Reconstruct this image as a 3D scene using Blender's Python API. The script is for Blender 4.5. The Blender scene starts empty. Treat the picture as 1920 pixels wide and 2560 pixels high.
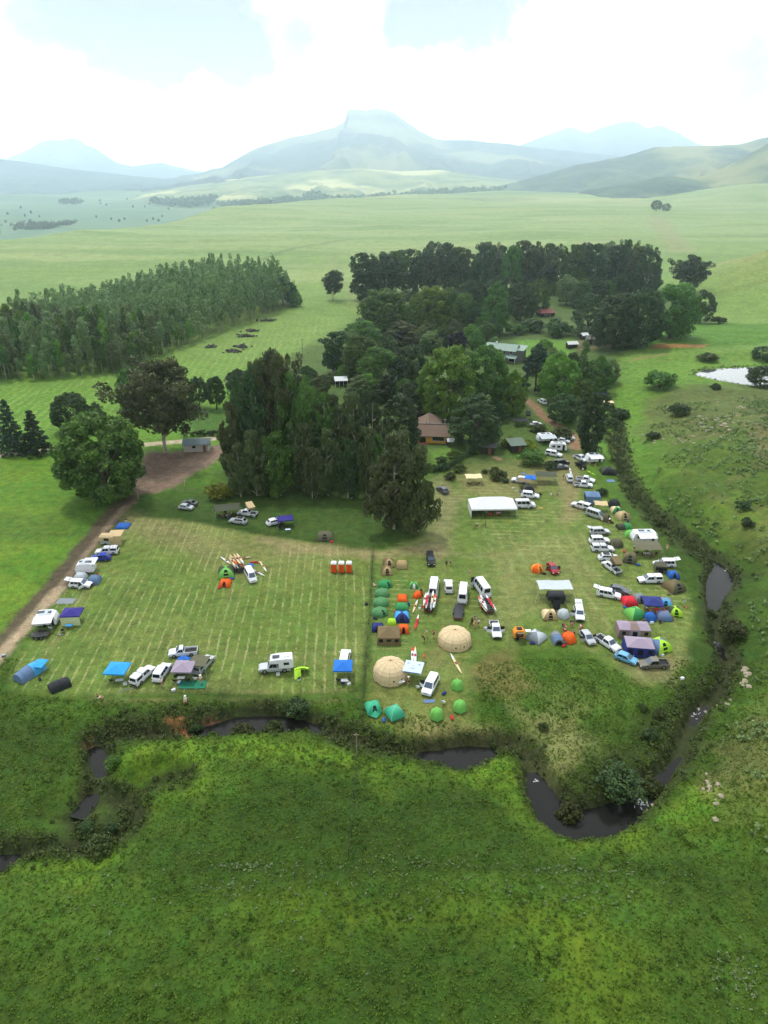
import bpy, math, random
import numpy as np
from mathutils import Vector, Matrix
R = math.radians
SC = bpy.context.scene
COL = SC.collection
rng = np.random.default_rng(7)
random.seed(7)

# ------------------------------------------------------------------ camera
PITCH = R(25.6); CAMH = 76.0; FPX = 1775.0; CX, CY = 960.0, 1280.0
cam_d = bpy.data.cameras.new("camera"); cam = bpy.data.objects.new("camera", cam_d); COL.objects.link(cam)
cam_d.sensor_fit = 'VERTICAL'; cam_d.sensor_height = 36.0; cam_d.lens = 36.0 * FPX / 2560.0
cam_d.clip_start = 0.5; cam_d.clip_end = 60000
cam.location = (0, 0, CAMH); cam.rotation_euler = (R(90) - PITCH, 0, 0)
SC.camera = cam

# ------------------------------------------------------------------ view, sky, sun
SC.view_settings.view_transform = 'Standard'; SC.view_settings.look = 'None'
SC.view_settings.exposure = 0.0; SC.view_settings.gamma = 1.0; SC.view_settings.use_curve_mapping = False
SC.cycles.use_denoising = True
SC.cycles.max_bounces = 6; SC.cycles.diffuse_bounces = 3; SC.cycles.glossy_bounces = 2
SC.cycles.transmission_bounces = 3; SC.cycles.volume_bounces = 2; SC.cycles.transparent_max_bounces = 6
SUN_EL, SUN_AZ = 66.0, -28.0          # ahead of the camera and to its left, behind thin cloud
sun_d = bpy.data.lights.new("sun", 'SUN'); sun = bpy.data.objects.new("sun", sun_d); COL.objects.link(sun)
sun_d.energy = 2.6; sun_d.angle = R(6); sun_d.color = (1.0, 0.95, 0.87)
sdir = Vector((math.sin(R(SUN_AZ)) * math.cos(R(SUN_EL)), math.cos(R(SUN_AZ)) * math.cos(R(SUN_EL)), math.sin(R(SUN_EL))))
sun.rotation_euler = sdir.to_track_quat('Z', 'Y').to_euler()
sun.location = (0, 0, 300)

def camray(px, py):
    u = (px - CX) / FPX; v = (CY - py) / FPX
    return np.array([u, math.cos(PITCH) + v * math.sin(PITCH), -math.sin(PITCH) + v * math.cos(PITCH)])

W = bpy.data.worlds.new("World"); SC.world = W; W.use_nodes = True
nt = W.node_tree; nt.nodes.clear()
def N(t, typ, **kw):
    n = t.nodes.new(typ)
    for k, v in kw.items():
        if hasattr(n, k): setattr(n, k, v)
        else: n.inputs[k].default_value = v
    return n
def L(t, a, b): t.links.new(a, b)
def math_node(t, op, a, b=None, clamp=False):
    n = t.nodes.new('ShaderNodeMath'); n.operation = op; n.use_clamp = clamp
    for i, x in enumerate((a, b)):
        if x is None: continue
        if isinstance(x, (int, float)): n.inputs[i].default_value = x
        else: t.links.new(x, n.inputs[i])
    return n.outputs[0]
def mixc(t, fac, a, b, blend='MIX'):
    n = t.nodes.new('ShaderNodeMix'); n.data_type = 'RGBA'; n.blend_type = blend
    for s, x in ((0, fac), (6, a), (7, b)):
        if isinstance(x, (int, float)): n.inputs[s].default_value = x
        elif isinstance(x, tuple): n.inputs[s].default_value = (*x, 1) if len(x) == 3 else x
        else: t.links.new(x, n.inputs[s])
    return n.outputs[2]
def smooth_map(t, x, lo, hi):
    n = t.nodes.new('ShaderNodeMapRange'); n.interpolation_type = 'SMOOTHSTEP'; n.clamp = True
    L(t, x, n.inputs[0]); n.inputs[1].default_value = lo; n.inputs[2].default_value = hi
    return n.outputs[0]
tc = N(nt, 'ShaderNodeTexCoord')
wn = N(nt, 'ShaderNodeTexNoise', Scale=3.2, Detail=6.0, Roughness=.6); L(nt, tc.outputs['Generated'], wn.inputs['Vector'])
wv = nt.nodes.new('ShaderNodeVectorMath'); wv.operation = 'MULTIPLY_ADD'; L(nt, wn.outputs['Color'], wv.inputs[0]); wv.inputs[1].default_value = (.34, .34, .34); 
wo_ = nt.nodes.new('ShaderNodeVectorMath'); wo_.operation = 'ADD'; L(nt, tc.outputs['Generated'], wo_.inputs[0]); wo_.inputs[1].default_value = (-.17, -.17, -.17); L(nt, wo_.outputs[0], wv.inputs[2])
wnrm = nt.nodes.new('ShaderNodeVectorMath'); wnrm.operation = 'NORMALIZE'; L(nt, wv.outputs[0], wnrm.inputs[0])
sky = N(nt, 'ShaderNodeTexSky'); sky.sky_type = 'NISHITA'; sky.sun_disc = False
sky.sun_elevation = R(SUN_EL); sky.sun_rotation = R(SUN_AZ); sky.altitude = 1500; sky.dust_density = 3.0
# the cloud deck: white, with greyer bases where the cloud is thick
def dirdot(v, warp=True):
    d = nt.nodes.new('ShaderNodeVectorMath'); d.operation = 'DOT_PRODUCT'
    L(nt, wnrm.outputs[0] if warp else tc.outputs['Generated'], d.inputs[0]); v = np.array(v) / np.linalg.norm(v); d.inputs[1].default_value = v
    return d.outputs['Value']
nz = N(nt, 'ShaderNodeTexNoise', Scale=5.5, Detail=7.0, Roughness=0.55); L(nt, tc.outputs['Generated'], nz.inputs['Vector'])
nz2 = N(nt, 'ShaderNodeTexNoise', Scale=2.2, Detail=5.0, Roughness=0.5); L(nt, tc.outputs['Generated'], nz2.inputs['Vector'])
dens = None
for (px, py, rad, amp) in ((400, 10, 5.0, 1.1), (620, 10, 5.5, 1.1), (500, 70, 3.2, .8), (150, 110, 3.8, 1.0), (1150, -30, 5.0, 1.15), (980, 10, 3.6, .8), (1860, 190, 5.0, .75), (1450, 30, 3.5, .5), (1700, 60, 3, .4)):
    s = math_node(nt, 'MULTIPLY', smooth_map(nt, dirdot(camray(px, py)), math.cos(R(rad * 1.3)), math.cos(R(rad * .2))), amp)
    dens = s if dens is None else math_node(nt, 'ADD', dens, s)
edge = math_node(nt, 'MULTIPLY', math_node(nt, 'SUBTRACT', nz.outputs[0], 0.5), 1.9)
thick = smooth_map(nt, math_node(nt, 'ADD', dens, edge), 0.30, 1.35)
high = smooth_map(nt, math_node(nt, 'ADD', nz2.outputs[0], math_node(nt, 'MULTIPLY', math_node(nt, 'SUBTRACT', nz.outputs[0], .5), .6)), 0.45, 0.75)
white = mixc(nt, high, (10.2, 10.3, 10.3), (9.0, 9.35, 9.5))
glow = math_node(nt, 'POWER', math_node(nt, 'MAXIMUM', dirdot(camray(760, 330), False), 0.0), 3.0)   # cloud lit from behind by the sun
white = mixc(nt, 1.0, white, mixc(nt, math_node(nt, 'MULTIPLY', glow, 1.0, True), (1, 1, 1), (3.0, 3.0, 2.95)), 'MULTIPLY')
zs = N(nt, 'ShaderNodeSeparateXYZ'); L(nt, tc.outputs['Generated'], zs.inputs[0])
lowf = math_node(nt, 'MULTIPLY', math_node(nt, 'SUBTRACT', 1.0, smooth_map(nt, zs.outputs[2], .05, .50)), smooth_map(nt, zs.outputs[1], -.2, .7))   # brightest low down, towards the sun's side
white = mixc(nt, 1.0, white, mixc(nt, lowf, (1, 1, 1), (2.5, 2.5, 2.47)), 'MULTIPLY')
thick = math_node(nt, 'SUBTRACT', 1.0, math_node(nt, 'POWER', math_node(nt, 'SUBTRACT', 1.0, thick), 2.6))
cloud = mixc(nt, thick, white, (2.2, 2.0, 1.9))
skyc = mixc(nt, 0.96, sky.outputs[0], cloud)      # a little of the clear sky through the cloud
bg = N(nt, 'ShaderNodeBackground', Strength=0.1); L(nt, skyc, bg.inputs[0])
wo = N(nt, 'ShaderNodeOutputWorld'); L(nt, bg.outputs[0], wo.inputs[0])

# ------------------------------------------------------------------ small helpers
def lin(c):
    return tuple(((x / 255) / 12.92 if x / 255 <= .04045 else ((x / 255 + .055) / 1.055) ** 2.4) for x in c)
MATS = {}
def mat(name, c, rough=.6, metal=0.0, vary=.18, scale=3.0, spec=.4, bump=0.0):
    """plain procedural material: base colour with some noise"""
    if name in MATS: return MATS[name]
    m = bpy.data.materials.new(name); m.use_nodes = True; t = m.node_tree
    b = t.nodes['Principled BSDF']; b.inputs['Roughness'].default_value = rough; b.inputs['Metallic'].default_value = metal
    b.inputs['Specular IOR Level'].default_value = spec
    g = N(t, 'ShaderNodeTexCoord'); n = N(t, 'ShaderNodeTexNoise', Scale=scale, Detail=4.0); L(t, g.outputs['Object'], n.inputs['Vector'])
    c = lin(c)
    L(t, mixc(t, n.outputs[0], tuple(x * (1 - vary) for x in c), tuple(min(1, x * (1 + vary)) for x in c)), b.inputs['Base Color'])
    if bump:
        bp = N(t, 'ShaderNodeBump', Strength=bump, Distance=.05); L(t, n.outputs[0], bp.inputs['Height']); L(t, bp.outputs[0], b.inputs['Normal'])
    MATS[name] = m
    return m

class MB:
    """collects shapes; build() makes ONE mesh"""
    def __init__(s): s.v = []; s.f = []; s.m = []; s.cur = 0; s.sm = []; s.smooth = False
    def add(s, vs, fs):
        k = len(s.v); s.v += [tuple(map(float, p)) for p in vs]
        for f in fs: s.f.append(tuple(i + k for i in f)); s.m.append(s.cur); s.sm.append(s.smooth)
        return s
    def box(s, c, d, rz=0.0, taper=1.0):
        x, y, z = d[0] / 2, d[1] / 2, d[2] / 2; P = []
        for zz, k in ((-z, 1), (z, taper)):
            for a, b in ((-x, -y), (x, -y), (x, y), (-x, y)):
                a, b = a * k, b * k
                P.append((c[0] + a * math.cos(rz) - b * math.sin(rz), c[1] + a * math.sin(rz) + b * math.cos(rz), c[2] + zz))
        return s.add(P, [(3, 2, 1, 0), (4, 5, 6, 7), (0, 1, 5, 4), (1, 2, 6, 5), (2, 3, 7, 6), (3, 0, 4, 7)])
    def tube(s, p, q, r0, r1=None, n=6):
        r1 = r0 if r1 is None else r1
        p, q = Vector(p), Vector(q); d = (q - p)
        if d.length < 1e-6: return s
        d.normalize(); a = d.orthogonal().normalized(); b = d.cross(a)
        P = [tuple(c + (a * math.cos(2 * math.pi * i / n) + b * math.sin(2 * math.pi * i / n)) * r) for c, r in ((p, r0), (q, r1)) for i in range(n)]
        F = [(i, (i + 1) % n, n + (i + 1) % n, n + i) for i in range(n)] + [tuple(range(n))[::-1], tuple(range(n, 2 * n))]
        return s.add(P, F)
    def path(s, pts, r, n=5):
        for a, b in zip(pts[:-1], pts[1:]): s.tube(a, b, r, r, n)
        return s
    def loft(s, rings, cap0=True, cap1=True, closed=True):
        n = len(rings[0]); P = [p for r in rings for p in r]; F = []
        for k in range(len(rings) - 1):
            for i in range(n if closed else n - 1):
                j = (i + 1) % n; F.append((k * n + i, k * n + j, (k + 1) * n + j, (k + 1) * n + i))
        if cap0: F.append(tuple(range(n))[::-1])
        if cap1: F.append(tuple((len(rings) - 1) * n + i for i in range(n)))
        return s.add(P, F)
    def sheet(s, pts, t=.02):
        """a polygon with thickness t along its normal"""
        P = [Vector(p) for p in pts]; nrm = (P[1] - P[0]).cross(P[2] - P[0])
        if nrm.length < 1e-9: nrm = Vector((0, 0, 1))
        nrm.normalize(); n = len(P); Q = [p - nrm * t for p in P]
        F = [tuple(range(n)), tuple(range(n, 2 * n))[::-1]] + [(i, n + i, n + (i + 1) % n, (i + 1) % n) for i in range(n)]
        return s.add([tuple(p) for p in P + Q], F)
    def mesh(s, name, nm=1):
        me = bpy.data.meshes.new(name); me.from_pydata(s.v, [], s.f)
        me.polygons.foreach_set('material_index', s.m); me.polygons.foreach_set('use_smooth', s.sm)
        me.update(); return me
    def build(s, name, mats, parent=None):
        me = s.mesh(name)
        for m in (mats if isinstance(mats, (list, tuple)) else [mats]): me.materials.append(m)
        o = bpy.data.objects.new(name, me); COL.objects.link(o)
        if parent: o.parent = parent
        return o
def np_mesh(name, V, F, tone=None, m=None, smooth=False):
    """numpy verts (n,3) and faces (k,4 or 3) to a mesh, fast"""
    me = bpy.data.meshes.new(name); V = np.asarray(V, np.float32); F = np.asarray(F, np.int32); k = F.shape[1]
    me.vertices.add(len(V)); me.vertices.foreach_set('co', V.ravel())
    me.loops.add(F.size); me.loops.foreach_set('vertex_index', F.ravel())
    me.polygons.add(len(F)); me.polygons.foreach_set('loop_start', np.arange(0, F.size, k, dtype=np.int32))
    if smooth: me.polygons.foreach_set('use_smooth', np.ones(len(F), bool))
    if tone is not None:
        a = me.attributes.new('tone', 'FLOAT', 'POINT'); a.data.foreach_set('value', np.asarray(tone, np.float32))
    me.update(calc_edges=True); me.validate()
    if m: me.materials.append(m)
    return me
def link(name, me, parent=None):
    o = bpy.data.objects.new(name, me); COL.objects.link(o)
    if parent: o.parent = parent
    return o
def tag(o, label=None, cat=None, group=None, kind=None):
    if label: o['label'] = label
    if cat: o['category'] = cat
    if group: o['group'] = group
    if kind: o['kind'] = kind
    return o
def empty(name, loc, rz=0.0, scale=(1, 1, 1)):
    o = bpy.data.objects.new(name, None); COL.objects.link(o); o.empty_display_size = .3
    o.location = loc; o.rotation_euler = (0, 0, rz); o.scale = scale
    return o
# ------------------------------------------------------------------ terrain
def flat(px, py, z=0.0):
    """where the sight line of a photo pixel meets the level z"""
    d = camray(px, py); t = (z - CAMH) / d[2]
    return d[0] * t, d[1] * t
def hash2(ix, iy, s):
    h = (ix.astype(np.int64) * 374761393 + iy.astype(np.int64) * 668265263 + s * 974711) & 0x7fffffff
    h = ((h ^ (h >> 13)) * 1274126177) & 0x7fffffff
    return ((h ^ (h >> 16)) & 0xffff) / 65535.0
def vnoise(x, y, s=0):
    x = np.asarray(x, float); y = np.asarray(y, float)
    ix = np.floor(x); iy = np.floor(y); fx = x - ix; fy = y - iy
    fx = fx * fx * (3 - 2 * fx); fy = fy * fy * (3 - 2 * fy)
    a = hash2(ix, iy, s); b = hash2(ix + 1, iy, s); c = hash2(ix, iy + 1, s); d = hash2(ix + 1, iy + 1, s)
    return (a * (1 - fx) + b * fx) * (1 - fy) + (c * (1 - fx) + d * fx) * fy
def fbm(x, y, s=0, o=4):
    r = 0; a = .5; k = 0
    for i in range(o):
        r = r + a * vnoise(x, y, s + i * 17); k += a; x = np.asarray(x) * 2.03; y = np.asarray(y) * 2.03; a *= .5
    return r / k
def sst(x, a, b):
    t = np.clip((x - a) / (b - a), 0, 1); return t * t * (3 - 2 * t)
def seg_dist(X, Y, pts, vals=None):
    """distance to a polyline, and the value interpolated along it"""
    best = np.full(X.shape, 1e9); bv = np.zeros(X.shape)
    for i in range(len(pts) - 1):
        ax, ay = pts[i]; bx, by = pts[i + 1]; dx, dy = bx - ax, by - ay
        t = np.clip(((X - ax) * dx + (Y - ay) * dy) / (dx * dx + dy * dy + 1e-9), 0, 1)
        d = np.hypot(X - ax - t * dx, Y - ay - t * dy); m = d < best
        best = np.where(m, d, best)
        if vals is not None: bv = np.where(m, vals[i] * (1 - t) + vals[i + 1] * t, bv)
    return best, bv
def poly_sd(X, Y, P, pad=30.0):
    """signed distance to a polygon, negative inside (1e3 far away)"""
    P = np.array(P); out = np.full(X.shape, 1e3)
    lo = P.min(0) - pad; hi = P.max(0) + pad
    m = (X > lo[0]) & (X < hi[0]) & (Y > lo[1]) & (Y < hi[1])
    if not m.any(): return out
    x, y = X[m], Y[m]; d, _ = seg_dist(x, y, list(map(tuple, P)) + [tuple(P[0])]); ins = np.zeros(x.shape, bool)
    for i in range(len(P)):
        (x0, y0), (x1, y1) = P[i], P[(i + 1) % len(P)]
        c = ((y0 > y) != (y1 > y)) & (x < (x1 - x0) * (y - y0) / (y1 - y0 + 1e-12) + x0); ins ^= c
    out[m] = np.where(ins, -d, d); return out
def G(pts, z=0.0): return [flat(a, b, z) for a, b in pts]

WATER_Z = -2.55
STREAM_PX = [(1490, 985, .3), (1545, 1060, .3), (1553, 1130, .3), (1562, 1190, .4), (1590, 1240, .4), (1640, 1295, .4), (1700, 1345, .5), (1760, 1392, .6),
    (1800, 1415, .7), (1804, 1440, 2.0), (1798, 1462, 2.2), (1785, 1495, 1.2), (1783, 1540, .45), (1788, 1590, .60), (1797, 1620, .66), (1818, 1660, .62), (1815, 1695, .45),
    (1790, 1745, .60), (1742, 1790, .66), (1716, 1840, .60), (1700, 1895, .63), (1658, 1945, .64), (1610, 1990, 1.0), (1550, 2036, 1.7), (1490, 2062, 2.2), (1430, 2066, 2.1),
    (1385, 2042, 2.0), (1352, 1985, 1.6), (1330, 1930, .6), (1305, 1890, .4), (1280, 1872, .4), (1235, 1878, .6), (1190, 1890, 1.9), (1140, 1900, 2.2), (1090, 1895, 1.2), (1030, 1893, .5),
    (950, 1880, .4), (870, 1862, .4), (820, 1840, .5), (780, 1822, .8), (730, 1815, 1.6), (650, 1815, 2.0), (590, 1818, 1.9), (545, 1828, 1.4), (480, 1838, .6),
    (400, 1845, .6), (320, 1850, .5), (262, 1858, .5), (237, 1880, .8), (250, 1905, 1.0), (254, 1930, .8), (244, 1962, .4), (217, 2016, .3), (192, 2046, .3)]
STREAM = [flat(a, b, WATER_Z) for a, b, w in STREAM_PX]; STREAM_W = [w for a, b, w in STREAM_PX]
LOOP_PX = [(285, 1998, .1), (338, 2022, .1), (348, 2058, .2), (304, 2098, .2), (228, 2138, .2), (146, 2126, .2), (54, 2146, .6), (0, 2166, 1.6), (-60, 2180, 2.0), (-200, 2210, 2.0)]
LOOP = [flat(a, b, WATER_Z) for a, b, w in LOOP_PX]; LOOP_W = [w for a, b, w in LOOP_PX]
OX = flat(402, 1938, -1.5)
# x of the foot of the rocky hillside as a function of y
FOOT_PX = [(2100, 2500), (1960, 2300), (1800, 2110), (1690, 2000), (1740, 1900), (1770, 1810), (1840, 1730), (1850, 1620), (1830, 1520), (1850, 1440), (1800, 1390), (1720, 1330), (1640, 1260), (1590, 1190), (1580, 1120), (1570, 1050), (1560, 1000)]
_f = sorted([flat(a, b)[::-1] for a, b in FOOT_PX]); FOOT_Y = [a for a, b in _f]; FOOT_X = [b for a, b in _f]
POND_C = flat(1845, 940, 3.2); POND_Z = 3.2
POND = [flat(a, b, POND_Z) for a, b in ((1735, 938), (1760, 924), (1830, 920), (1905, 917), (1960, 915), (2060, 925), (2060, 975), (1990, 978), (1910, 966), (1860, 962), (1800, 952))]
EDGE = [(-4000, 700), (-900, 880)] + G([(-150, 622), (0, 612), (150, 593), (240, 570), (420, 552), (560, 527), (640, 510), (760, 502), (960, 494), (1240, 480)]) + [(2200, 3400), (6000, 4200)]
_ex = [a for a, b in EDGE]; _ey = [b for a, b in EDGE]

def terrain(X, Y, trench=True):
    X = np.asarray(X, float); Y = np.asarray(Y, float)
    far = sst(Y, 250, 900)
    z = (fbm(X / 45, Y / 45, 3) - .5) * 1.0 * sst(np.abs(Y - 120), 30, 120) + (fbm(X / 420, Y / 420, 9) - .5) * 26 * far
    z = z + (fbm(X / 9, Y / 9, 5) - .5) * .25
    # hillside right of the stream
    d = X - np.interp(Y, FOOT_Y, FOOT_X)
    rise = 13 * (1 - np.exp(-np.clip(d, 0, None) / 34)) + (fbm(X / 11, Y / 11, 21) - .5) * 2.2 * sst(d, 4, 20)
    z = z + np.where(d > 0, rise, 0) * (1 - .45 * sst(Y, 200, 245)) * (1 - sst(Y, 330, 420))
    # the spur at far right, and the plain rising to the right
    z = z + (40 + 9 * (fbm(X / 40, Y / 40, 24) - .5)) * np.exp(-((X - 312) / 70) ** 2 - ((Y - 500) / 95) ** 2)
    z = z + 45 * np.exp(-((X - 1250) / 260) ** 2 - ((Y - 2500) / 330) ** 2)
    # the plain ends; a lower valley lies beyond it
    e = Y - np.interp(X, _ex, _ey)
    z = z - (75 - 32 * sst(X, -300, 500)) * sst(e, -10, 260) + np.where(e > 0, (fbm(X / 900, Y / 900, 31) - .42) * 110 * sst(e, 1700, 3600), 0)
    # pond
    m = (np.abs(X - POND_C[0]) < 120) & (np.abs(Y - POND_C[1]) < 100)
    if np.any(m):
        sd = poly_sd(X, Y, POND); z = np.where(sd < 18, z + (POND_Z + .5 - z) * (1 - sst(sd, 6, 18)), z); z = z - 1.6 * (1 - sst(sd, -2.0, 2.0))
    if trench:
        n = X.shape
        m = (Y > 50) & (Y < 330) & (X > -140) & (X < 140)
        if np.any(m):
            x, y = X[m], Y[m]; w = (fbm(x / 3.2, y / 3.2, 41) - .5) * 2.4
            d1, w1 = seg_dist(x, y, STREAM, STREAM_W); d2, w2 = seg_dist(x, y, LOOP, LOOP_W)
            up = 1 - .35 * sst(y, 165, 210)
            wn = np.where(d1 < d2, w1, w2); deep = .60 + .40 * sst(wn, .45, .8); d1 = np.maximum(d1 - w1, 0); d2 = np.maximum(d2 - w2, 0); dd = np.minimum(d1, d2)
            dd = np.maximum(dd + w * sst(dd, .3, 2.5), 0)
            # terrain falls gently to the stream, then drops down the banks
            zz = z[m] * sst(dd, 1.0, 9) - .9 * np.exp(-(dd / 5.5) ** 2) * up - 2.05 * deep * (1 - sst(dd, .0, 1.5)) * up
            q = np.hypot((x - OX[0]) / 5.6, (y - OX[1]) / 3.0) + (fbm(x / 2.5, y / 2.5, 43) - .5) * .5
            zz = zz - 1.9 * (1 - sst(q, .55, 1.05))
            q = np.hypot((x - LOOP[1][0] + 6) / 7.5, (y - LOOP[2][1] - .5) / 5.0) + (fbm(x / 2.5, y / 2.5, 44) - .5) * .5
            zz = zz - 1.3 * (1 - sst(q, .5, 1.1))
            z = z.copy(); z[m] = zz
    return z
def tz(x, y): return float(terrain(np.array([x]), np.array([y]))[0])
def gp(px, py):
    """the point of the ground seen at a photo pixel"""
    d = camray(px, py)
    if d[2] > -0.004: raise ValueError((px, py))
    t = np.linspace(30, min(6000, 1.3 * CAMH / -d[2] + 60), 2600); p = d[None] * t[:, None]; h = CAMH + p[:, 2] - terrain(p[:, 0], p[:, 1], False)
    k = int(np.argmax(h <= 0)) if (h <= 0).any() else len(t) - 1
    if k: a, b = h[k - 1], h[k]; tt = t[k - 1] + (t[k] - t[k - 1]) * a / (a - b + 1e-9)
    else: tt = t[0]
    x, y = d[0] * tt, d[1] * tt
    return x, y, tz(x, y)
def zdepth(x, y, z=0.0): return y * math.cos(PITCH) + (CAMH - z) * math.sin(PITCH)
def height_to(x, y, z, ytop):
    """height of an upright thing standing at x, y, z whose top shows at photo row ytop"""
    d = camray(CX, ytop); return CAMH + d[2] / d[1] * y - z

def lines(fine0, fine1, step, grow, lo, hi):
    a = list(np.arange(fine0, fine1 + 1e-6, step)); s = step
    while a[-1] < hi: s *= grow; a.append(a[-1] + s)
    s = step; b = [fine0]
    while b[-1] > lo: s *= grow; b.append(b[-1] - s)
    return np.array(b[1:][::-1] + a)
gx = lines(-112, 118, .75, 1.034, -19000, 19000); gy = lines(34, 290, .75, 1.02, -600, 19000)
GX, GY = np.meshgrid(gx, gy); X = GX.ravel(); Y = GY.ravel()
Z = terrain(X, Y)
# ---- what grows where: one base colour per vertex (the ground's own colour, with valley mist tinted in)
def mixv(c, m, col): return c * (1 - m[:, None]) + np.array(col)[None] * m[:, None]
def pmask(pts, soft, noise=0.0, nsc=4.0, seed=50):
    sd = poly_sd(X, Y, G(pts)) + (fbm(X / nsc, Y / nsc, seed, 3) - .5) * noise * 2
    return 1 - sst(sd, -soft, soft)
def lmask(pts, w, soft, noise=0.0, seed=60):
    d, _ = seg_dist(X, Y, G(pts)); d = d + (fbm(X / 3, Y / 3, seed, 3) - .5) * noise * 2
    return 1 - sst(d, w - soft, w + soft)
near = (Y > 20) & (Y < 330) & (np.abs(X) < 170)
C_LONG = (.034, .072, .008); C_LUSH = (.056, .115, .013); C_DEEP = (.023, .048, .008)
C_MOWN = (.118, .168, .036); C_MEAD = (.095, .200, .022); C_PAST = (.140, .222, .050); C_FAR = (.185, .258, .092)
C_DRY = (.25, .22, .085); C_SCRUB = (.030, .046, .011); C_EARTH = (.155, .100, .062); C_SAND = (.26, .205, .135); C_RED = (.30, .12, .055)
col = np.tile(np.array(C_LONG), (len(X), 1))
n1 = fbm(X / 22, Y / 13, 70); n2 = fbm(X / 6, Y / 5, 71); n3 = fbm(X / 60, Y / 30, 72)
col = mixv(col, sst(n1 + .35 * (n2 - .5), .46, .66) * .75, C_LUSH)
col = mixv(col, sst(n3 + .3 * (n2 - .5), .52, .72) * .6, C_DEEP)
col = mixv(col, pmask([(0, 2180), (60, 2150), (230, 2150), (330, 2100), (380, 2000), (300, 1960), (270, 1930), (290, 1890), (360, 1860), (470, 1850), (760, 1835), (900, 1885), (1060, 1905), (1280, 1895), (1320, 1960), (1350, 2030), (1420, 2090), (1500, 2085), (1620, 2020), (1720, 1960), (1800, 1990), (1700, 2080), (1560, 2130), (1400, 2130), (1280, 2060), (1180, 1985), (900, 1960), (700, 1900), (520, 1900), (520, 1960), (420, 2000), (380, 2090), (260, 2180), (120, 2200)], 2.0, 2.5) * .85 * sst(n2, .2, .6), (.094, .172, .013))
for pts, s, nz_, c, k in (
    ([(620, 1990), (900, 1940), (1150, 1960), (1330, 2080), (1500, 2140), (1700, 2130), (1990, 2120), (1990, 2200), (1500, 2180), (1000, 2160), (600, 2150), (360, 2160), (400, 2060)], 5, 5, (.024, .052, .008), .75),
    ([(560, 2260), (900, 2270), (1180, 2250), (1420, 2270), (1440, 2330), (1000, 2330), (600, 2320)], 4, 4, (.085, .145, .009), .65), ([(1420, 2330), (1600, 2380), (1640, 2600), (1440, 2600), (1380, 2420)], 3, 3, (.085, .135, .009), .6),
    ([(1700, 2200), (2100, 2200), (2100, 2700), (1700, 2700)], 4, 4, (.032, .060, .009), .4), ([(-100, 2400), (330, 2420), (300, 2700), (-100, 2700)], 4, 4, (.032, .062, .009), .4), ([(850, 2320), (1250, 2330), (1280, 2450), (900, 2460)], 4, 4, (.028, .062, .008), .6),
    ([(0, 1760), (180, 1800), (190, 2000), (120, 2090), (-80, 2110), (-80, 1800)], 3, 3, (.032, .062, .010), .6)):
    col = mixv(col, pmask(pts, s, nz_, 7.0) * k, c)
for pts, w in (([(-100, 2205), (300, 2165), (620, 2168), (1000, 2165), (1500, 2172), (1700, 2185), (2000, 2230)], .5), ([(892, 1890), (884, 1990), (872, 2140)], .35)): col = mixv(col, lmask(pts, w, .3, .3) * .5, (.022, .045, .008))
# beyond the camp: meadow, pasture, plain
col = mixv(col, sst(Y, 150, 215), C_MEAD)
col = mixv(col, sst(Y, 230, 380), C_PAST)
col = mixv(col, sst(Y, 520, 1100), C_FAR)
fs = fbm(X / 160, Y / 60, 73); col = mixv(col, sst(fs, .5, .72) * .5 * sst(Y, 300, 600), (.26, .30, .12))
fs = fbm(X / 90, Y / 45, 74); col = mixv(col, sst(fs, .56, .7) * .45 * sst(Y, 300, 600), (.10, .19, .045))
fs = fbm(X / 500, Y / 300, 75); col = mixv(col, sst(fs, .52, .6) * .55 * sst(Y, 1500, 2600), (.34, .33, .14))
fs = fbm(X / 350, Y / 350, 76); col = mixv(col, sst(fs, .54, .62) * .5 * sst(Y, 1500, 2600), (.07, .13, .06))
ev = Y - np.interp(X, _ex, _ey); vm = sst(ev, 30, 260) * (1 - sst(X, -150, 500))
col = mixv(col, vm * .8, (.070, .150, .090)); col = mixv(col, vm * sst(fbm(X / 260, Y / 330, 77), .52, .62) * .6, (.17, .24, .11))  # bluish tint painted in for the mist over the left valley
col = mixv(col, np.exp(-((ev - 5) / 22) ** 2) * (1 - sst(X, 100, 500)) * sst(fbm(X / 60, Y / 60, 79), .35, .6) * .7, (.13, .15, .07))
st = fbm(X / 420 + .3 * Y / 420, Y / 38, 82, 5); fm = sst(Y, 480, 800) * (1 - sst(Y, 2300, 2800)); col = mixv(col, sst(st, .54, .66) * .35 * fm, (.105, .175, .060)); col = mixv(col, sst(1 - st, .56, .68) * .3 * fm, (.26, .30, .14))
# left meadow
m = pmask([(-300, 1135), (100, 1140), (240, 1150), (290, 1255), (150, 1430), (0, 1580), (-300, 1800)], 2.5, 2)
col = mixv(col, m, (.078, .165, .014)); col = mixv(col, m * sst(n1, .45, .65) * .6, (.125, .20, .018)); col = mixv(col, m * sst(n3, .55, .7) * .5, (.05, .105, .015))
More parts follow.
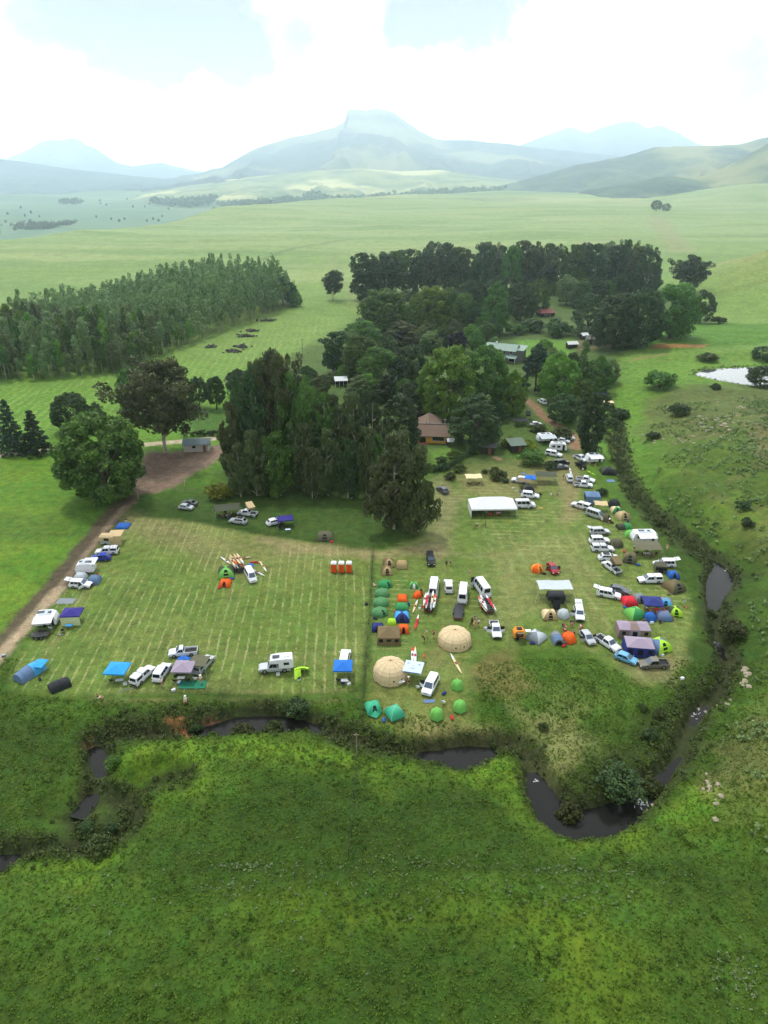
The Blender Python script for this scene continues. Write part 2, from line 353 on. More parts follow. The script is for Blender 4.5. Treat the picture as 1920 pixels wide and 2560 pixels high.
# mown field
mA = pmask([(318, 1290), (460, 1300), (640, 1335), (800, 1360), (930, 1378), (926, 1500), (916, 1690), (860, 1728), (640, 1722), (420, 1722), (200, 1740), (20, 1722), (45, 1640), (120, 1530)], 1.2, .8)
mB = pmask([(932, 1378), (1060, 1340), (1085, 1240), (1150, 1200), (1290, 1190), (1400, 1160), (1480, 1200), (1520, 1260), (1590, 1330), (1690, 1420), (1735, 1520), (1715, 1660), (1640, 1715), (1560, 1690), (1440, 1615), (1220, 1625), (1180, 1660), (1180, 1800), (930, 1800), (918, 1700)], 1.5, 1.2)
mown = np.maximum(mA, mB)
cm = mixv(np.tile(np.array(C_MOWN), (len(X), 1)), sst(n1 + .4 * (n2 - .5), .45, .62) * .75, (.090, .150, .026)); cm = mixv(cm, sst(n3, .5, .68) * .6, (.17, .185, .060))
cm = mixv(cm, sst(fbm(X / 17, Y / 17, 78), .58, .7) * .55 * mB, (.085, .165, .03))
col = col * (1 - mown[:, None]) + cm * mown[:, None]
# worn and trampled grass
for pts, s, nz_, c, k in (
    ([(300, 1275), (420, 1300), (560, 1360), (520, 1400), (380, 1350), (300, 1310)], 3, 3, (.17, .15, .07), .45),
    ([(640, 1345), (800, 1362), (940, 1375), (1100, 1365), (1100, 1385), (930, 1398), (700, 1375)], 2, 2.5, (.24, .20, .10), .75),
    ([(1080, 1190), (1140, 1190), (1150, 1290), (1120, 1380), (1040, 1395), (1050, 1330)], 3, 4, (.22, .20, .10), .6),
    ([(1120, 1150), (1380, 1140), (1400, 1190), (1330, 1250), (1150, 1230)], 3, 3, (.19, .165, .07), .6),
    ([(1400, 1080), (1440, 1080), (1450, 1300), (1400, 1300)], 2, 2, (.22, .17, .09), .6),
    ([(1230, 1330), (1480, 1350), (1470, 1520), (1220, 1560)], 5, 6, (.20, .195, .08), .35),
    ([(1550, 1640), (1700, 1650), (1690, 1710), (1580, 1700)], 2, 2.5, (.21, .18, .09), .7),
    ([(930, 1700), (1180, 1720), (1200, 1840), (1000, 1830), (930, 1790)], 2, 3, (.16, .155, .05), .5),
    ([(1180, 1630), (1300, 1640), (1330, 1720), (1240, 1730), (1190, 1690)], 2, 4, (.17, .125, .05), .55),
    ([(1290, 1770), (1420, 1780), (1500, 1850), (1470, 1920), (1400, 1960), (1330, 1900)], 3, 4, (.22, .215, .085), .55),
    ([(1320, 1700), (1450, 1700), (1480, 1780), (1360, 1780)], 3, 4, (.15, .16, .05), .3),
    ([(1020, 1800), (1240, 1810), (1300, 1850), (1200, 1830), (1040, 1835)], 1.5, 1.5, (.22, .20, .08), .65)):
    col = mixv(col, pmask(pts, s, nz_) * k, c)
def ruts(pts, k, c=(.19, .165, .075)):
    global col
    d, _ = seg_dist(X, Y, G(pts)); d = np.abs(d + (fbm(X / 20, Y / 20, 97) - .5) * 1.2); m = np.exp(-((d - .85) / .42) ** 2) * (.45 + .55 * sst(fbm(X / 5, Y / 5, 98), .35, .6)) * (d < 6)
    col = mixv(col, m * k, c)
ruts([(1440, 1120), (1428, 1250), (1400, 1340), (1290, 1385), (1180, 1390), (1090, 1382), (960, 1385)], .6); ruts([(310, 1280), (420, 1325), (560, 1360), (760, 1385), (935, 1388)], .55); ruts([(560, 1365), (600, 1450), (560, 1560), (480, 1640)], .4); ruts([(320, 1300), (240, 1420), (180, 1540), (110, 1640)], .45); ruts([(1260, 1400), (1290, 1520), (1275, 1620)], .4); ruts([(1380, 1350), (1480, 1440), (1500, 1560), (1480, 1620)], .5); ruts([(1090, 1384), (1120, 1440), (1120, 1560), (1090, 1660)], .45); ruts([(420, 1600), (600, 1640), (840, 1640)], .35); ruts([(250, 1740), (560, 1733), (880, 1735)], .5)
# strip left uncut along the fence between the two fields
fence_strip = lmask([(934, 1375), (922, 1560), (912, 1700), (905, 1800)], .4, .3, .3)
col = mixv(col, fence_strip * .7, (.035, .062, .014))
# darker green ground under the grove and round the homestead
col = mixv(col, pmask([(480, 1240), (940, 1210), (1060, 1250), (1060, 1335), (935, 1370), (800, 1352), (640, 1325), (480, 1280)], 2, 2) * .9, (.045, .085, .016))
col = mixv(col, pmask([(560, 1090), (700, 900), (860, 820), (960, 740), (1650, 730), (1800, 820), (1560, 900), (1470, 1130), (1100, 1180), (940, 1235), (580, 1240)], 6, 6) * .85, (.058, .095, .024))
col = mixv(col, pmask([(1290, 850), (1440, 850), (1440, 890), (1280, 905)], 3, 2), (.10, .21, .03))
col = mixv(col, pmask([(1070, 1125), (1150, 1115), (1160, 1150), (1080, 1165)], 2, 1.5), (.10, .19, .03))
col = mixv(col, pmask([(480, 1025), (580, 1020), (600, 1080), (470, 1085)], 3, 2), (.055, .12, .02))
col = mixv(col, pmask([(1600, 880), (1640, 830), (1790, 815), (1990, 830), (1990, 890), (1760, 900), (1640, 905)], 4, 3), (.072, .165, .018))
# the rocky hillside
hill_d = X - np.interp(Y, FOOT_Y, FOOT_X)
hs = sst(hill_d, 2, 12) * (Y > 30) * (1 - sst(Y, 235, 275))
col = mixv(col, hs * .85, (.062, .105, .015)); col = mixv(col, hs * sst(n1, .48, .66) * .6, (.10, .165, .018)); col = mixv(col, hs * sst(fbm(X / 10, Y / 8, 80), .53, .68) * .4, (.125, .115, .045))
col = mixv(col, pmask([(1640, 1000), (1980, 960), (1980, 1130), (1700, 1130), (1560, 1090)], 4, 5) * .55, (.090, .10, .035))
col = mixv(col, pmask([(1760, 1850), (1900, 1780), (2000, 1900), (1990, 2080), (1880, 2060), (1780, 1960)], 2.5, 5) * .45, (.15, .13, .055))
col = mixv(col, pmask([(1860, 1120), (2000, 1180), (2000, 1260), (1880, 1240)], 2, 3) * .6, (.15, .12, .06))
hk = np.exp(-((X - 312) / 70) ** 2 - ((Y - 500) / 95) ** 2); col = mixv(col, sst(hk, .12, .4) * .8, (.175, .225, .060)); col = mixv(col, sst(hk, .12, .4) * sst(fbm(X / 18, Y / 30, 83), .5, .66) * .6, (.23, .22, .09))
# scrub on the stream banks
DARK = [[(190, 1860), (215, 1810), (300, 1772), (480, 1748), (620, 1762), (700, 1742), (770, 1772), (900, 1800), (1000, 1840), (1120, 1842), (1230, 1830), (1290, 1850), (1310, 1880), (1180, 1878), (1050, 1888), (900, 1876), (820, 1845), (760, 1808), (640, 1800), (560, 1820), (430, 1838), (330, 1848), (260, 1856)],
    [(1330, 1925), (1370, 1990), (1440, 2020), (1560, 1990), (1640, 1948), (1692, 1870), (1720, 1790), (1780, 1720), (1790, 1640), (1740, 1690), (1650, 1745), (1600, 1800), (1560, 1860), (1480, 1900), (1400, 1935)],
    [(180, 2040), (250, 2000), (290, 1990), (350, 2030), (345, 2065), (300, 2094), (220, 2130), (50, 2142), (-60, 2165), (-60, 2115), (100, 2108), (170, 2085)],
    [(355, 1925), (420, 1905), (480, 1910), (500, 1935), (460, 1965), (400, 1972), (358, 1958)],
    [(195, 1850), (240, 1850), (250, 1900), (225, 1990), (190, 2040), (175, 2035), (215, 1960), (220, 1900)],
    [(1500, 1060), (1545, 1090), (1580, 1200), (1660, 1285), (1790, 1390), (1900, 1440), (1780, 1420), (1700, 1375), (1620, 1310), (1560, 1240), (1540, 1180)],
    [(1810, 1480), (1850, 1500), (1850, 1560), (1840, 1660), (1850, 1700), (1800, 1760), (1790, 1700), (1800, 1600), (1790, 1530)]]
for P in DARK: col = mixv(col, pmask(P, 1.0, 1.6, 2.5) * .9, C_SCRUB)
sd1, _w = seg_dist(X, Y, STREAM, STREAM_W); sd2, _w2 = seg_dist(X, Y, LOOP, LOOP_W); sd = np.minimum(np.maximum(sd1 - _w, 0), np.maximum(sd2 - _w2, 0))
col = mixv(col, (1 - sst(sd + (n2 - .5) * 2, .8, 2.6)) * near * .85, (.034, .040, .016))
# bare earth
for pts, s, nz_, c, k in (
    ([(365, 1132), (440, 1128), (562, 1112), (575, 1130), (525, 1165), (470, 1192), (440, 1215), (390, 1234), (352, 1236), (330, 1270), (300, 1275), (320, 1240), (350, 1180)], .8, 1.2, (.185, .125, .095), .95),
    ([(370, 1125), (480, 1138), (450, 1160), (370, 1200), (345, 1225), (350, 1160)], 1.5, 1.5, (.105, .07, .05), .8),
    ([(510, 1778), (560, 1772), (600, 1775), (605, 1790), (540, 1795), (510, 1790)], .35, .6, (.24, .12, .07), .9),
    ([(415, 1785), (455, 1780), (490, 1815), (470, 1835), (445, 1820), (450, 1800)], .4, .7, C_RED, .85),
    ([(216, 1832), (228, 1830), (226, 1846), (214, 1846)], .3, .4, (.34, .18, .09), .9),
    ([(1620, 891), (1640, 886), (1700, 891), (1762, 895), (1758, 900), (1690, 900), (1630, 896)], .8, 1.6, C_RED, .75),
    ([(1570, 917), (1660, 909), (1665, 912), (1570, 921)], .7, 1.0, (.25, .15, .08), .75),
    ([(1040, 1085), (1110, 1050), (1130, 1070), (1100, 1095)], 1, 1, (.12, .075, .05), .8),
    ([(1430, 855), (1540, 858), (1545, 885), (1440, 880)], 2, 2, (.13, .085, .05), .6)):
    col = mixv(col, pmask(pts, s, nz_, 2.0) * k, c)
ROAD = [(318, 1248), (290, 1275), (205, 1378), (130, 1475), (60, 1552), (-20, 1645), (-120, 1760)]
rd = lmask(ROAD, 2.5, .7, .8); col = mixv(col, rd * .95 * (1 - sst(-Y, -112, -92) * .3), (.080, .060, .040))
rp = lmask([(312, 1266), (225, 1372), (146, 1475), (78, 1550), (0, 1640), (-100, 1760)], .8, .5, .4); col = mixv(col, rp * .9, mixv(np.tile(np.array([.21, .16, .11]), (1, 1)), np.array([0.]), C_SAND)[0])
rp2 = lmask([(146, 1475), (78, 1550), (0, 1640), (-100, 1760)], 1.2, .5, .6); col = mixv(col, rp2 * .85, (.34, .27, .17))
col = mixv(col, lmask([(-60, 1145), (100, 1127), (150, 1124), (350, 1112), (460, 1103), (560, 1093), (700, 1088), (900, 1080)], 1.7, .4, .3), (.42, .36, .25))
col = mixv(col, lmask([(1306, 995), (1335, 1015), (1362, 1045), (1400, 1068), (1432, 1090), (1440, 1120)], 1.8, .6, .4) * .95, (.215, .13, .075))
# faint tracks and drainage lines over the plain
for pts, w, c, k in (([(650, 652), (720, 632), (880, 598)], 3.5, (.10, .14, .05), .7), ([(1450, 620), (1540, 608), (1660, 612)], 7, (.25, .24, .13), .5), ([(1640, 540), (1680, 600), (1700, 640)], 14, (.22, .22, .11), .6),
    ([(1770, 700), (1830, 690), (1920, 672)], 4, (.05, .08, .03), .7), ([(560, 700), (780, 640), (1000, 640)], 2.5, (.14, .2, .06), .5), ([(1000, 585), (1500, 575), (1900, 590)], 6, (.13, .2, .06), .4), ([(820, 640), (870, 725), (900, 780)], 3, (.2, .22, .09), .4)):
    col = mixv(col, lmask(pts, w, w * .6, w * .5) * k, c)
strA = mA * (1 - rd) * (1 - fence_strip) * sst(fbm(X / 14, Y / 22, 90) + .25 * (Y < 130), .36, .60); strA = strA * sst(Y, 86, 92) * (1 - sst(Y, 150, 166))
strB = mB * (1 - fence_strip) * sst(fbm(X / 16, Y / 12, 91), .36, .6) * sst(Y, 96, 104) * (1 - sst(Y, 165, 190))
strC = pmask([(-200, 1090), (0, 960), (330, 935), (500, 880), (760, 790), (860, 800), (700, 900), (480, 1020), (300, 1080)], 6, 3)
strC = np.maximum(strC, mB * (X > 20) * sst(Y, 100, 110) * (1 - sst(Y, 150, 180)) * .6)
ny, nx = GX.shape
idx = np.arange(ny * nx).reshape(ny, nx)
F = np.stack([idx[:-1, :-1].ravel(), idx[:-1, 1:].ravel(), idx[1:, 1:].ravel(), idx[1:, :-1].ravel()], 1)
me = np_mesh('ground', np.stack([X, Y, Z], 1), F, smooth=True)
a = me.attributes.new('col', 'FLOAT_COLOR', 'POINT'); a.data.foreach_set('color', np.concatenate([col, np.ones((len(X), 1))], 1).astype(np.float32).ravel())
for nm, val in (('rows_a', strA), ('rows_b', strB), ('rows_c', strC)):
    a = me.attributes.new(nm, 'FLOAT', 'POINT'); a.data.foreach_set('value', val.astype(np.float32))

def ground_material():
    m = bpy.data.materials.new('grassland'); m.use_nodes = True; t = m.node_tree; b = t.nodes['Principled BSDF']
    b.inputs['Roughness'].default_value = .9; b.inputs['Specular IOR Level'].default_value = .15
    A = lambda n: N(t, 'ShaderNodeAttribute', attribute_name=n)
    geo = N(t, 'ShaderNodeNewGeometry'); P = geo.outputs['Position']
    def noise(s, d=4.0, r=.6):
        n = N(t, 'ShaderNodeTexNoise', Scale=s, Detail=d, Roughness=r); L(t, P, n.inputs['Vector']); return n.outputs[0]
    base = A('col').outputs['Color']
    hsv = N(t, 'ShaderNodeHueSaturation'); L(t, base, hsv.inputs['Color'])
    hsv.inputs['Hue'].default_value = .5; hsv.inputs['Saturation'].default_value = 1.0
    fine, mid, big = noise(2.6, 6.0, .72), noise(.55, 4.0, .6), noise(.09, 4.0, .55)
    v = math_node(t, 'ADD', math_node(t, 'MULTIPLY', math_node(t, 'SUBTRACT', fine, .5), 2.1), math_node(t, 'MULTIPLY', math_node(t, 'SUBTRACT', mid, .5), 1.5))
    v = math_node(t, 'ADD', v, math_node(t, 'MULTIPLY', math_node(t, 'SUBTRACT', big, .5), .7))
    v = math_node(t, 'MAXIMUM', math_node(t, 'ADD', v, 1.0), .3); L(t, v, hsv.inputs['Value'])
    h = math_node(t, 'ADD', .5, math_node(t, 'MULTIPLY', math_node(t, 'SUBTRACT', noise(.35, 3.0), .5), -.09)); L(t, h, hsv.inputs['Hue'])
    c = hsv.outputs['Color']
    # dead stalks and small pale weeds
    tuf = noise(1.15, 3.0, .7)
    c = mixc(t, math_node(t, 'MULTIPLY', smooth_map(t, tuf, .63, .76), .35), c, (.20, .19, .07))
    sep = N(t, 'ShaderNodeSeparateXYZ'); L(t, P, sep.inputs[0]); wob = noise(.12, 3.0); wob2 = noise(.9, 3.0, .7)
    def rows(axis, period, attr, width, seedw, colr, k):
        nonlocal c
        x = math_node(t, 'ADD', math_node(t, 'MULTIPLY', axis, 1 / period), math_node(t, 'ADD', math_node(t, 'MULTIPLY', wob, seedw), math_node(t, 'MULTIPLY', wob2, .34)))
        tri = math_node(t, 'ABSOLUTE', math_node(t, 'SUBTRACT', math_node(t, 'FRACT', x), .5))
        ln = math_node(t, 'SUBTRACT', 1.0, smooth_map(t, tri, 0.03, width))
        br = smooth_map(t, math_node(t, 'ADD', noise(.8, 5.0, .75), math_node(t, 'MULTIPLY', noise(.13), .6)), .68, 1.0)
        fac = math_node(t, 'MULTIPLY', math_node(t, 'MULTIPLY', ln, br), math_node(t, 'MULTIPLY', A(attr).outputs['Fac'], k))
        c = mixc(t, fac, c, colr)
    xr = math_node(t, 'ADD', sep.outputs[0], math_node(t, 'MULTIPLY', sep.outputs[1], .05))
    rows(xr, 1.75, 'rows_a', .17, .5, (.40, .38, .19), .60)
    rows(math_node(t, 'ADD', sep.outputs[1], math_node(t, 'MULTIPLY', sep.outputs[0], .04)), 1.8, 'rows_b', .20, .5, (.38, .35, .17), .6)
    rows(xr, 3.2, 'rows_c', .25, 1.5, (.34, .38, .15), .5)
    L(t, c, b.inputs['Base Color'])
    bp = N(t, 'ShaderNodeBump', Strength=.7, Distance=.2); L(t, math_node(t, 'ADD', noise(1.6, 6.0, .75), math_node(t, 'MULTIPLY', mid, .6)), bp.inputs['Height']); L(t, bp.outputs[0], b.inputs['Normal'])
    return m
me.materials.append(ground_material())
tag(link('ground', me), kind='structure')

# ---- water
def water_material(name, c, rip=9.0, st=.25):
    m = bpy.data.materials.new(name); m.use_nodes = True; t = m.node_tree; b = t.nodes['Principled BSDF']
    b.inputs['Base Color'].default_value = (*c, 1); b.inputs['Roughness'].default_value = .06; b.inputs['IOR'].default_value = 1.33
    g = N(t, 'ShaderNodeNewGeometry'); n = N(t, 'ShaderNodeTexNoise', Scale=rip, Detail=3.0); L(t, g.outputs['Position'], n.inputs['Vector'])
    bp = N(t, 'ShaderNodeBump', Strength=st, Distance=.03); L(t, n.outputs[0], bp.inputs['Height']); L(t, bp.outputs[0], b.inputs['Normal'])
    return m
WM = water_material('stream_water', (.012, .013, .012)); WM.node_tree.nodes['Principled BSDF'].inputs['Specular IOR Level'].default_value = .32
def ribbon(name, pts, ws, z, m):
    mb = MB(); mb.smooth = True; n = len(pts); Lf, Rt = [], []
    for i in range(n):
        a = Vector(pts[max(i - 1, 0)]); b = Vector(pts[min(i + 1, n - 1)]); d = (b - a).normalized(); q = Vector((-d.y, d.x)); p = Vector(pts[i]); w = ws[i] + .9
        Lf.append((p.x + q.x * w, p.y + q.y * w, z[i])); Rt.append((p.x - q.x * w, p.y - q.y * w, z[i]))
    mb.add(Lf + Rt, [(n + i, n + i + 1, i + 1, i) for i in range(n - 1)])
    return tag(mb.build(name, m), kind='structure')
k0 = next(i for i, p in enumerate(STREAM_PX) if p[1] >= 1392)
ribbon('stream', STREAM[k0:], STREAM_W[k0:], [WATER_Z] * (len(STREAM) - k0), WM)
ribbon('stream', LOOP[5:], LOOP_W[5:], [WATER_Z] * len(LOOP[5:]), WM)
PM = water_material('pond_water', (.07, .075, .075), 2.0, .004); PM.node_tree.nodes['Principled BSDF'].inputs['Specular IOR Level'].default_value = .62; PM.node_tree.nodes['Principled BSDF'].inputs['Roughness'].default_value = .02
mb = MB(); mb.add([(x, y, POND_Z) for x, y in POND][::-1], [tuple(range(len(POND)))])
tag(mb.build('pond', PM), kind='structure')

# ------------------------------------------------------------------ mountains and hills
def rock_grass(name, lo, hi, pale_tone, sc):
    m = bpy.data.materials.new(name); m.use_nodes = True; t = m.node_tree; b = t.nodes['Principled BSDF']
    b.inputs['Roughness'].default_value = .95; b.inputs['Specular IOR Level'].default_value = .1
    g = N(t, 'ShaderNodeNewGeometry'); n = N(t, 'ShaderNodeTexNoise', Scale=sc, Detail=7.0, Roughness=.62); L(t, g.outputs['Position'], n.inputs['Vector'])
    n2 = N(t, 'ShaderNodeTexNoise', Scale=sc * .35, Detail=4.0); L(t, g.outputs['Position'], n2.inputs['Vector'])
    c = mixc(t, smooth_map(t, n.outputs[0], .38, .62), lo, hi); c = mixc(t, math_node(t, 'MULTIPLY', smooth_map(t, n2.outputs[0], .52, .62), .8), c, pale_tone)  # yellowish noise patches painted in for the sunlit parts of the slopes
    sx = N(t, 'ShaderNodeSeparateXYZ'); L(t, g.outputs['Normal'], sx.inputs[0])
    c = mixc(t, math_node(t, 'SUBTRACT', 1.0, smooth_map(t, sx.outputs[2], .55, .8)), c, (.05, .055, .06))
    L(t, c, b.inputs['Base Color']); return m
def mountain(name, sil, Yr, wf, wb, base, m, spur=.25, nx=260, ny=120, seed=1, p=1.6, cliffs=0.0, rough=.012):
    xs, hs = [], []
    for px, py in sil:
        d = camray(px, py); t = Yr / d[1]; xs.append(d[0] * t); hs.append(CAMH + d[2] * t)
    ax = np.linspace(xs[0], xs[-1], nx); ay = np.linspace(Yr - wf, Yr + wb, ny); AX, AY = np.meshgrid(ax, ay); x = AX.ravel(); y = AY.ravel()
    wx = x * Yr / np.clip(y, Yr * .5, None) * .35 + x * .65
    u = np.where(y < Yr, (Yr - y) / wf, (y - Yr) / wb)
    H = np.interp(x + (fbm(x / 500, y / 500, seed) - .5) * wf * .12 * sst(u, 0, .3), xs, hs) - base
    ridg = 1 - np.abs(2 * fbm(x / (wf * .22), y / (wf * .5), seed + 3, 5) - 1)
    uu = np.clip(u * (1 + spur * (1.6 - 2.2 * ridg) * sst(u, .02, .35)), 0, 1)
    pr = (1 - uu) ** p
    if cliffs: pr = pr * (1 - cliffs * sst(uu, .03, .07)) 
    z = base + np.clip(H, 0, None) * pr + (fbm(x / (wf * .05), y / (wf * .05), seed + 9, 5) - .5) * H.max() * rough * 4 * sst(u, .0, .12) * (1 - sst(uu, .7, 1)) + (fbm(x / (wf * .03), y * 0, seed + 12, 4) - .5) * H.max() * rough * (H > 20)
    edge = np.maximum(sst(u, .93, 1.0), np.maximum(sst(-(x - ax[0]), -(ax[-1] - ax[0]) * .02, 0), sst(x - ax[-1], -(ax[-1] - ax[0]) * .02, 0)))
    z = z - 60 * edge
    idx = np.arange(nx * ny).reshape(ny, nx); F = np.stack([idx[:-1, :-1].ravel(), idx[:-1, 1:].ravel(), idx[1:, 1:].ravel(), idx[1:, :-1].ravel()], 1)
    me = np_mesh(name, np.stack([x, y, z], 1), F, m=m, smooth=True)
    return tag(link(name, me), kind='structure')
RG1 = rock_grass('mountain_slopes', (.026, .052, .075), (.050, .082, .095), (.27, .28, .16), .0022)  # blue of the distant haze is put into these slope colours
RG2 = rock_grass('hill_grass', (.030, .062, .060), (.068, .112, .072), (.27, .28, .13), .005)
mountain('mountain', [(380, 452), (480, 438), (560, 415), (640, 370), (720, 345), (790, 330), (830, 318), (862, 302), (870, 272), (900, 271), (915, 276), (930, 270), (955, 270), (985, 280), (1020, 306), (1050, 326), (1085, 345), (1110, 350), (1180, 350), (1240, 356), (1310, 364), (1420, 376), (1560, 392), (1700, 420), (1850, 440)],
    8200, 3300, 2500, -80, RG1, spur=.45, seed=3, p=1.45, cliffs=.10, nx=520, ny=171, rough=.022)
mountain('mountain', [(-300, 420), (-100, 400), (20, 395), (60, 378), (105, 352), (125, 346), (150, 350), (180, 342), (200, 350), (215, 362), (235, 368), (290, 405), (330, 415), (400, 405), (480, 425), (600, 440)], 11500, 2300, 1800, -60, RG1, seed=11, nx=200, ny=70)
mountain('mountain', [(1180, 390), (1300, 362), (1360, 338), (1425, 314), (1470, 330), (1520, 312), (1565, 300), (1590, 302), (1620, 318), (1655, 310), (1700, 332), (1740, 356), (1850, 385), (2000, 410)], 11500, 2300, 1800, -60, RG1, seed=15, nx=200, ny=70)
mountain('hills', [(-420, 405), (-200, 398), (0, 398), (60, 404), (160, 420), (300, 436), (420, 448)], 7200, 1800, 1500, -80, RG1, seed=19, nx=160, ny=80, p=1.2)
mountain('hills', [(1230, 470), (1290, 455), (1350, 438), (1440, 412), (1530, 396), (1590, 382), (1640, 366), (1720, 364), (1800, 362), (1850, 360), (1900, 345), (1960, 332), (2060, 310), (2200, 290)], 4300, 1500, 1500, -85, RG2, spur=.4, seed=23, nx=260, ny=120, p=1.1)
mountain('hills', [(1450, 478), (1560, 458), (1660, 440), (1740, 446), (1800, 425), (1860, 395), (1920, 358), (2000, 330), (2150, 280)], 2900, 1000, 900, -60, RG2, spur=.4, seed=29, nx=200, ny=100, p=1.15)
mountain('hills', [(430, 470), (560, 450), (680, 436), (800, 425), (900, 420), (1000, 428), (1100, 424), (1200, 440), (1300, 452), (1420, 462)], 5600, 1700, 900, -90, rock_grass('foothill_grass', (.10, .16, .08), (.26, .29, .12), (.58, .54, .24), .004), spur=.5, seed=37, nx=240, ny=100, p=1.0)
# ------------------------------------------------------------------ plants
def leaf_mat(name, dark, light, trans=.25, hue=.04):
    m = bpy.data.materials.new(name); m.use_nodes = True; t = m.node_tree; b = t.nodes['Principled BSDF']; o = t.nodes['Material Output']
    b.inputs['Roughness'].default_value = .55; b.inputs['Specular IOR Level'].default_value = .25
    at = N(t, 'ShaderNodeAttribute', attribute_name='tone'); oi = N(t, 'ShaderNodeObjectInfo')
    c = mixc(t, at.outputs['Fac'], dark, light)
    hs = N(t, 'ShaderNodeHueSaturation'); L(t, c, hs.inputs['Color'])
    L(t, math_node(t, 'ADD', .5 - hue / 2, math_node(t, 'MULTIPLY', oi.outputs['Random'], hue)), hs.inputs['Hue'])
    L(t, math_node(t, 'ADD', .72, math_node(t, 'MULTIPLY', oi.outputs['Random'], .62)), hs.inputs['Value'])
    L(t, hs.outputs[0], b.inputs['Base Color'])
    tr = N(t, 'ShaderNodeBsdfTranslucent'); L(t, hs.outputs[0], tr.inputs[0]); mx = N(t, 'ShaderNodeMixShader'); mx.inputs[0].default_value = trans
    L(t, b.outputs[0], mx.inputs[1]); L(t, tr.outputs[0], mx.inputs[2]); L(t, mx.outputs[0], o.inputs['Surface'])
    return m
LM = dict(
    broad=leaf_mat('broad_leaves', (.039, .088, .016), (.111, .215, .031)), bright=leaf_mat('bright_leaves', (.062, .144, .016), (.175, .319, .037)),
    dark=leaf_mat('dark_leaves', (.025, .058, .020), (.070, .125, .035)), euc=leaf_mat('eucalyptus_leaves', (.048, .074, .026), (.135, .171, .057)),
    olive=leaf_mat('olive_leaves', (.042, .056, .020), (.115, .138, .048)), conifer=leaf_mat('conifer_needles', (.016, .040, .022), (.044, .087, .040), .1),
    plant=leaf_mat('young_leaves', (.078, .140, .047), (.234, .335, .117)), yellow=leaf_mat('yellow_leaves', (.085, .12, .010), (.22, .25, .018)),
    purple=leaf_mat('purple_leaves', (.012, .007, .014), (.028, .014, .03)), scrub=leaf_mat('scrub_leaves', (.028, .044, .011), (.080, .105, .024)),
    grass=leaf_mat('grass_blades', (.050, .100, .008), (.135, .215, .016), .3), weed=leaf_mat('weed_leaves', (.12, .19, .075), (.22, .30, .14), .2), grey=leaf_mat('grey_twigs', (.05, .048, .042), (.14, .125, .11), .1),
    tussock=leaf_mat('tussock_blades', (.034, .072, .009), (.090, .155, .016), .3), pale_tone=leaf_mat('dry_grass', (.16, .14, .055), (.30, .26, .11), .2))
BARK = mat('pale_bark', (178, 168, 150), .8, vary=.35, scale=2.0, bump=.3); BARKD = mat('brown_bark', (84, 70, 58), .9, vary=.35, scale=2.0, bump=.3)
def quads(C, Nrm, s, rg, tw=.55):
    """leaf sprays: one small bent quad at each point C, facing roughly Nrm"""
    n = len(C); nr = Nrm + rg.normal(0, tw, (n, 3)); nr /= np.linalg.norm(nr, axis=1)[:, None] + 1e-9
    a = np.cross(nr, rg.normal(0, 1, (n, 3))); a /= np.linalg.norm(a, axis=1)[:, None] + 1e-9; b = np.cross(nr, a)
    s = (s * rg.uniform(.65, 1.35, n))[:, None]; k = rg.uniform(.55, 1.0, n)[:, None]
    V = np.stack([C - a * s, C - b * s * k + nr * s * .15, C + a * s, C + b * s * k - nr * s * .1], 1).reshape(-1, 3)
    return V, np.arange(4 * n).reshape(n, 4)
def clumps(cen, rad, per, s, rg, squash=.75, up=.35):
    """leaf points on and in small clumps round the centres"""
    n = len(cen); d = rg.normal(0, 1, (n, per, 3)); d[..., 2] += up; d /= np.linalg.norm(d, axis=2)[..., None]
    r = rg.uniform(.55, 1.05, (n, per, 1)) ** .6; P = cen[:, None] + d * r * (rad[:, None, None] if np.ndim(rad) else rad) * np.array([1, 1, squash])
    tone = np.repeat(rg.uniform(0, 1, n), per) * .6 + rg.uniform(0, .4, n * per)
    V, F = quads(P.reshape(-1, 3), d.reshape(-1, 3), np.full(n * per, s), rg); return V, F, np.repeat(tone, 4)
def limb_mesh(name, paths, n=6):
    mb = MB(); mb.smooth = True
    for pts in paths:
        for (p, r0), (q, r1) in zip(pts[:-1], pts[1:]): mb.tube(p, q, r0, r1, n)
    return mb.mesh(name)
# every plant is modelled 10 m high and 1 wide in proportion, then scaled
def crown_broad(seed, w=4.6, z0=1.4, hi=1.0, per=105, nc=130, s=.16, lob=7, cone=0.0):
    rg = np.random.default_rng(seed); cen = []
    lobes = [(rg.uniform(0, 6.28), rg.uniform(-.3, .8), rg.uniform(.7, 1.15)) for _ in range(lob)]
    while len(cen) < nc:
        d = rg.normal(0, 1, 3); d /= np.linalg.norm(d)
        if d[2] < -.75: continue
        az = math.atan2(d[1], d[0]); k = .88
        for a, e, g in lobes:
            c = math.cos(az - a) * math.sqrt(1 - d[2] ** 2) * math.cos(e) + d[2] * math.sin(e); k = max(k, .86 + .14 * g * max(0, c) ** 5)
        r = k * rg.uniform(.72, 1.0) ** .7; zc = (z0 + 10) / 2; hz = (10 - z0) / 2
        f = 1 - cone * (d[2] * .5 + .5)
        cen.append((d[0] * r * w * .88 * f, d[1] * r * w * .88 * f, zc + d[2] * r * hz * .90))
    cen = np.array(cen); q = cen[:, 2]; cen[:, 2] = z0 + w * .13 + (q - q.min()) / (q.max() - q.min()) * (9.85 - w * .14 - z0 - w * .13)
    cen[:, :2] *= w * .86 / np.hypot(cen[:, 0], cen[:, 1]).max(); return clumps(cen, rg.uniform(.55, 1.05, len(cen)) * w * .21, per, s, rg)
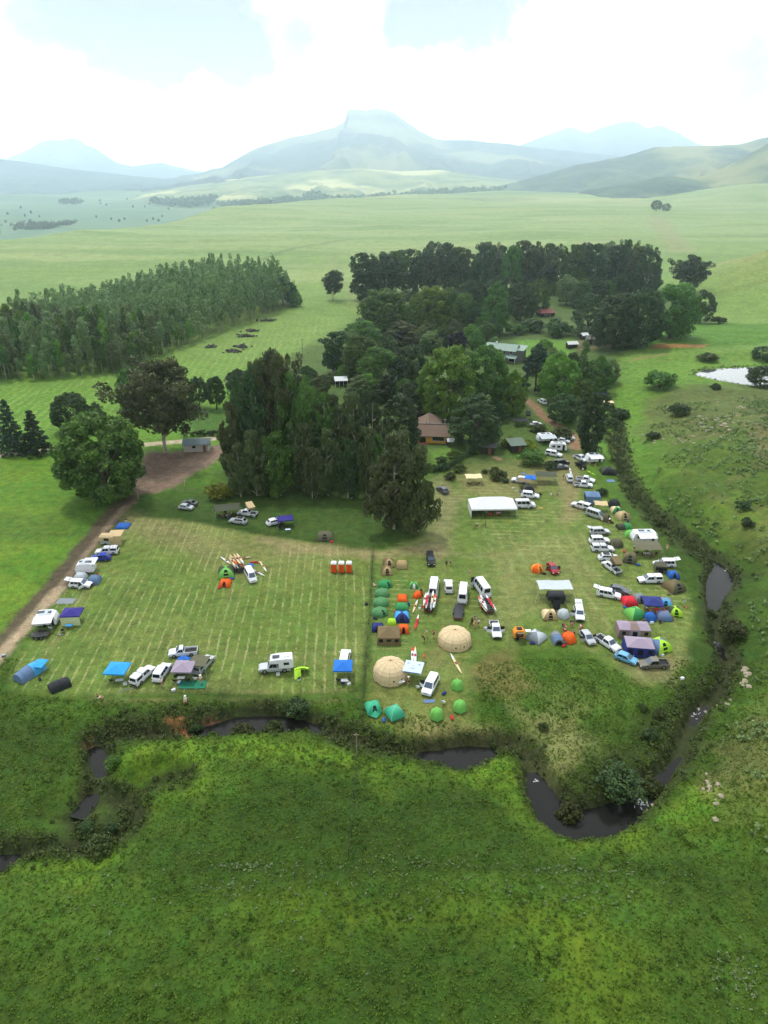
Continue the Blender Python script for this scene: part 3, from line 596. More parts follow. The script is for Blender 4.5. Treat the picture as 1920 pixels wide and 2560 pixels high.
def crown_euc(seed, w=2.9, z0=3.2, per=95, nc=80, s=.14, gap=.25):
    rg = np.random.default_rng(seed); cen = []; limbs = []
    top = np.array([rg.normal(0, .2), rg.normal(0, .2), 9.3])
    nl = 9
    for i in range(nl):
        z = z0 - 1.2 + (8.6 - z0) * (i / nl) + rg.uniform(-.3, .3); a = i * 2.4 + rg.uniform(-.5, .5); ln = w * (1.0 - .5 * max(0, (z - 6.5) / 3)) * rg.uniform(.65, 1.0)
        e = np.array([math.cos(a) * ln, math.sin(a) * ln, min(9.3, z + ln * rg.uniform(.5, .95))]); st = np.array([top[0] * z / 9.3, top[1] * z / 9.3, z]); mid = (st * .5 + e * .5) - np.array([0, 0, .25])
        limbs.append([(tuple(st), .11), (tuple(mid), .07), (tuple(e), .02)])
        k = int(nc / nl)
        for _ in range(k):
            u = rg.uniform(.35, 1.08); cen.append(st * (1 - u) + e * u + rg.normal(0, w * .13, 3) * np.array([1, 1, 1.2]))
    for _ in range(int(nc * .16)): cen.append(top + rg.normal(0, .55, 3) * np.array([1, 1, .7]))
    if w > 4:
        for _ in range(int(nc * .5)):
            d = rg.normal(0, 1, 3); d /= np.linalg.norm(d); r = rg.uniform(.55, 1.0); cen.append(np.array([d[0] * r * w * .84, d[1] * r * w * .84, 6.0 + d[2] * r * 3.4]))
    if z0 < 1:
        for _ in range(int(nc * .75)):
            d = rg.normal(0, 1, 3); d /= np.linalg.norm(d); r = rg.uniform(.6, 1.0); cen.append(np.array([d[0] * r * w * .82, d[1] * r * w * .82, 4.7 + d[2] * r * 4.2]))
    cen = np.array(cen); cen[:, 2] = np.clip(cen[:, 2], z0 * .8, 9.5)
    V, F, T = clumps(cen, rg.uniform(.5, 1.1, len(cen)) * w * .19, per, s, rg, .8, .15)
    pts = [((0, 0, -.3), .24)] + [((top[0] * z / 9.3 + rg.normal(0, .05), top[1] * z / 9.3 + rg.normal(0, .05), z), .22 * (1 - z / 10.2)) for z in (1.5, 3, 4.5, 6, 7.5, 9)]
    return (V, F, T), [pts] + limbs
def crown_slim(seed, w=1.35, z0=3.2, nc=40, per=48, s=.15):
    rg = np.random.default_rng(seed); z = rg.uniform(z0, 9.6, nc); k = np.sin(np.clip((z - z0 + .5) / (10.2 - z0), 0, 1) * math.pi) ** .6 * w * .75; a = rg.uniform(0, 6.28, nc)
    cen = np.stack([np.cos(a) * k * rg.uniform(.3, 1, nc), np.sin(a) * k * rg.uniform(.3, 1, nc), z], 1); return clumps(cen, w * .42, per, s, rg, 1.0, .2)
def crown_conifer(seed, w=3.0, tiers=13, per=26, s=.24):
    rg = np.random.default_rng(seed); cen = []
    for i in range(tiers):
        z = .9 + 8.6 * i / (tiers - 1); r = w * (1 - (z - .6) / 9.6) ** .85 * rg.uniform(.85, 1.1); k = max(3, int(11 * r / w))
        for j in range(k):
            a = 6.28 * j / k + rg.uniform(-.3, .3) + i
            for u in (.45, .75, 1.0): cen.append((math.cos(a) * r * u * rg.uniform(.85, 1.1), math.sin(a) * r * u, z - .35 * r * u * .5 + rg.uniform(-.15, .15)))
    cen.append((0, 0, 9.7)); cen = np.array(cen); return clumps(cen, w * .13, per, s * .8, rg, .5, .6)
def crown_column(seed, w=1.15, nc=60, per=34, s=.17):
    rg = np.random.default_rng(seed); z = rg.uniform(.8, 9.7, nc); k = w * np.clip(np.sin((z / 10) ** .8 * math.pi), .15, 1) ** .5 * .7; a = rg.uniform(0, 6.28, nc)
    return clumps(np.stack([np.cos(a) * k, np.sin(a) * k, z], 1), .42, per, s, rg, 1.5, .3)
def crown_bush(seed, w=6.0, nc=46, per=60, s=.42):
    """a low shrub: 10 units high, 12 wide"""
    rg = np.random.default_rng(seed); cen = []
    while len(cen) < nc:
        d = rg.normal(0, 1, 3); d /= np.linalg.norm(d); d[2] = abs(d[2]) if d[2] < -.2 else d[2]; r = rg.uniform(.55, 1.0) ** .6 * rg.choice([.85, 1.0, 1.1])
        cen.append((d[0] * r * w * .85, d[1] * r * w * .85, 2.6 + d[2] * r * 6.0))
    return clumps(np.array(cen), rg.uniform(.8, 1.4, nc) * 1.7, per, s, rg)
def trunk_broad(seed, h=4.5, r=.32, spread=2.4):
    rg = np.random.default_rng(seed); P = [[((0, 0, -.3), r * 1.25), ((.05, 0, h * .35), r * .85), ((0, .05, h), r * .55)]]
    for i in range(5):
        a = i * 1.26 + rg.uniform(-.4, .4); P.append([((0, 0, h * rg.uniform(.45, .95)), r * .45), ((math.cos(a) * spread * .5, math.sin(a) * spread * .5, h + 1), r * .28), ((math.cos(a) * spread, math.sin(a) * spread, h + 2.8), r * .1)])
    return P
TREE_KIT = {}
def tree_kit(kind, var):
    k = (kind, var)
    if k in TREE_KIT: return TREE_KIT[k]
    sd = 100 + var * 13 + sum(map(ord, kind))
    if kind == 'broad': c, p, hw = crown_broad(sd), trunk_broad(sd), 4.6
    elif kind == 'low': c, p, hw = crown_broad(sd, z0=.3, nc=120), trunk_broad(sd, 3), 4.6          # foliage to the ground
    elif kind == 'round': c, p, hw = crown_broad(sd, z0=.05, nc=200, lob=12, per=110), trunk_broad(sd, 3), 4.4
    elif kind == 'cone': c, p, hw = crown_broad(sd, w=3.6, z0=.3, nc=105, cone=.45), trunk_broad(sd, 4, .25, 1.2), 3.3
    elif kind == 'euc': c, p = crown_euc(sd); hw = 2.9
    elif kind == 'wide_euc': c, p = crown_euc(sd, w=4.6, z0=2.8, nc=120, per=92, s=.15); hw = 4.8
    elif kind == 'full_euc': c, p = crown_euc(sd, w=3.6, z0=.7, nc=130, per=92, s=.145); hw = 3.7
    elif kind == 'slim': c, p, hw = crown_slim(sd, z0=(1.2, 3.0, 4.2, 2.2, 3.6)[var]), [[((0, 0, -.2), .10), ((.05, 0, 5), .07), ((0, 0, 9), .02)]], 1.35
    elif kind == 'conifer': c, p, hw = crown_conifer(sd), [[((0, 0, -.3), .24), ((0, 0, 9.5), .03)]], 3.0
    elif kind == 'column': c, p, hw = crown_column(sd), [[((0, 0, -.3), .2), ((0, 0, 9), .03)]], 1.15
    elif kind == 'bush': c, p, hw = crown_bush(sd), [[((0, 0, -.5), .5), ((.4, 0, 3), .35), ((1.5, .5, 6), .1)], [((0, 0, 0), .4), ((-1, .8, 3), .25), ((-2.5, 1.5, 6), .1)]], 6.6
    cm = np_mesh('crown', *c[:2], tone=c[2]); cm.materials.append(LM['broad']); tm = limb_mesh('trunk', p); tm.materials.append(BARKD)
    TREE_KIT[k] = (cm, tm, hw); return TREE_KIT[k]
def put(o, *ms):
    for i, m in enumerate(ms):
        if m: o.material_slots[i].link = 'OBJECT'; o.material_slots[i].material = m
def tree_at(name, kind, x, y, z, h, w, leaf, label, group=None, bark=None, cat='tree', rg=random):
    cm, tm, hw = tree_kit(kind, rg.randrange({'slim': 5, 'broad': 4, 'euc': 5, 'bush': 4}.get(kind, 3)))
    o = empty(name, (x, y, z - .05), rg.uniform(0, 6.28), (w / 2 / hw, w / 2 / hw, h / 10)); tag(o, label, cat, group)
    t = link('trunk' if cat != 'shrub' else 'stem', tm, o); c = link('crown' if cat != 'shrub' else 'foliage', cm, o); put(c, LM[leaf]); put(t, bark)
    return o
def tree_px(name, kind, px, py, ytop, wpx, leaf, label, group=None, bark=None, cat='tree'):
    """an upright plant whose foot shows at px, py, its top at row ytop and its crown wpx wide"""
    x, y, z = gp(px, py); h = height_to(x, y, z, ytop); w = wpx * zdepth(x, y, z) / FPX
    if kind == 'bush': h = min(h, .5 * w + .25)
    y += w * .2          # the row given is the crown's near edge, a little in front of the trunk
    return tree_at(name, kind, x, y, tz(x, y), h, w, leaf, label, group, bark, cat)

def scatter(polys, n, rg, ymin=40):
    out = []
    for P in polys:
        g = G(P); a = np.array(g); area = abs(np.sum(a[:, 0] * np.roll(a[:, 1], -1) - a[:, 1] * np.roll(a[:, 0], -1))) / 2; c = rg.uniform(a.min(0), a.max(0), (int(n * area * 3) + 10, 2)); m = poly_sd(c[:, 0], c[:, 1], g) < 0; out.append(c[m][:int(n * area)])
    return np.concatenate(out)
for row in (
    # left of the road
    ('conifer_tree', 'conifer', 31, 1136, 1003, 70, 'conifer', 'dark pointed conifer at the left edge beyond the meadow, the taller of two'),
    ('conifer_tree', 'conifer', 88, 1138, 1030, 74, 'conifer', 'dark pointed conifer just right of the taller one, by the gravel road'),
    ('broadleaf_tree', 'round', 178, 1085, 985, 88, 'dark', 'dark round tree behind the two conifers beside the gravel road'),
    ('broadleaf_tree', 'low', 238, 1075, 1010, 52, 'dark', 'small dark tree between the round dark tree and the big eucalyptus'),
    ('broadleaf_tree', 'round', 252, 1262, 1035, 212, 'broad', 'big round leafy green tree beside the dirt road bend'),
    ('eucalyptus_tree', 'wide_euc', 402, 1148, 915, 215, 'olive', 'large spreading eucalyptus with pale limbs beside the small cottage', None, BARK),
    ('broadleaf_tree', 'low', 330, 1030, 915, 70, 'broad', 'dark tree peeking out behind the large spreading eucalyptus'),
    ('broadleaf_tree', 'broad', 497, 1022, 942, 48, 'dark', 'leftmost of three dark trees in the row behind the cottage'),
    ('broadleaf_tree', 'broad', 540, 1026, 940, 46, 'dark', 'rightmost of three dark trees in the row behind the cottage'),
    ('broadleaf_tree', 'low', 468, 1016, 962, 36, 'dark', 'lowest of three dark trees in the row behind the cottage'),
    ('broadleaf_tree', 'broad', 596, 995, 925, 62, 'dark', 'dark tree left of the tallest eucalyptus in the grove'),
    ('broadleaf_tree', 'low', 768, 988, 916, 66, 'dark', 'dark round tree at the meadow edge behind the grove'),
    ('flowering_bush', 'bush', 548, 1250, 1146, 76, 'yellow', 'yellow green bushy tree at the near left corner of the grove', None, None, 'shrub'),
    ('broadleaf_tree', 'low', 705, 766, 688, 70, 'dark', 'largest round tree at the right end of the plantation'), ('broadleaf_tree', 'low', 668, 775, 700, 48, 'broad', 'round tree left of the largest one at the plantation end'), ('eucalyptus_tree', 'euc', 664, 760, 676, 30, 'dark', 'slim tall tree rising at the right end of the plantation', None, BARK), ('broadleaf_tree', 'low', 740, 768, 728, 34, 'broad', 'small tree at the very right tip of the plantation'),
    # front clump
    ('eucalyptus_tree', 'full_euc', 985, 1335, 1088, 128, 'olive', 'bushy olive eucalyptus in front of the grove, its left half', None, BARK),
    ('eucalyptus_tree', 'full_euc', 1045, 1338, 1122, 92, 'euc', 'bushy eucalyptus in front of the grove, its darker right half', None, BARK),
    # centre
    ('cedar_tree', 'cone', 1000, 1142, 992, 104, 'dark', 'very dark conical tree left of the thatched yellow house'),
    ('cedar_tree', 'cone', 1190, 1124, 988, 114, 'dark', 'dark blue green tree right of the thatched yellow house'),
    ('broadleaf_tree', 'round', 1116, 1056, 866, 132, 'bright', 'tall bright green tree behind the thatched yellow house'),
    ('broadleaf_tree', 'round', 1210, 1034, 862, 116, 'broad', 'tall green tree right of the bright one behind the thatched house'),
    ('broadleaf_tree', 'low', 1283, 1045, 926, 62, 'bright', 'light green tree where the red dirt track starts'),
    ('broadleaf_tree', 'round', 962, 850, 724, 122, 'broad', 'big dome shaped tree above the homestead, left of two'),
    ('broadleaf_tree', 'round', 1078, 842, 716, 92, 'bright', 'big bright dome shaped tree above the homestead, middle'),
    ('broadleaf_tree', 'low', 1128, 838, 718, 86, 'broad', 'big dark dome shaped tree above the homestead, beside the bright one'),
    ('poplar_tree', 'cone', 1236, 838, 700, 60, 'broad', 'tall narrow tree behind the green roofed house'),
    ('broadleaf_tree', 'low', 1190, 830, 752, 50, 'dark', 'smaller dark tree left of the tall narrow one'),
    ('broadleaf_tree', 'low', 1303, 804, 702, 78, 'dark', 'rounded dark tree left of the red roofed cottage'),
    ('broadleaf_tree', 'low', 1344, 790, 698, 56, 'broad', 'green rounded tree just behind the red roofed cottage'),
    ('broadleaf_tree', 'low', 904, 880, 803, 88, 'broad', 'broad green tree at the left of the homestead wood'),
    ('eucalyptus_tree', 'full_euc', 836, 935, 832, 62, 'dark', 'ragged dark tree at the left edge of the homestead wood', None, BARK),
    ('broadleaf_tree', 'low', 908, 958, 838, 96, 'broad', 'leafy tree right of the ragged one at the wood edge'),
    ('broadleaf_tree', 'low', 950, 980, 868, 100, 'broad', 'leafy olive tree in the middle of the homestead wood'),
    ('broadleaf_tree', 'low', 1020, 980, 864, 92, 'dark', 'dark leafy tree left of the tall bright green tree'),
    ('cypress_tree', 'cone', 1004, 872, 804, 90, 'olive', 'brownish green cypress in the middle of the homestead wood'),
    ('broadleaf_tree', 'broad', 1078, 885, 828, 58, 'plant', 'pale grey green tree left of the purple tree'),
    ('purple_tree', 'low', 1144, 885, 829, 46, 'purple', 'dark purple round tree near the green roofed house'),
    ('cedar_tree', 'cone', 898, 1005, 940, 62, 'plant', 'blue green cedar beside the white roofed shed'),
    ('cedar_tree', 'cone', 970, 1010, 938, 60, 'dark', 'dark cedar between the white roofed shed and the thatched house'),
    ('cedar_tree', 'cone', 1022, 1050, 957, 66, 'dark', 'blue green cedar just above the thatched roof'),
    ('broadleaf_tree', 'low', 1060, 1005, 940, 60, 'dark', 'dark shaded tree tucked left of the tall bright tree trunk'),
    # right
    ('broadleaf_tree', 'low', 1394, 1012, 878, 98, 'bright', 'bright green leafy tree beside the red dirt track'),
    ('poplar_tree', 'column', 1453, 982, 852, 26, 'broad', 'narrow columnar poplar right of the bright green tree'),
    ('broadleaf_tree', 'low', 1497, 985, 890, 66, 'broad', 'rounded green tree right of the columnar poplar'),
    ('pine_tree', 'cone', 1340, 982, 860, 62, 'conifer', 'dark pine left of the bright tree by the dirt track'),
    ('broadleaf_tree', 'low', 1412, 1062, 985, 80, 'dark', 'dark low tree on the inside bend of the dirt track'),
    ('eucalyptus_tree', 'full_euc', 1476, 1140, 985, 82, 'dark', 'dark eucalyptus beside the stream at the top of the camp', None, BARK),
    ('broadleaf_tree', 'round', 1540, 875, 730, 112, 'dark', 'massive dark tree above the lawn, left of the pond'),
    ('broadleaf_tree', 'round', 1600, 872, 716, 100, 'dark', 'massive dark tree in the middle of the clump by the pond lawn'),
    ('broadleaf_tree', 'round', 1683, 848, 704, 112, 'broad', 'massive green tree at the right of the clump by the pond lawn'),
    ('broadleaf_tree', 'low', 1756, 810, 724, 62, 'dark', 'rounded tree at the right end of the clump above the lawn'),
    ('eucalyptus_tree', 'wide_euc', 1726, 738, 643, 84, 'dark', 'solitary tall eucalyptus rising behind the pond lawn', None, BARK),
    ('broadleaf_tree', 'low', 1527, 720, 650, 74, 'broad', 'dome shaped tree in front of the eucalyptus row'),
    ('broadleaf_tree', 'low', 1488, 750, 692, 70, 'dark', 'dark tree left of and below the dome shaped one'),
    ('broadleaf_tree', 'low', 1616, 738, 678, 76, 'dark', 'dark tree right of and below the dome shaped one'),
    ('broadleaf_tree', 'low', 1562, 742, 684, 60, 'dark', 'dark tree directly in front of the dome shaped one'),
    ('broadleaf_tree', 'low', 1473, 832, 735, 80, 'dark', 'dark tree right of the red roofed cottage'),
    ('broadleaf_tree', 'low', 1418, 766, 686, 56, 'plant', 'grey green tree between the red cottage and the eucalyptus row'),
    ('broadleaf_tree', 'low', 1450, 765, 696, 58, 'broad', 'green tree behind the dark one right of the red cottage'),
    ('broadleaf_tree', 'low', 1240, 765, 690, 66, 'dark', 'dark tree in the hollow between the dome trees and the eucalyptus row'),
    ('broadleaf_tree', 'low', 1175, 768, 700, 56, 'dark', 'dark tree under the middle of the eucalyptus row'),
    ('eucalyptus_tree', 'wide_euc', 832, 752, 678, 52, 'dark', 'lone eucalyptus standing in the pasture left of the row', None, BARK),
    ('broadleaf_tree', 'broad', 1642, 528, 500, 26, 'dark', 'left of a pair of lone trees far out on the plain'),
    ('broadleaf_tree', 'low', 1666, 528, 508, 22, 'dark', 'right, lower of a pair of lone trees far out on the plain'),
    ('broadleaf_tree', 'low', 1914, 905, 868, 60, 'dark', 'dark tree above the right end of the pond'),
    ('broadleaf_tree', 'low', 1908, 968, 915, 70, 'dark', 'dark tree standing over the pond on the right'),
    ):
    row = list(row); row[5] *= 1.16 if row[3] < 1130 else 1.03; tree_px(*row)
_sh = 'shrubs round the camp and stream'
for px, py, yt, w, leaf, lab in (
    (1554, 1042, 988, 56, 'dark', 'dark rounded shrub beside the hillside tents'), (1531, 1068, 1029, 46, 'dark', 'dark rounded shrub below the blue hillside tent'),
    (1635, 1098, 1042, 40, 'dark', 'tall dark shrub on the near edge of the rocky hillside'), (1700, 1040, 988, 60, 'dark', 'dark shrub among rocks on the hillside'),
    (1655, 974, 926, 92, 'broad', 'wide green shrub on the slope below the pond dam'), (1330, 832, 795, 72, 'dark', 'garden shrub below the red roofed cottage'),
    (1400, 842, 788, 84, 'dark', 'large garden shrub between the red cottage and the stone barn'), (1290, 838, 800, 60, 'broad', 'garden shrub behind the green roofed house'),
    (1455, 845, 806, 60, 'dark', 'garden shrub left of the stone barn'), (1245, 1200, 1158, 56, 'scrub', 'brownish shrub in the middle of the upper camp'),
    (1264, 1208, 1186, 22, 'dark', 'small dark shrub right of the brownish one'), (1212, 1184, 1168, 18, 'scrub', 'tiny brown shrub left of the brownish one'),
    (1272, 1118, 1088, 50, 'yellow', 'yellow green bush left of the green roofed hut'), (1322, 1128, 1088, 50, 'yellow', 'yellow green bush right of the green roofed hut'),
    (1330, 1166, 1110, 78, 'broad', 'big round bush beside the caravans'), (1378, 1175, 1135, 40, 'dark', 'dark bush at the end of the big round one by the dark cars'),
    (1135, 1150, 1112, 44, 'broad', 'rounded bush on the lawn of the thatched house'), (1104, 1160, 1140, 34, 'dark', 'low bush beside the hedge of the thatched house'),
    (1190, 1137, 1118, 24, 'broad', 'bush at the right end of the clipped hedge'), (1125, 1200, 1178, 34, 'scrub', 'scrubby bush below the clipped hedge, left'), (1150, 1182, 1152, 38, 'broad', 'scrubby bush below the clipped hedge, right'),
    (1405, 1100, 1072, 70, 'scrub', 'dark flower bed shrub behind the caravans'), (1345, 1082, 1062, 50, 'scrub', 'scrub above the white roofed awning'), (1505, 1240, 1205, 36, 'dark', 'dark bush behind the two white pickups'),
    (1860, 1275, 1222, 44, 'dark', 'dark rounded tree on the hillside, upper of two'), (1872, 1318, 1245, 40, 'dark', 'dark tall shrub on the hillside, lower of two'),
    (1630, 1842, 1798, 46, 'dark', 'round bush above the stream bend, middle'), (1650, 1790, 1764, 36, 'scrub', 'round bush above the stream bend, upper right'), (1610, 1775, 1752, 30, 'scrub', 'small round bush above the stream bend, upper left'),
    (1360, 1822, 1790, 30, 'scrub', 'small bush in the rough grass of the point'), (1560, 1975, 1880, 130, 'dark', 'large dark bush over the stream on the point'), (1640, 1950, 1880, 70, 'scrub', 'bush right of the large dark one over the stream'),
    (1432, 2014, 1975, 70, 'scrub', 'bushy grass clump at the tip of the point above the pool'), (740, 1770, 1722, 76, 'dark', 'dark bush on the bank below the lime green tent'), (680, 1806, 1776, 60, 'scrub', 'rounded bush on the inside of the stream bend, right'),
    (600, 1822, 1790, 70, 'scrub', 'rounded bush beside the eroded red bank'), (525, 1815, 1788, 34, 'broad', 'green bush beside the small stream pool'), (480, 1800, 1766, 40, 'dark', 'bush between the two red earth scars'),
    (275, 1910, 1870, 50, 'broad', 'green bush over the small pool at left'), (210, 2055, 2020, 44, 'dark', 'dark bush at the mouth of the old stream loop'), (270, 2055, 2022, 36, 'dark', 'dark bush in the middle of the old stream loop'), (240, 2128, 2072, 76, 'scrub', 'large scrubby bush at the foot of the stream loop'),
    (1480, 1420, 1420, 1, 'dark', None), (1650, 1310, 1276, 36, 'scrub', 'scrub on the stream line right of the green tunnel tent'), (1780, 1520, 1480, 30, 'scrub', 'scrub on the left bank of the upper pool'),
    (1838, 1590, 1500, 80, 'scrub', 'tangled bush on the right bank below the upper pool'), (1690, 752, 1, 1, 'dark', None), (1800, 810, 790, 46, 'scrub', 'dark scrub at the right end of the lawn'), (1772, 905, 886, 60, 'scrub', 'reeds and scrub at the head of the pond'), (1790, 975, 958, 30, 'dark', 'little bush on the pond dam'),
    (1750, 441, 424, 30, 'dark', 'lone dark tree on the far knoll'), (1090, 2052, 1, 1, 'dark', None), (1360, 968, 948, 26, 'dark', 'shrub beside the dirt track'), (820, 960, 925, 50, 'broad', 'shrubbery left of the white roofed shed'), (845, 1045, 1010, 36, 'yellow', 'bright yellow green shrub in the clearing behind the grove'), (780, 1020, 985, 60, 'broad', 'shrubbery in the clearing behind the grove')):
    if lab: tree_px('shrub' if 'tree' not in lab else 'small_tree', 'bush', px, py, yt, w, leaf, lab, _sh, None, 'shrub' if 'tree' not in lab else 'tree')
# tall eucalyptus row at the back
rg_ = random.Random(5)
k = 26
for i in range(k):
    u = i / (k - 1); px = 908 + u * 715 + rg_.uniform(-8, 8); py = 752 - 8 * u + (rg_.uniform(-22, 4) if i else 0)
    top = np.interp(u, [0, .1, .2, .3, .38, .6, .75, .9, 1], [626, 632, 622, 606, 612, 606, 600, 602, 606]) + rg_.uniform(-6, 12)
    if i == k - 1: py = 748
    tree_px('eucalyptus_tree', ('full_euc', 'low', 'full_euc', 'wide_euc')[i % 4], px, py, top, rg_.uniform(58, 84), ('dark', 'euc', 'dark', 'broad', 'euc')[i % 5], 'tall dark eucalyptus in the long row behind the homestead', 'eucalyptus row behind the homestead', BARK)
# the eucalyptus grove
grove = [(700, 1205, 882, 118), (640, 1215, 935, 96), (590, 1222, 1010, 72), (740, 1210, 925, 90), (610, 1185, 985, 78), (665, 1180, 900, 92), (720, 1160, 930, 86), (780, 1200, 1000, 62), (815, 1205, 985, 60), (850, 1205, 1000, 62), (890, 1210, 985, 60), (930, 1215, 982, 60), (955, 1205, 1010, 52),
         (800, 1165, 1000, 60), (840, 1160, 990, 60), (880, 1170, 980, 56), (920, 1170, 978, 58), (760, 1235, 1060, 60), (700, 1245, 1070, 70), (640, 1245, 1080, 74), (820, 1245, 1075, 58), (870, 1250, 1085, 56), (915, 1248, 1070, 56), (945, 1240, 1090, 50), (600, 1248, 1100, 60), (780, 1250, 1120, 50)]
for i, (px, py, top, w) in enumerate(grove):
    if i == 0: tree_px('eucalyptus_tree', 'wide_euc', px, py, top, w, 'euc', 'tallest eucalyptus of the grove with a bare white trunk', None, BARK)
    else: tree_px('eucalyptus_tree', 'wide_euc' if i in (1, 3, 5, 6) else 'euc' if 7 <= i <= 12 else 'full_euc', px, py, top + (14 if i % 3 == 0 else 0), w * 1.12, ('euc', 'dark', 'euc', 'broad', 'euc')[i % 5], 'slender dark eucalyptus crowded into the grove below the gravel road', 'eucalyptus grove', BARK)
# smaller trees that fill the homestead wood
FILL = [[(840, 925), (900, 840), (960, 800), (1130, 800), (1240, 810), (1240, 880), (1180, 900), (1090, 930), (1060, 1000), (1010, 1060), (960, 1090), (900, 1030), (860, 985)], [(1000, 770), (1160, 740), (1640, 735), (1640, 760), (1530, 800), (1460, 800), (1400, 770), (1300, 790), (1230, 790), (1130, 800)], [(1310, 930), (1360, 890), (1440, 905), (1520, 905), (1530, 980), (1480, 1040), (1420, 1040), (1370, 1000)], [(1150, 1030), (1290, 1010), (1300, 1045), (1240, 1070), (1150, 1075)], [(600, 1010), (640, 980), (760, 985), (840, 1000), (840, 1060), (780, 1090), (640, 1080)], [(585, 1180), (960, 1160), (975, 1235), (600, 1250)]]
rg6 = np.random.default_rng(61); kinds = ['dark', 'broad', 'bright', 'broad', 'euc', 'plant']
for fi, Pp in enumerate(FILL):
    for (x, y) in scatter([Pp], (.0075, .0052, .010, .010, .007, .014)[fi], rg6):
        h = rg6.uniform(6.5, 11.5) if fi != 5 else rg6.uniform(4, 8); tree_at('broadleaf_tree', 'low', x, y, tz(x, y), h, h * rg6.uniform(.75, 1.0), kinds[int(rg6.integers(6))], 'smaller leafy tree filling the gaps of the homestead wood' if fi != 5 else 'low tree in the shade under the eucalyptus grove', 'smaller trees of the homestead wood' if fi != 5 else 'undergrowth trees of the grove')
# the plantation at left: the nearest trees one by one, the rest as one wood
PL = G([(-130, 968), (0, 958), (200, 942), (330, 930), (470, 866), (560, 828), (690, 784), (745, 760), (700, 745), (560, 733), (450, 732), (380, 748), (200, 790), (0, 830), (-150, 850)])
pa = np.array(PL); rg2 = np.random.default_rng(12); pts = []
cand = rg2.uniform(pa.min(0), pa.max(0), (40000, 2)); cand = cand[poly_sd(cand[:, 0], cand[:, 1], PL) < -.5]
edge_d = -poly_sd(cand[:, 0], cand[:, 1], PL); keep = []
cell = {}
for (x, y), e in zip(cand, edge_d):
    md = 3.3 if e < 14 else 4.4; kx, ky = int(x // 6), int(y // 6)
    if all((x - a) ** 2 + (y - b) ** 2 > md * md for i in (-1, 0, 1) for j in (-1, 0, 1) for a, b in cell.get((kx + i, ky + j), ())):
        cell.setdefault((kx, ky), []).append((x, y)); keep.append((x, y, e))
keep.sort(key=lambda p: p[1]); vis = [p for p in keep if abs(p[0] / max(p[1], 1)) < .66]
def pl_height(x, y, e):
    u = fbm(np.array([x / 70]), np.array([y / 70]), 300)[0]; big = sst(np.array([x]), -150, -90)[0] * sst(np.array([y]), 330, 400)[0]
    return (14 + 6 * u + 8.5 * big) * (.62 + .38 * min(1, e / 9)) * random.uniform(.62, 1.28)
front = [p for p in vis if True][:290]; rest = [p for p in keep if p not in set(front)]
for x, y, e in front:
    h = pl_height(x, y, e); tree_at('plantation_tree', 'slim' if random.random() < .86 else 'cone', x, y, tz(x, y), h, random.uniform(3.4, 4.9) * (h / 13) ** .5, random.choice(('plant', 'plant', 'plant', 'broad', 'bright', 'euc')), 'slender young plantation tree in the dense wood at left', 'plantation trees at left', BARK)
VV, FF, TT = [], [], []; kv = 0
for x, y, e in rest:
    h = pl_height(x, y, e); V, Fq, T = crown_slim(int(abs(x * 13 + y * 7)) % 9999, nc=20, per=18, s=.24, z0=3.0); w = random.uniform(1.5, 2.0); z = tz(x, y)
    V = V * np.array([w, w, h / 10]) + np.array([x, y, z]); VV.append(V); FF.append(Fq + kv); TT.append(np.clip(T * .7 + random.uniform(0, .3), 0, 1)); kv += len(V)
    q = 3; a = np.array([[-.12, 0], [.12, .0], [0, .14]]); P = np.array([(x + i, y + j, z - .2) for i, j in a] + [(x, y, z + h * .85)]); 
mw = np_mesh('plantation_wood', np.concatenate(VV), np.concatenate(FF), tone=np.concatenate(TT), m=LM['plant']); wood = link('woods', mw); tag(wood, 'dense mass of plantation crowns behind the front trees', 'wood', kind='stuff')
tb = MB()
for x, y, e in rest[::1]:
    if y < 520: tb.tube((x, y, tz(x, y) - .2), (x, y, tz(x, y) + 10), .13, .05, 4)
tr_ = tb.build('trunk', BARK, wood); tr_['kind'] = 'stuff'
# far tree belts and dots in the valley
def belt(pts, n, wpx, seed, hh=(9, 14), lab='far belt of blue green trees'):
    rg = np.random.default_rng(seed); VV, FF, TT = [], [], []; kv = 0; P = [(lambda d, Yb: (d[0] * Yb / d[1], Yb))(camray(a, 480), b) for a, b in pts]
    for _ in range(n):
        u = rg.uniform(0, len(P) - 1); i = int(min(u, len(P) - 2)); f = u - i; x = P[i][0] * (1 - f) + P[i + 1][0] * f; y = P[i][1] * (1 - f) + P[i + 1][1] * f + rg.uniform(-1, 1) * wpx; z = tz(x, y); h = rg.uniform(*hh)
        cen = rg.normal(0, 1, (7, 3)) * np.array([h * .22, h * .22, h * .2]) + np.array([x, y, z + h * .58]); V, Fq, T = clumps(cen, h * .25, 12, h * .11, rg); VV.append(V); FF.append(Fq + kv); TT.append(T); kv += len(V)
    return tag(link('woods', np_mesh('woods', np.concatenate(VV), np.concatenate(FF), tone=np.concatenate(TT), m=LM['dark'])), lab, 'wood', kind='stuff')
belt([(385, 3900), (460, 3850), (530, 3900)], 110, 90, 1, (24, 34), 'far dark wood at left on the valley floor')
belt([(552, 3700), (640, 3600), (700, 3600), (785, 3750)], 190, 90, 2, (24, 34), 'far dark wood in the middle of the valley')
belt([(765, 4300), (860, 4100), (960, 4000), (1060, 4050), (1180, 4200), (1280, 4300)], 380, 120, 3, (30, 46), 'long far belt of dark trees across the valley')
belt([(980, 4900), (1055, 4900)], 50, 70, 4, (26, 36), 'small far clump of trees above the long belt')
belt([(45, 2350), (90, 2250), (150, 2400)], 110, 90, 5, (10, 16), 'dark thicket on the left valley slope')
belt([(150, 4000), (195, 4000)], 30, 40, 6, (20, 30), 'small dark grove on the valley edge at far left')
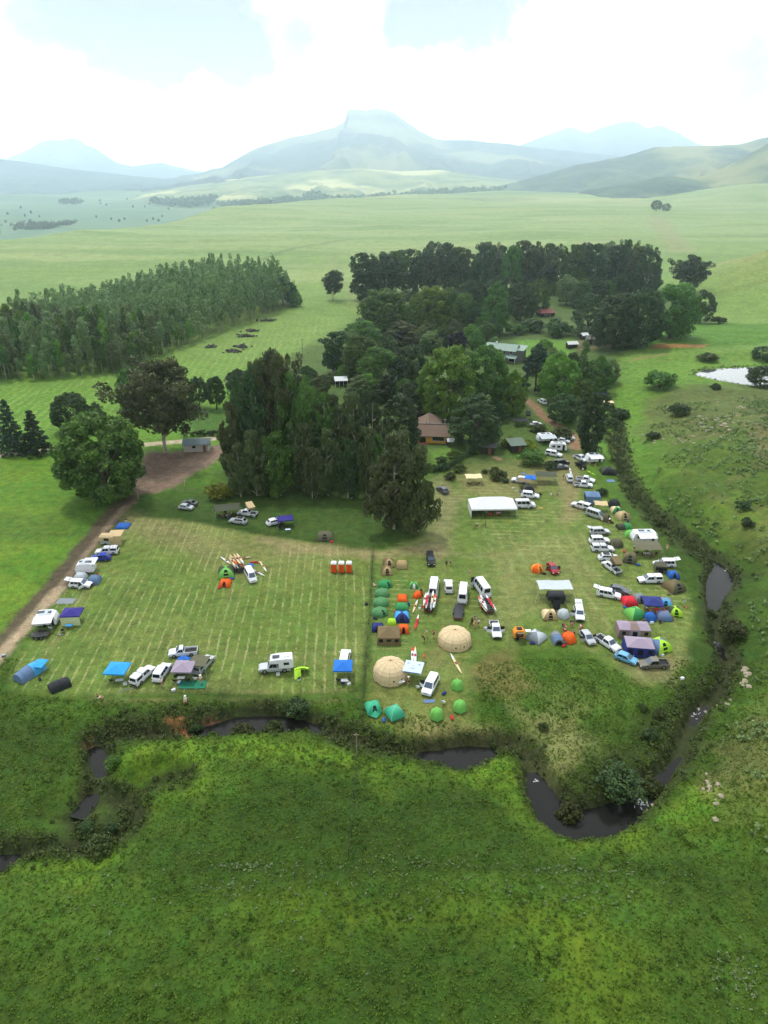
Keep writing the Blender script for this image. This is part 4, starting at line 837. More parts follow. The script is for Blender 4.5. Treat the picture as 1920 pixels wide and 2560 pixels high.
for i in range(44):
    if i < 16: px, py = i * 9 - 4 + rg_.uniform(-3, 3), 566 + rg_.uniform(-2, 3)
    elif i < 30: px, py = 240 + (i - 16) * 14 + rg_.uniform(-4, 4), 552 - (i - 16) * .9 + rg_.uniform(-4, 4)
    else: px, py = rg_.uniform(240, 620), rg_.uniform(500, 530)
    x, y, z = gp(px, py); h = rg_.uniform(7, 12); tree_at('valley_tree', 'low', x, y, z, h, h * .9, 'dark', 'tiny lone tree dotted over the far left valley', 'lone trees in the far valley')

# ---- low scrub on the banks, tufts of grass in the meadow
def low_clumps(name, pts, rad, per, s, leaf, rg, lab, cat, squash=.8):
    z = terrain(pts[:, 0], pts[:, 1]); r = rg.uniform(*rad, len(pts)); cen = np.stack([pts[:, 0], pts[:, 1], z + r * .35], 1)
    V, Fq, T = clumps(cen, r, per, s, rg, squash, .7); return tag(link(name, np_mesh(name, V, Fq, tone=T, m=LM[leaf])), lab, cat, kind='stuff')
rg3 = np.random.default_rng(33)
pts = scatter(DARK, .55, rg3); z_ = terrain(pts[:, 0], pts[:, 1]); pts = pts[z_ > WATER_Z + .25]
low_clumps('undergrowth', pts, (.25, .8), 26, .17, 'scrub', rg3, 'dark scrub and reeds covering the stream banks', 'undergrowth')
pp = []
for P, Wd in ((STREAM, STREAM_W), (LOOP, LOOP_W)):
    for i in range(len(P) - 1):
        ln = math.dist(P[i], P[i + 1]); thin = Wd[i] < .72; n = int(ln * (5.5 if thin else 2.4))
        for _ in range(n):
            u = rg3.random(); sgn = rg3.choice([-1, 1]); w = Wd[i] * (1 - u) + Wd[i + 1] * u + (abs(rg3.normal(0, 1.3)) - .25 if thin else .6 + abs(rg3.normal(0, .8))); dx, dy = (P[i + 1][0] - P[i][0]) / ln, (P[i + 1][1] - P[i][1]) / ln
            pp.append((P[i][0] + dx * ln * u - dy * w * sgn, P[i][1] + dy * ln * u + dx * w * sgn))
for a_, b_ in zip(POND, POND[1:] + POND[:1]):
    for _ in range(int(math.dist(a_, b_) * 2)): u = rg3.random(); pp.append((a_[0] * (1 - u) + b_[0] * u + rg3.normal(0, 1.2), a_[1] * (1 - u) + b_[1] * u + rg3.normal(0, 1.0)))
pp = np.array(pp); z_ = terrain(pp[:, 0], pp[:, 1]); pp = pp[z_ > WATER_Z + .15]
low_clumps('undergrowth', pp, (.2, .55), 20, .15, 'scrub', rg3, 'rank grass hanging over the edges of the stream', 'undergrowth')
pts = np.stack([rg3.uniform(-70, 85, 62000), rg3.uniform(37, 100, 62000)], 1)
sdm = np.minimum(poly_sd(pts[:, 0], pts[:, 1], G([(318, 1290), (930, 1378), (1590, 1330), (1735, 1520), (1640, 1715), (1440, 1615), (1180, 1660), (1180, 1800), (860, 1728), (200, 1740), (20, 1722)])), 99); z_ = terrain(pts[:, 0], pts[:, 1]); pts = pts[(sdm > 1) & (z_ > -1.6)]
low_clumps('grass', pts, (.06, .22), 7, .08, 'grass', rg3, 'thick green grass tussocks in the near meadow', 'grass', .7)
big = pts[fbm(pts[:, 0] / 4, pts[:, 1] / 3, 95) > .56][:2600]
low_clumps('grass', big, (.18, .42), 16, .10, 'tussock', rg3, 'dark rank tussocks standing out of the near meadow', 'grass', .75)
wp = [gp(rg3.normal(cx_, sx_), rg3.normal(cy_, sy_))[:2] for cx_, cy_, sx_, sy_, n in ((605, 2165, 40, 5, 40), (690, 2190, 60, 22, 26), (1060, 2155, 90, 8, 40), (1440, 2172, 70, 8, 34), (1000, 2230, 330, 40, 130), (560, 2230, 40, 14, 24), (210, 2260, 60, 30, 14), (820, 2290, 450, 130, 60), (1500, 2230, 90, 40, 50), (1850, 2440, 40, 40, 70)) for _ in range(n)]
low_clumps('weeds', np.array(wp), (.10, .26), 12, .10, 'weed', rg3, 'pale broad leaved weeds scattered through the near meadow', 'weeds', .6)
wp = [gp(rg3.normal(cx_, sx_), rg3.normal(cy_, sy_))[:2] for cx_, cy_, sx_, sy_, n in ((1870, 1125, 30, 6, 26), (1720, 1160, 30, 8, 18), (1780, 1110, 16, 5, 14), (1830, 1170, 60, 40, 40), (1780, 1250, 60, 40, 40)) for _ in range(n)]
low_clumps('weeds', np.array(wp), (.2, .5), 14, .2, 'weed', rg3, 'pale grey green weeds on the rocky hillside', 'weeds', .6)
hp = np.stack([rg3.uniform(40, 150, 9000), rg3.uniform(60, 240, 9000)], 1); hd = hp[:, 0] - np.interp(hp[:, 1], FOOT_Y, FOOT_X); hp = hp[(hd > 3) & (fbm(hp[:, 0] / 9, hp[:, 1] / 8, 88) > .5)]
low_clumps('undergrowth', hp, (.25, .8), 13, .24, 'plant', rg3, 'tufted growth over the rocky hillside', 'undergrowth')
# ---- rocks: grey outcrops on the hillside
ROCK = mat('grey_rock', (150, 140, 124), .9, vary=.35, scale=1.2, bump=.6)
def rock_mesh(seed):
    rg = np.random.default_rng(seed); bm_ = []; n, m = 9, 6; mb = MB(); rings = []
    for j in range(m):
        ph = -.35 + 1.85 * j / (m - 1); rings.append([(math.cos(2 * math.pi * i / n) * math.cos(ph) * rg.uniform(.75, 1.2), math.sin(2 * math.pi * i / n) * math.cos(ph) * rg.uniform(.75, 1.2), math.sin(ph) * .7 * rg.uniform(.8, 1.15)) for i in range(n)])
    mb.loft(rings); me = mb.mesh('rock'); me.materials.append(ROCK); return me
RK = [rock_mesh(i) for i in range(5)]
def rock(px, py, s, lab, grp):
    x, y, z = gp(px, py); o = link('boulder', RK[rg_.randrange(5)]); o.location = (x, y, z); o.rotation_euler = (rg_.uniform(-.2, .2), rg_.uniform(-.2, .2), rg_.uniform(0, 6.28)); o.scale = (s * rg_.uniform(.8, 1.3), s, s * rg_.uniform(.6, 1)); tag(o, lab, 'rock', grp)
for cx_, cy_, sx_, sy_, n, s0, lab, grp in ((1770, 1065, 30, 12, 26, 1.0, 'grey boulder on the upper part of the rocky hillside', 'boulders on the upper hillside'), (1850, 1050, 40, 22, 30, .8, 'grey boulder high on the hillside near the right edge', 'boulders high on the right'), (1680, 1095, 40, 10, 22, .7, 'grey boulder on the brown shelf above the stream', 'boulders on the brown shelf'),
        (1800, 1098, 60, 10, 20, .6, 'small boulder on the middle of the hillside', 'small boulders on the hillside'), (1780, 1970, 12, 30, 14, .55, 'pale rock on the bare slope right of the stream', 'pale rocks on the bare slope'), (1868, 1690, 6, 22, 14, .7, 'pale ledge rock on the right bank of the stream', 'pale ledge rocks on the right bank'), (1800, 1745, 14, 6, 10, .55, 'pale rock at the bend of the rapids', 'pale rocks by the rapids'),
        (1815, 1408, 12, 4, 8, .7, 'pale boulder at the head of the upper pool', 'boulders above the upper pool'), (1608, 1995, 12, 6, 8, .5, 'wet boulder in the rapids below the point', 'wet boulders in the rapids'), (1345, 1955, 6, 6, 4, .4, 'stone at the narrow of the stream', 'stones in the stream narrows'), (1200, 1890, 16, 4, 5, .35, 'stone on the edge of the shaded pool', 'stones by the shaded pool'), (1195, 1208, 10, 4, 5, .5, 'rust coloured stone by the brown shrub', 'stones by the brown shrub')):
    for _ in range(n): rock(rg_.gauss(cx_, sx_), rg_.gauss(cy_, sy_), s0 * .55 * rg_.uniform(.5, 1.5), lab, grp)
FOAM = mat('white_water', (225, 230, 232), .5, vary=.1); mb = MB()
for cx_, cy_, sx_, sy_, n in ((1600, 2000, 8, 9, 22), (1612, 2008, 6, 6, 12), (1742, 1770, 6, 8, 14), (1735, 1790, 5, 5, 8), (1340, 1952, 3, 3, 6), (1785, 1610, 4, 14, 8), (1822, 1425, 5, 3, 10)):
    for _ in range(n):
        x, y = flat(rg_.gauss(cx_, sx_), rg_.gauss(cy_, sy_), WATER_Z); mb.box((x, y, WATER_Z + .02), (rg_.uniform(.1, .45), rg_.uniform(.05, .16), .06), rg_.uniform(0, 3))
tag(mb.build('white_water', FOAM), 'flecks of white water in the rapids of the stream', 'white water', kind='stuff')
for i, (px, py, w) in enumerate(((668, 803, 6), (628, 828, 4.5), (616, 842, 5), (604, 868, 3.5), (580, 880, 5), (527, 868, 3))):
    x, y, z = gp(px, py); rg4 = np.random.default_rng(i); P = rg4.normal(0, 1, (50, 3)) * np.array([w * .42, 1.3, .3]) + np.array([0, 0, .4]); V, Fq, T = clumps(P, .5, 22, .3, rg4, .6, .3)
    o = link('brush_pile', np_mesh('brush_pile', V, Fq, tone=T, m=LM['grey'])); o.location = (x, y, z); tag(o, 'long grey heap of cut branches lying on the mown meadow by the plantation', 'brush pile', 'brush piles on the meadow')
# ------------------------------------------------------------------ kits: a thing's parts are modelled once, every copy shares their meshes
P_ = dict(
    white=mat('white_paint', (218, 222, 229), .3, vary=.03), silver=mat('silver_paint', (176, 182, 188), .3, .3, .04), grey=mat('grey_paint', (92, 96, 102), .3, .2, .05), black=mat('black_paint', (24, 26, 30), .25, .1, .05),
    blue=mat('blue_paint', (34, 56, 160), .3, vary=.05), sky=mat('light_blue_paint', (104, 168, 206), .3, .1, .05), red=mat('red_paint', (150, 24, 40), .3, vary=.05), bronze=mat('grey_brown_paint', (112, 108, 100), .35, .2, .06),
    glass=mat('dark_glass', (22, 27, 36), .08, vary=.1, spec=.6), screen=mat('windscreen_glass', (62, 80, 102), .08, vary=.1, spec=.7), tyre=mat('tyre_rubber', (22, 22, 23), .85), rim=mat('wheel_rim', (150, 152, 155), .4, .6), trim=mat('black_plastic', (28, 29, 31), .6),
    lamp=mat('lamp_glass', (225, 230, 235), .15), tail=mat('tail_lamp', (150, 22, 24), .2), steel=mat('galvanised_steel', (150, 154, 156), .45, .6), dsteel=mat('dark_steel', (48, 50, 54), .5, .4), bed=mat('bed_liner', (30, 31, 34), .8), plate=mat('number_plate', (220, 205, 120), .5),
    wood=mat('weathered_wood', (128, 104, 78), .85, vary=.3), solar=mat('solar_panel', (28, 36, 62), .15, vary=.1, spec=.6))
def fab(name, c, rough=.75): return mat(name, c, rough, vary=.10, scale=1.5, spec=.2)
FAB = dict(green=fab('green_nylon', (58, 140, 84)), lgreen=fab('light_green_nylon', (112, 182, 88)), sage=fab('sage_nylon', (86, 138, 92)), teal=fab('teal_nylon', (66, 170, 132)), lime=fab('lime_nylon', (168, 220, 60)), orange=fab('orange_nylon', (226, 96, 34)), amber=fab('amber_nylon', (222, 142, 52)),
    blue=fab('blue_nylon', (46, 96, 176)), sky=fab('sky_blue_nylon', (72, 156, 214)), navy=fab('navy_nylon', (42, 52, 118)), royal=fab('royal_blue_polyester', (40, 110, 200)), azure=fab('azure_polyester', (48, 150, 216)), violet=fab('violet_polyester', (52, 46, 128)), lilac=fab('lilac_polyester', (150, 138, 158)), slate=fab('slate_blue_nylon', (96, 122, 158)),
    red=fab('red_nylon', (206, 44, 58)), white=fab('white_canvas', (222, 225, 230)), cream=fab('cream_canvas', (214, 198, 160)), tan=fab('tan_canvas', (166, 146, 106)), khaki=fab('khaki_canvas', (112, 98, 70)), olive=fab('olive_canvas', (92, 92, 72)), dolive=fab('dark_olive_canvas', (66, 72, 58)), sand=fab('sand_canvas', (190, 170, 132)),
    grey=fab('grey_nylon', (124, 132, 140)), lgrey=fab('light_grey_nylon', (180, 190, 198)), dark=fab('charcoal_nylon', (44, 46, 52)), brown=fab('brown_grey_canvas', (128, 112, 106)), mesh=fab('dark_mesh', (26, 28, 34)), pgreen=fab('green_groundsheet', (34, 112, 86)), pale=fab('pale_green_canvas', (196, 206, 160)), paleblue=fab('pale_blue_polyester', (186, 202, 230)))
DEF = {**P_, **{'f_' + k: v for k, v in FAB.items()}}
KITS = {}
def place(key, fn, name, label, cat, loc, rz=0.0, group=None, scale=(1, 1, 1), **mats):
    """a copy of a kit: fn(add) is run once per key; add(part, MB, [material keys], parent index) -> index"""
    if key not in KITS:
        parts = []
        def add(part, mb, keys, parent=None, plabel=None):
            if not mb.v: return None
            me = mb.mesh(part)
            for q in keys: me.materials.append(DEF.get(q))
            parts.append((part, me, keys, parent, plabel)); return len(parts) - 1
        fn(add); KITS[key] = parts
    o = empty(name, loc, rz, scale); tag(o, label, cat, group); made = []
    for part, me, keys, par, plabel in KITS[key]:
        c = link(part, me, o if par is None else made[par]); made.append(c)
        if plabel: c['label'] = plabel
        for i, q in enumerate(keys):
            m = mats.get(q)
            if m is None: continue
            c.material_slots[i].link = 'OBJECT'; c.material_slots[i].material = m if not isinstance(m, str) else DEF[m]
    return o
def at(px, py):
    x, y, z = gp(px, py); return (x, y, z)

# ---------------- vehicles (front towards +X, metres)
def rr(x0, x1, w, z, n=3, r=.25):
    """rounded rectangle ring at height z, counted the same way every time"""
    out = []
    for cx_, cy_, a0 in ((x1 - r, w - r, 0), (x0 + r, w - r, 90), (x0 + r, -w + r, 180), (x1 - r, -w + r, 270)):
        for i in range(n + 1):
            a = R(a0 + 90 * i / n); out.append((cx_ + r * math.cos(a), cy_ + r * math.sin(a), z))
    return out
def pan(q, u0, u1, v0, v1, off=.015, t=.03):
    """a panel on the face q (4 corners: bottom a, bottom b, top b, top a), stood off it"""
    a, b, c, d = map(Vector, q); n = (b - a).cross(d - a).normalized()
    f = lambda u, v: (a * (1 - u) + b * u) * (1 - v) + (d * (1 - u) + c * u) * v + n * off
    return [tuple(f(u, v)) for u, v in ((u0, v0), (u1, v0), (u1, v1), (u0, v1))]
def vehicle(L=4.8, Wd=1.86, H=1.8, hood=1.15, belt=1.05, hoodz=.98, ws=.75, rs=.25, cab1=None, zr=None, bed=None, canopy=False, rack=False, roofbox=False, wb=None, nwin=2, tailgate=False, doors=(), van=False, wr=.37, solar=False, black_roof=False, steps=False):
    """ws / rs: how far windscreen and rear glass lean; cab1: x of cab back for a pickup"""
    x0, x1 = -L / 2, L / 2; w = Wd / 2; ch = x1 - hood; cb = x0 + .12 if cab1 is None else cab1
    def fn(add):
        b = MB(); b.smooth = False
        top = [(x0, .9), (x0 + .15, belt), (cb, belt), (ch - .1, belt), (ch + .25, belt - .03), (x1 - .25, hoodz - .06), (x1, hoodz - .22)]
        if bed is not None: top = [(x0, belt - .08), (x0 + .1, belt - .02), (cb, belt - .02), (ch - .1, belt), (ch + .25, belt - .03), (x1 - .25, hoodz - .06), (x1, hoodz - .22)]
        rings = []
        for x, z in top:
            k = .90 if x in (x0, x1) else 1.0; e = w * k
            rings.append([(x, -e * .93, .32), (x, -e, .52), (x, -e, z - .22), (x, -e * .93, z), (x, e * .93, z), (x, e, z - .22), (x, e, .52), (x, e * .93, .32)])
        if bed is None: b.loft(rings)
        else:
            b.loft(rings[2:]); t_ = .07        # open load bed: floor, sides, tail
            b.box(((x0 + cb) / 2, 0, .62), (cb - x0, Wd * .94, .1))
            for s in (-1, 1): b.loft([[(x0, s * w * .96, .36), (cb, s * w, .36), (cb, s * w, belt - .03), (x0, s * w * .96, belt - .05)], [(x0, s * (w * .96 - t_), .36), (cb, s * (w - t_), .36), (cb, s * (w - t_), belt - .03), (x0, s * (w * .96 - t_), belt - .05)]])
            b.box((x0 + .03, 0, .78), (.06, Wd * .9, .42))
        Hc = H
        tb = rr(cb, ch + .05, w * .95, belt - .02); tt = rr(cb + rs, ch - ws, w * .80, Hc - .05); t2 = rr(cb + rs + .12, ch - ws - .14, w * .72, Hc)
        b.loft([tb, tt, t2], cap0=False)
        body = add('body', b, ['paint'])
        A0, A1 = (cb, -w * .95, belt - .02), (ch + .05, -w * .95, belt - .02); B0, B1 = (cb + rs, -w * .80, Hc - .05), (ch - ws, -w * .80, Hc - .05)
        m = lambda p: (p[0], -p[1], p[2])
        faces = {'r': (A0, A1, B1, B0), 'l': (m(A1), m(A0), m(B0), m(B1)), 'f': (A1, m(A1), m(B1), B1), 'b': (m(A0), A0, B0, m(B0))}
        g = MB(); g.sheet(pan(faces['f'], .10, .90, .12, .93)); add('windscreen', g, ['screen'])
        g = MB(); g.sheet(pan(faces['b'], .12, .88, .22 if van else .15, .88)); add('rear_window', g, ['glass'])
        for s in ('r', 'l'):
            us = np.linspace(.10, .92, nwin + 1)
            for i in range(nwin):
                u0, u1 = us[i] + .015, us[i + 1] - .015
                if s == 'l': u0, u1 = 1 - u1, 1 - u0
                g = MB(); g.sheet(pan(faces[s], u0, u1, .14, .86)); add('side_window', g, ['glass'])
        if black_roof: g = MB(); g.loft([rr(cb + rs + .18, ch - ws - .2, w * .66, Hc + .005), rr(cb + rs + .18, ch - ws - .2, w * .66, Hc + .03)]); add('roof_panel', g, ['trim'])
        wbv = wb or L * .58
        for sx in (-1, 1):
            for s in (-1, 1):
                q = MB(); cx_ = sx * wbv / 2 + .05; q.tube((cx_, s * (w - .20), wr), (cx_, s * (w + .015), wr), wr, wr, 14); k = add('wheel', q, ['tyre'])
                q = MB(); q.tube((cx_, s * (w + .0), wr), (cx_, s * (w + .03), wr), wr * .6, wr * .55, 10); add('rim', q, ['rim'], k)
        q = MB(); q.box((x1 - .02, 0, .46), (.14, Wd * .86, .22)); add('front_bumper', q, ['bumper']); q = MB(); q.box((x0 - .01, 0, .5), (.14, Wd * .86, .18)); add('rear_bumper', q, ['bumper'])
        q = MB(); q.box((x1 + .005, 0, hoodz - .30), (.05, Wd * .46, .13)); add('grille', q, ['trim'])
        for s in (-1, 1):
            q = MB(); q.box((x1 - .03, s * w * .70, hoodz - .27), (.10, .32, .14)); add('headlight', q, ['lamp'])
            q = MB(); q.box((x0 + .01, s * w * .84, .84), (.06, .16, .26)); add('tail_light', q, ['tail'])
            q = MB(); q.box((ch - .1, s * (w + .08), belt + .1), (.12, .18, .14)); add('wing_mirror', q, ['paint'])
        if bed is not None:
            q = MB(); q.box(((x0 + cb) / 2, 0, .69), (cb - x0 - .14, Wd * .84, .04)); add('load_bed', q, ['bed'])
            if canopy:
                c = MB(); z1 = Hc - .06; cb0 = cb - .04; c.loft([rr(x0 + .05, cb0, w * .95, belt - .02), rr(x0 + .22, cb0, w * .84, z1), rr(x0 + .30, cb0 - .08, w * .76, z1 + .05)]); ca = add('canopy', c, ['canopy'])
                a0, a1, b0, b1 = (x0 + .05, -w * .95, belt - .02), (cb0, -w * .95, belt - .02), (x0 + .22, -w * .84, z1), (cb0, -w * .84, z1)
                for f in ((a0, a1, b1, b0), (m(a1), m(a0), m(b0), m(b1)), (m(a0), a0, b0, m(b0))): g = MB(); g.sheet(pan(f, .12, .88, .18, .85)); add('canopy_window', g, ['glass'], ca)
            elif bed == 'cover':
                q = MB(); q.box(((x0 + cb) / 2, 0, belt + .0), (cb - x0 - .1, Wd * .86, .06)); add('bed_cover', q, ['bed'])
        if rack:
            q = MB(); xa, xb = (x0 + .4 if canopy else cb + rs + .1), ch - ws - .1
            for s in (-1, 1): q.tube((xa, s * w * .66, Hc + .14), (xb, s * w * .66, Hc + .14), .025)
            for i in range(5): x = xa + (xb - xa) * i / 4; q.tube((x, -w * .66, Hc + .14), (x, w * .66, Hc + .14), .02); 
            for x in (xa, xb):
                for s in (-1, 1): q.tube((x, s * w * .66, Hc - .04), (x, s * w * .66, Hc + .14), .02)
            add('roof_rack', q, ['dsteel'])
        if roofbox: q = MB(); q.loft([rr(-.9, .9, .4, Hc + .08), rr(-.95, .95, .42, Hc + .25), rr(-.8, .7, .35, Hc + .36)]); add('roof_box', q, ['trim'])
        if solar: q = MB(); q.box((-.6, 0, Hc + .05), (1.3, .9, .04)); add('solar_panel', q, ['solar'])
        if tailgate: q = MB(); q.sheet([(cb + rs, -w * .78, Hc + .02), (cb + rs, w * .78, Hc + .02), (cb - .95, w * .74, Hc + .22), (cb - .95, -w * .74, Hc + .22)][::-1], .06); k = add('open_tailgate', q, ['paint']); q = MB(); q.sheet([(cb + rs - .2, -w * .6, Hc + .10), (cb + rs - .2, w * .6, Hc + .10), (cb - .5, w * .58, Hc + .17), (cb - .5, -w * .58, Hc + .17)][::-1], .02); add('tailgate_glass', q, ['glass'], k); q = MB(); q.box((cb + .02, 0, .95), (.06, Wd * .7, .8)); add('boot_opening', q, ['bed'])
        for s, xo in doors:      # an open door hinged at its front edge
            q = MB(); h = Vector((xo, s * w, 0)); e = h + Vector((-.45, s * .85, 0)); q.sheet([(h.x, h.y, .4), (e.x, e.y, .4), (e.x, e.y, belt), (h.x, h.y, belt)], .06); k = add('open_door', q, ['paint'])
            q = MB(); q.sheet([(h.x - .05, h.y + s * .02, belt), (e.x, e.y, belt), (e.x + .1, e.y - s * .15, H - .15), (h.x - .25, h.y - s * .05, H - .1)], .04); add('door_window', q, ['glass'], k)
    return fn
VK = dict(
    suv=dict(L=4.85, H=1.85, hood=1.25, ws=.65, rs=.22, nwin=3, wr=.38, rack=False), suvrack=dict(L=4.9, H=1.88, hood=1.25, ws=.62, rs=.2, nwin=3, wr=.39, rack=True), suvgate=dict(L=4.85, H=1.85, hood=1.25, ws=.65, rs=.22, nwin=3, wr=.38, tailgate=True), suvblack=dict(L=4.6, H=1.68, hood=1.2, ws=.8, rs=.55, nwin=3, wr=.37, black_roof=True),
    suvdoor=dict(L=4.85, H=1.85, hood=1.25, ws=.65, rs=.22, nwin=3, wr=.38, doors=((-1, .75),)), suvopen=dict(L=4.7, H=1.75, hood=1.2, ws=.7, rs=.3, nwin=3, tailgate=True, doors=((-1, .75),)), crossover=dict(L=4.4, H=1.62, hood=1.15, ws=.85, rs=.6, nwin=3, wr=.35),
    hatch=dict(L=4.0, Wd=1.72, H=1.5, hood=.95, ws=.8, rs=.55, belt=.95, hoodz=.92, nwin=2, wr=.31), hatchopen=dict(L=4.1, Wd=1.72, H=1.55, hood=.95, ws=.8, rs=.5, belt=.95, hoodz=.92, nwin=2, wr=.31, doors=((-1, .75), (1, .75))), sedan=dict(L=4.5, Wd=1.75, H=1.42, hood=1.1, ws=.8, rs=.8, cab1=-1.6, belt=.95, hoodz=.92, nwin=2, wr=.32),
    pickup=dict(L=5.3, H=1.8, hood=1.3, ws=.7, rs=.15, cab1=-.75, bed=True, nwin=2, wr=.39, wb=3.2), pickupdoor=dict(L=5.3, H=1.8, hood=1.3, ws=.7, rs=.15, cab1=-.75, bed=True, nwin=2, wr=.39, wb=3.2, doors=((-1, .8), (1, .8))), pickupcover=dict(L=5.3, H=1.8, hood=1.3, ws=.7, rs=.15, cab1=-.75, bed='cover', nwin=2, wr=.39, wb=3.2),
    xcab=dict(L=5.2, H=1.75, hood=1.3, ws=.7, rs=.15, cab1=-.25, bed=True, nwin=2, wr=.38, wb=3.1), canopy=dict(L=5.3, H=1.85, hood=1.3, ws=.7, rs=.1, cab1=-.75, bed=True, canopy=True, nwin=2, wr=.39, wb=3.2), canopyrack=dict(L=5.3, H=1.85, hood=1.3, ws=.7, rs=.1, cab1=-.75, bed=True, canopy=True, rack=True, nwin=2, wr=.40, wb=3.2),
    minibus=dict(L=5.0, Wd=1.8, H=2.15, hood=.55, ws=.8, rs=.12, belt=1.15, hoodz=1.05, nwin=4, van=True, wr=.34, wb=2.9), minivan=dict(L=4.9, Wd=1.9, H=1.95, hood=.85, ws=.85, rs=.15, belt=1.1, hoodz=1.0, nwin=3, van=True, wr=.35, wb=3.0, doors=((-1, .9),)),
    bigvan=dict(L=6.9, Wd=2.0, H=2.75, hood=.9, ws=.85, rs=.08, belt=1.35, hoodz=1.15, nwin=4, van=True, wr=.37, wb=4.2), bigvandoor=dict(L=6.9, Wd=2.0, H=2.75, hood=.9, ws=.85, rs=.08, belt=1.35, hoodz=1.15, nwin=4, van=True, wr=.37, wb=4.2, doors=((1, 2.2),)))
CARN = dict(suv='station_wagon', suvrack='station_wagon', suvgate='station_wagon', suvblack='station_wagon', suvdoor='station_wagon', suvopen='station_wagon', crossover='crossover_car', hatch='hatchback_car', hatchopen='hatchback_car', sedan='sedan_car', pickup='pickup_truck', pickupdoor='pickup_truck', pickupcover='pickup_truck', xcab='pickup_truck', canopy='pickup_truck', canopyrack='pickup_truck', minibus='minibus', minivan='minivan', bigvan='passenger_van', bigvandoor='passenger_van')
CARC = {'pickup_truck': 'pickup', 'minibus': 'minibus', 'minivan': 'minivan', 'passenger_van': 'van'}
def car(kind, px, py, heading, paint, label, canopy=None, cat=None):
    n = CARN[kind]; bump = {'white': 'trim', 'silver': 'silver', 'black': 'black'}.get(paint, paint)
    return place('v_' + kind, vehicle(**VK[kind]), n, label, cat or CARC.get(n, 'car'), at(px, py), R(heading), None, (.94, .94, .94), paint=P_[paint], bumper=P_[bump] if kind not in ('suv', 'suvgate', 'hatch', 'crossover', 'suvblack', 'minibus', 'sedan', 'hatchopen', 'minivan') else P_[paint], canopy=P_[canopy or paint])

# ---------------- tents
def dome(N_=4, rad=1.6, h=1.35, sx=1.0, sy=1.0, rot=.785, door=True, porch=0.0, arch=.86, seam=True):
    def fn(add):
        f = MB(); K = 7; rings = []
        def pt(t, a): r = rad * math.cos(t * math.pi / 2) ** arch; return (math.cos(a) * r * sx, math.sin(a) * r * sy, h * math.sin(t * math.pi / 2) ** .9)
        ang = [rot + 2 * math.pi * i / N_ for i in range(N_)]
        for k in range(K): rings.append([pt(k / K * .97, a) for a in ang])
        rings.append([pt(.992, a) for a in ang]); f.loft(rings, cap0=False); 
        for i in range(N_):           # alternate panels may carry a second colour
            for k in range(K): f.m[k * N_ + i] = 1 if i % 2 else 0
        add('flysheet', f, ['f_a', 'f_b'])
        if seam:
            for a in ang: q = MB(); q.path([(lambda p: (p[0] * 1.012, p[1] * 1.012, p[2] + .012))(pt(k / 9, a)) for k in range(10)], .022, 4); add('pole', q, ['pole'])
        g = MB(); g.add([(math.cos(a) * rad * sx * 1.03, math.sin(a) * rad * sy * 1.03, .03) for a in ang], [tuple(range(N_))]); add('groundsheet', g, ['sheet'])
        if door:                       # dark door panel on the side facing -Y
            i = min(range(N_), key=lambda i: math.sin((ang[i] + ang[(i + 1) % N_] if i < N_ - 1 else ang[i] + ang[0] + 2 * math.pi) / 2)); a, b = ang[i], ang[(i + 1) % N_]
            P = []
            for t in (.03, .30, .55, .70): p, q = Vector(pt(t, a)), Vector(pt(t, b)); P.append((p * .66 + q * .34, p * .34 + q * .66))
            n = Vector((math.cos((a + b) / 2 if abs(a - b) < 3.2 else (a + b) / 2 + math.pi), math.sin((a + b) / 2 if abs(a - b) < 3.2 else (a + b) / 2 + math.pi), .5)) * .02
            d = MB(); V = [tuple(x + n) for pr in P for x in pr]; d.add(V, [(0, 1, 3, 2), (2, 3, 5, 4), (4, 5, 7, 6)]); add('door', d, ['door'])
        if porch: p = MB(); e = pt(.0, rot); p.add([(-rad * .62 * sx, -rad * .68 * sy, .02), (rad * .62 * sx, -rad * .68 * sy, .02), (0, -rad * .68 * sy - porch, .02), (0, -rad * .42 * sy, h * .72)], [(0, 2, 3), (2, 1, 3)]); add('vestibule', p, ['f_a'])
    return fn
def tent(px, py, w, h, a, label, heading=0, kind='dome', b=None, door='mesh', porch=0.0, sx=1.0, sy=1.0, N_=4, pole=None, sheet='dark', cat='tent', name='dome_tent', dr=True):
    key = ('dome', N_, round(w, 2), h, sx, sy, porch, dr); x, y, z = at(px, py); rad = w / 2 / math.cos(math.pi / N_) if N_ == 4 else w / 2
    y += w * .42                                # the row given is the tent's near edge
    return place(key, dome(N_, rad, h, sx, sy, math.pi / N_ if N_ != 4 else .785, dr, porch), name, label, cat, (x, y, tz(x, y)), R(heading), None, f_a=FAB[a], f_b=FAB[b or a], door=FAB[door], pole=FAB[pole or a], sheet=FAB[sheet])
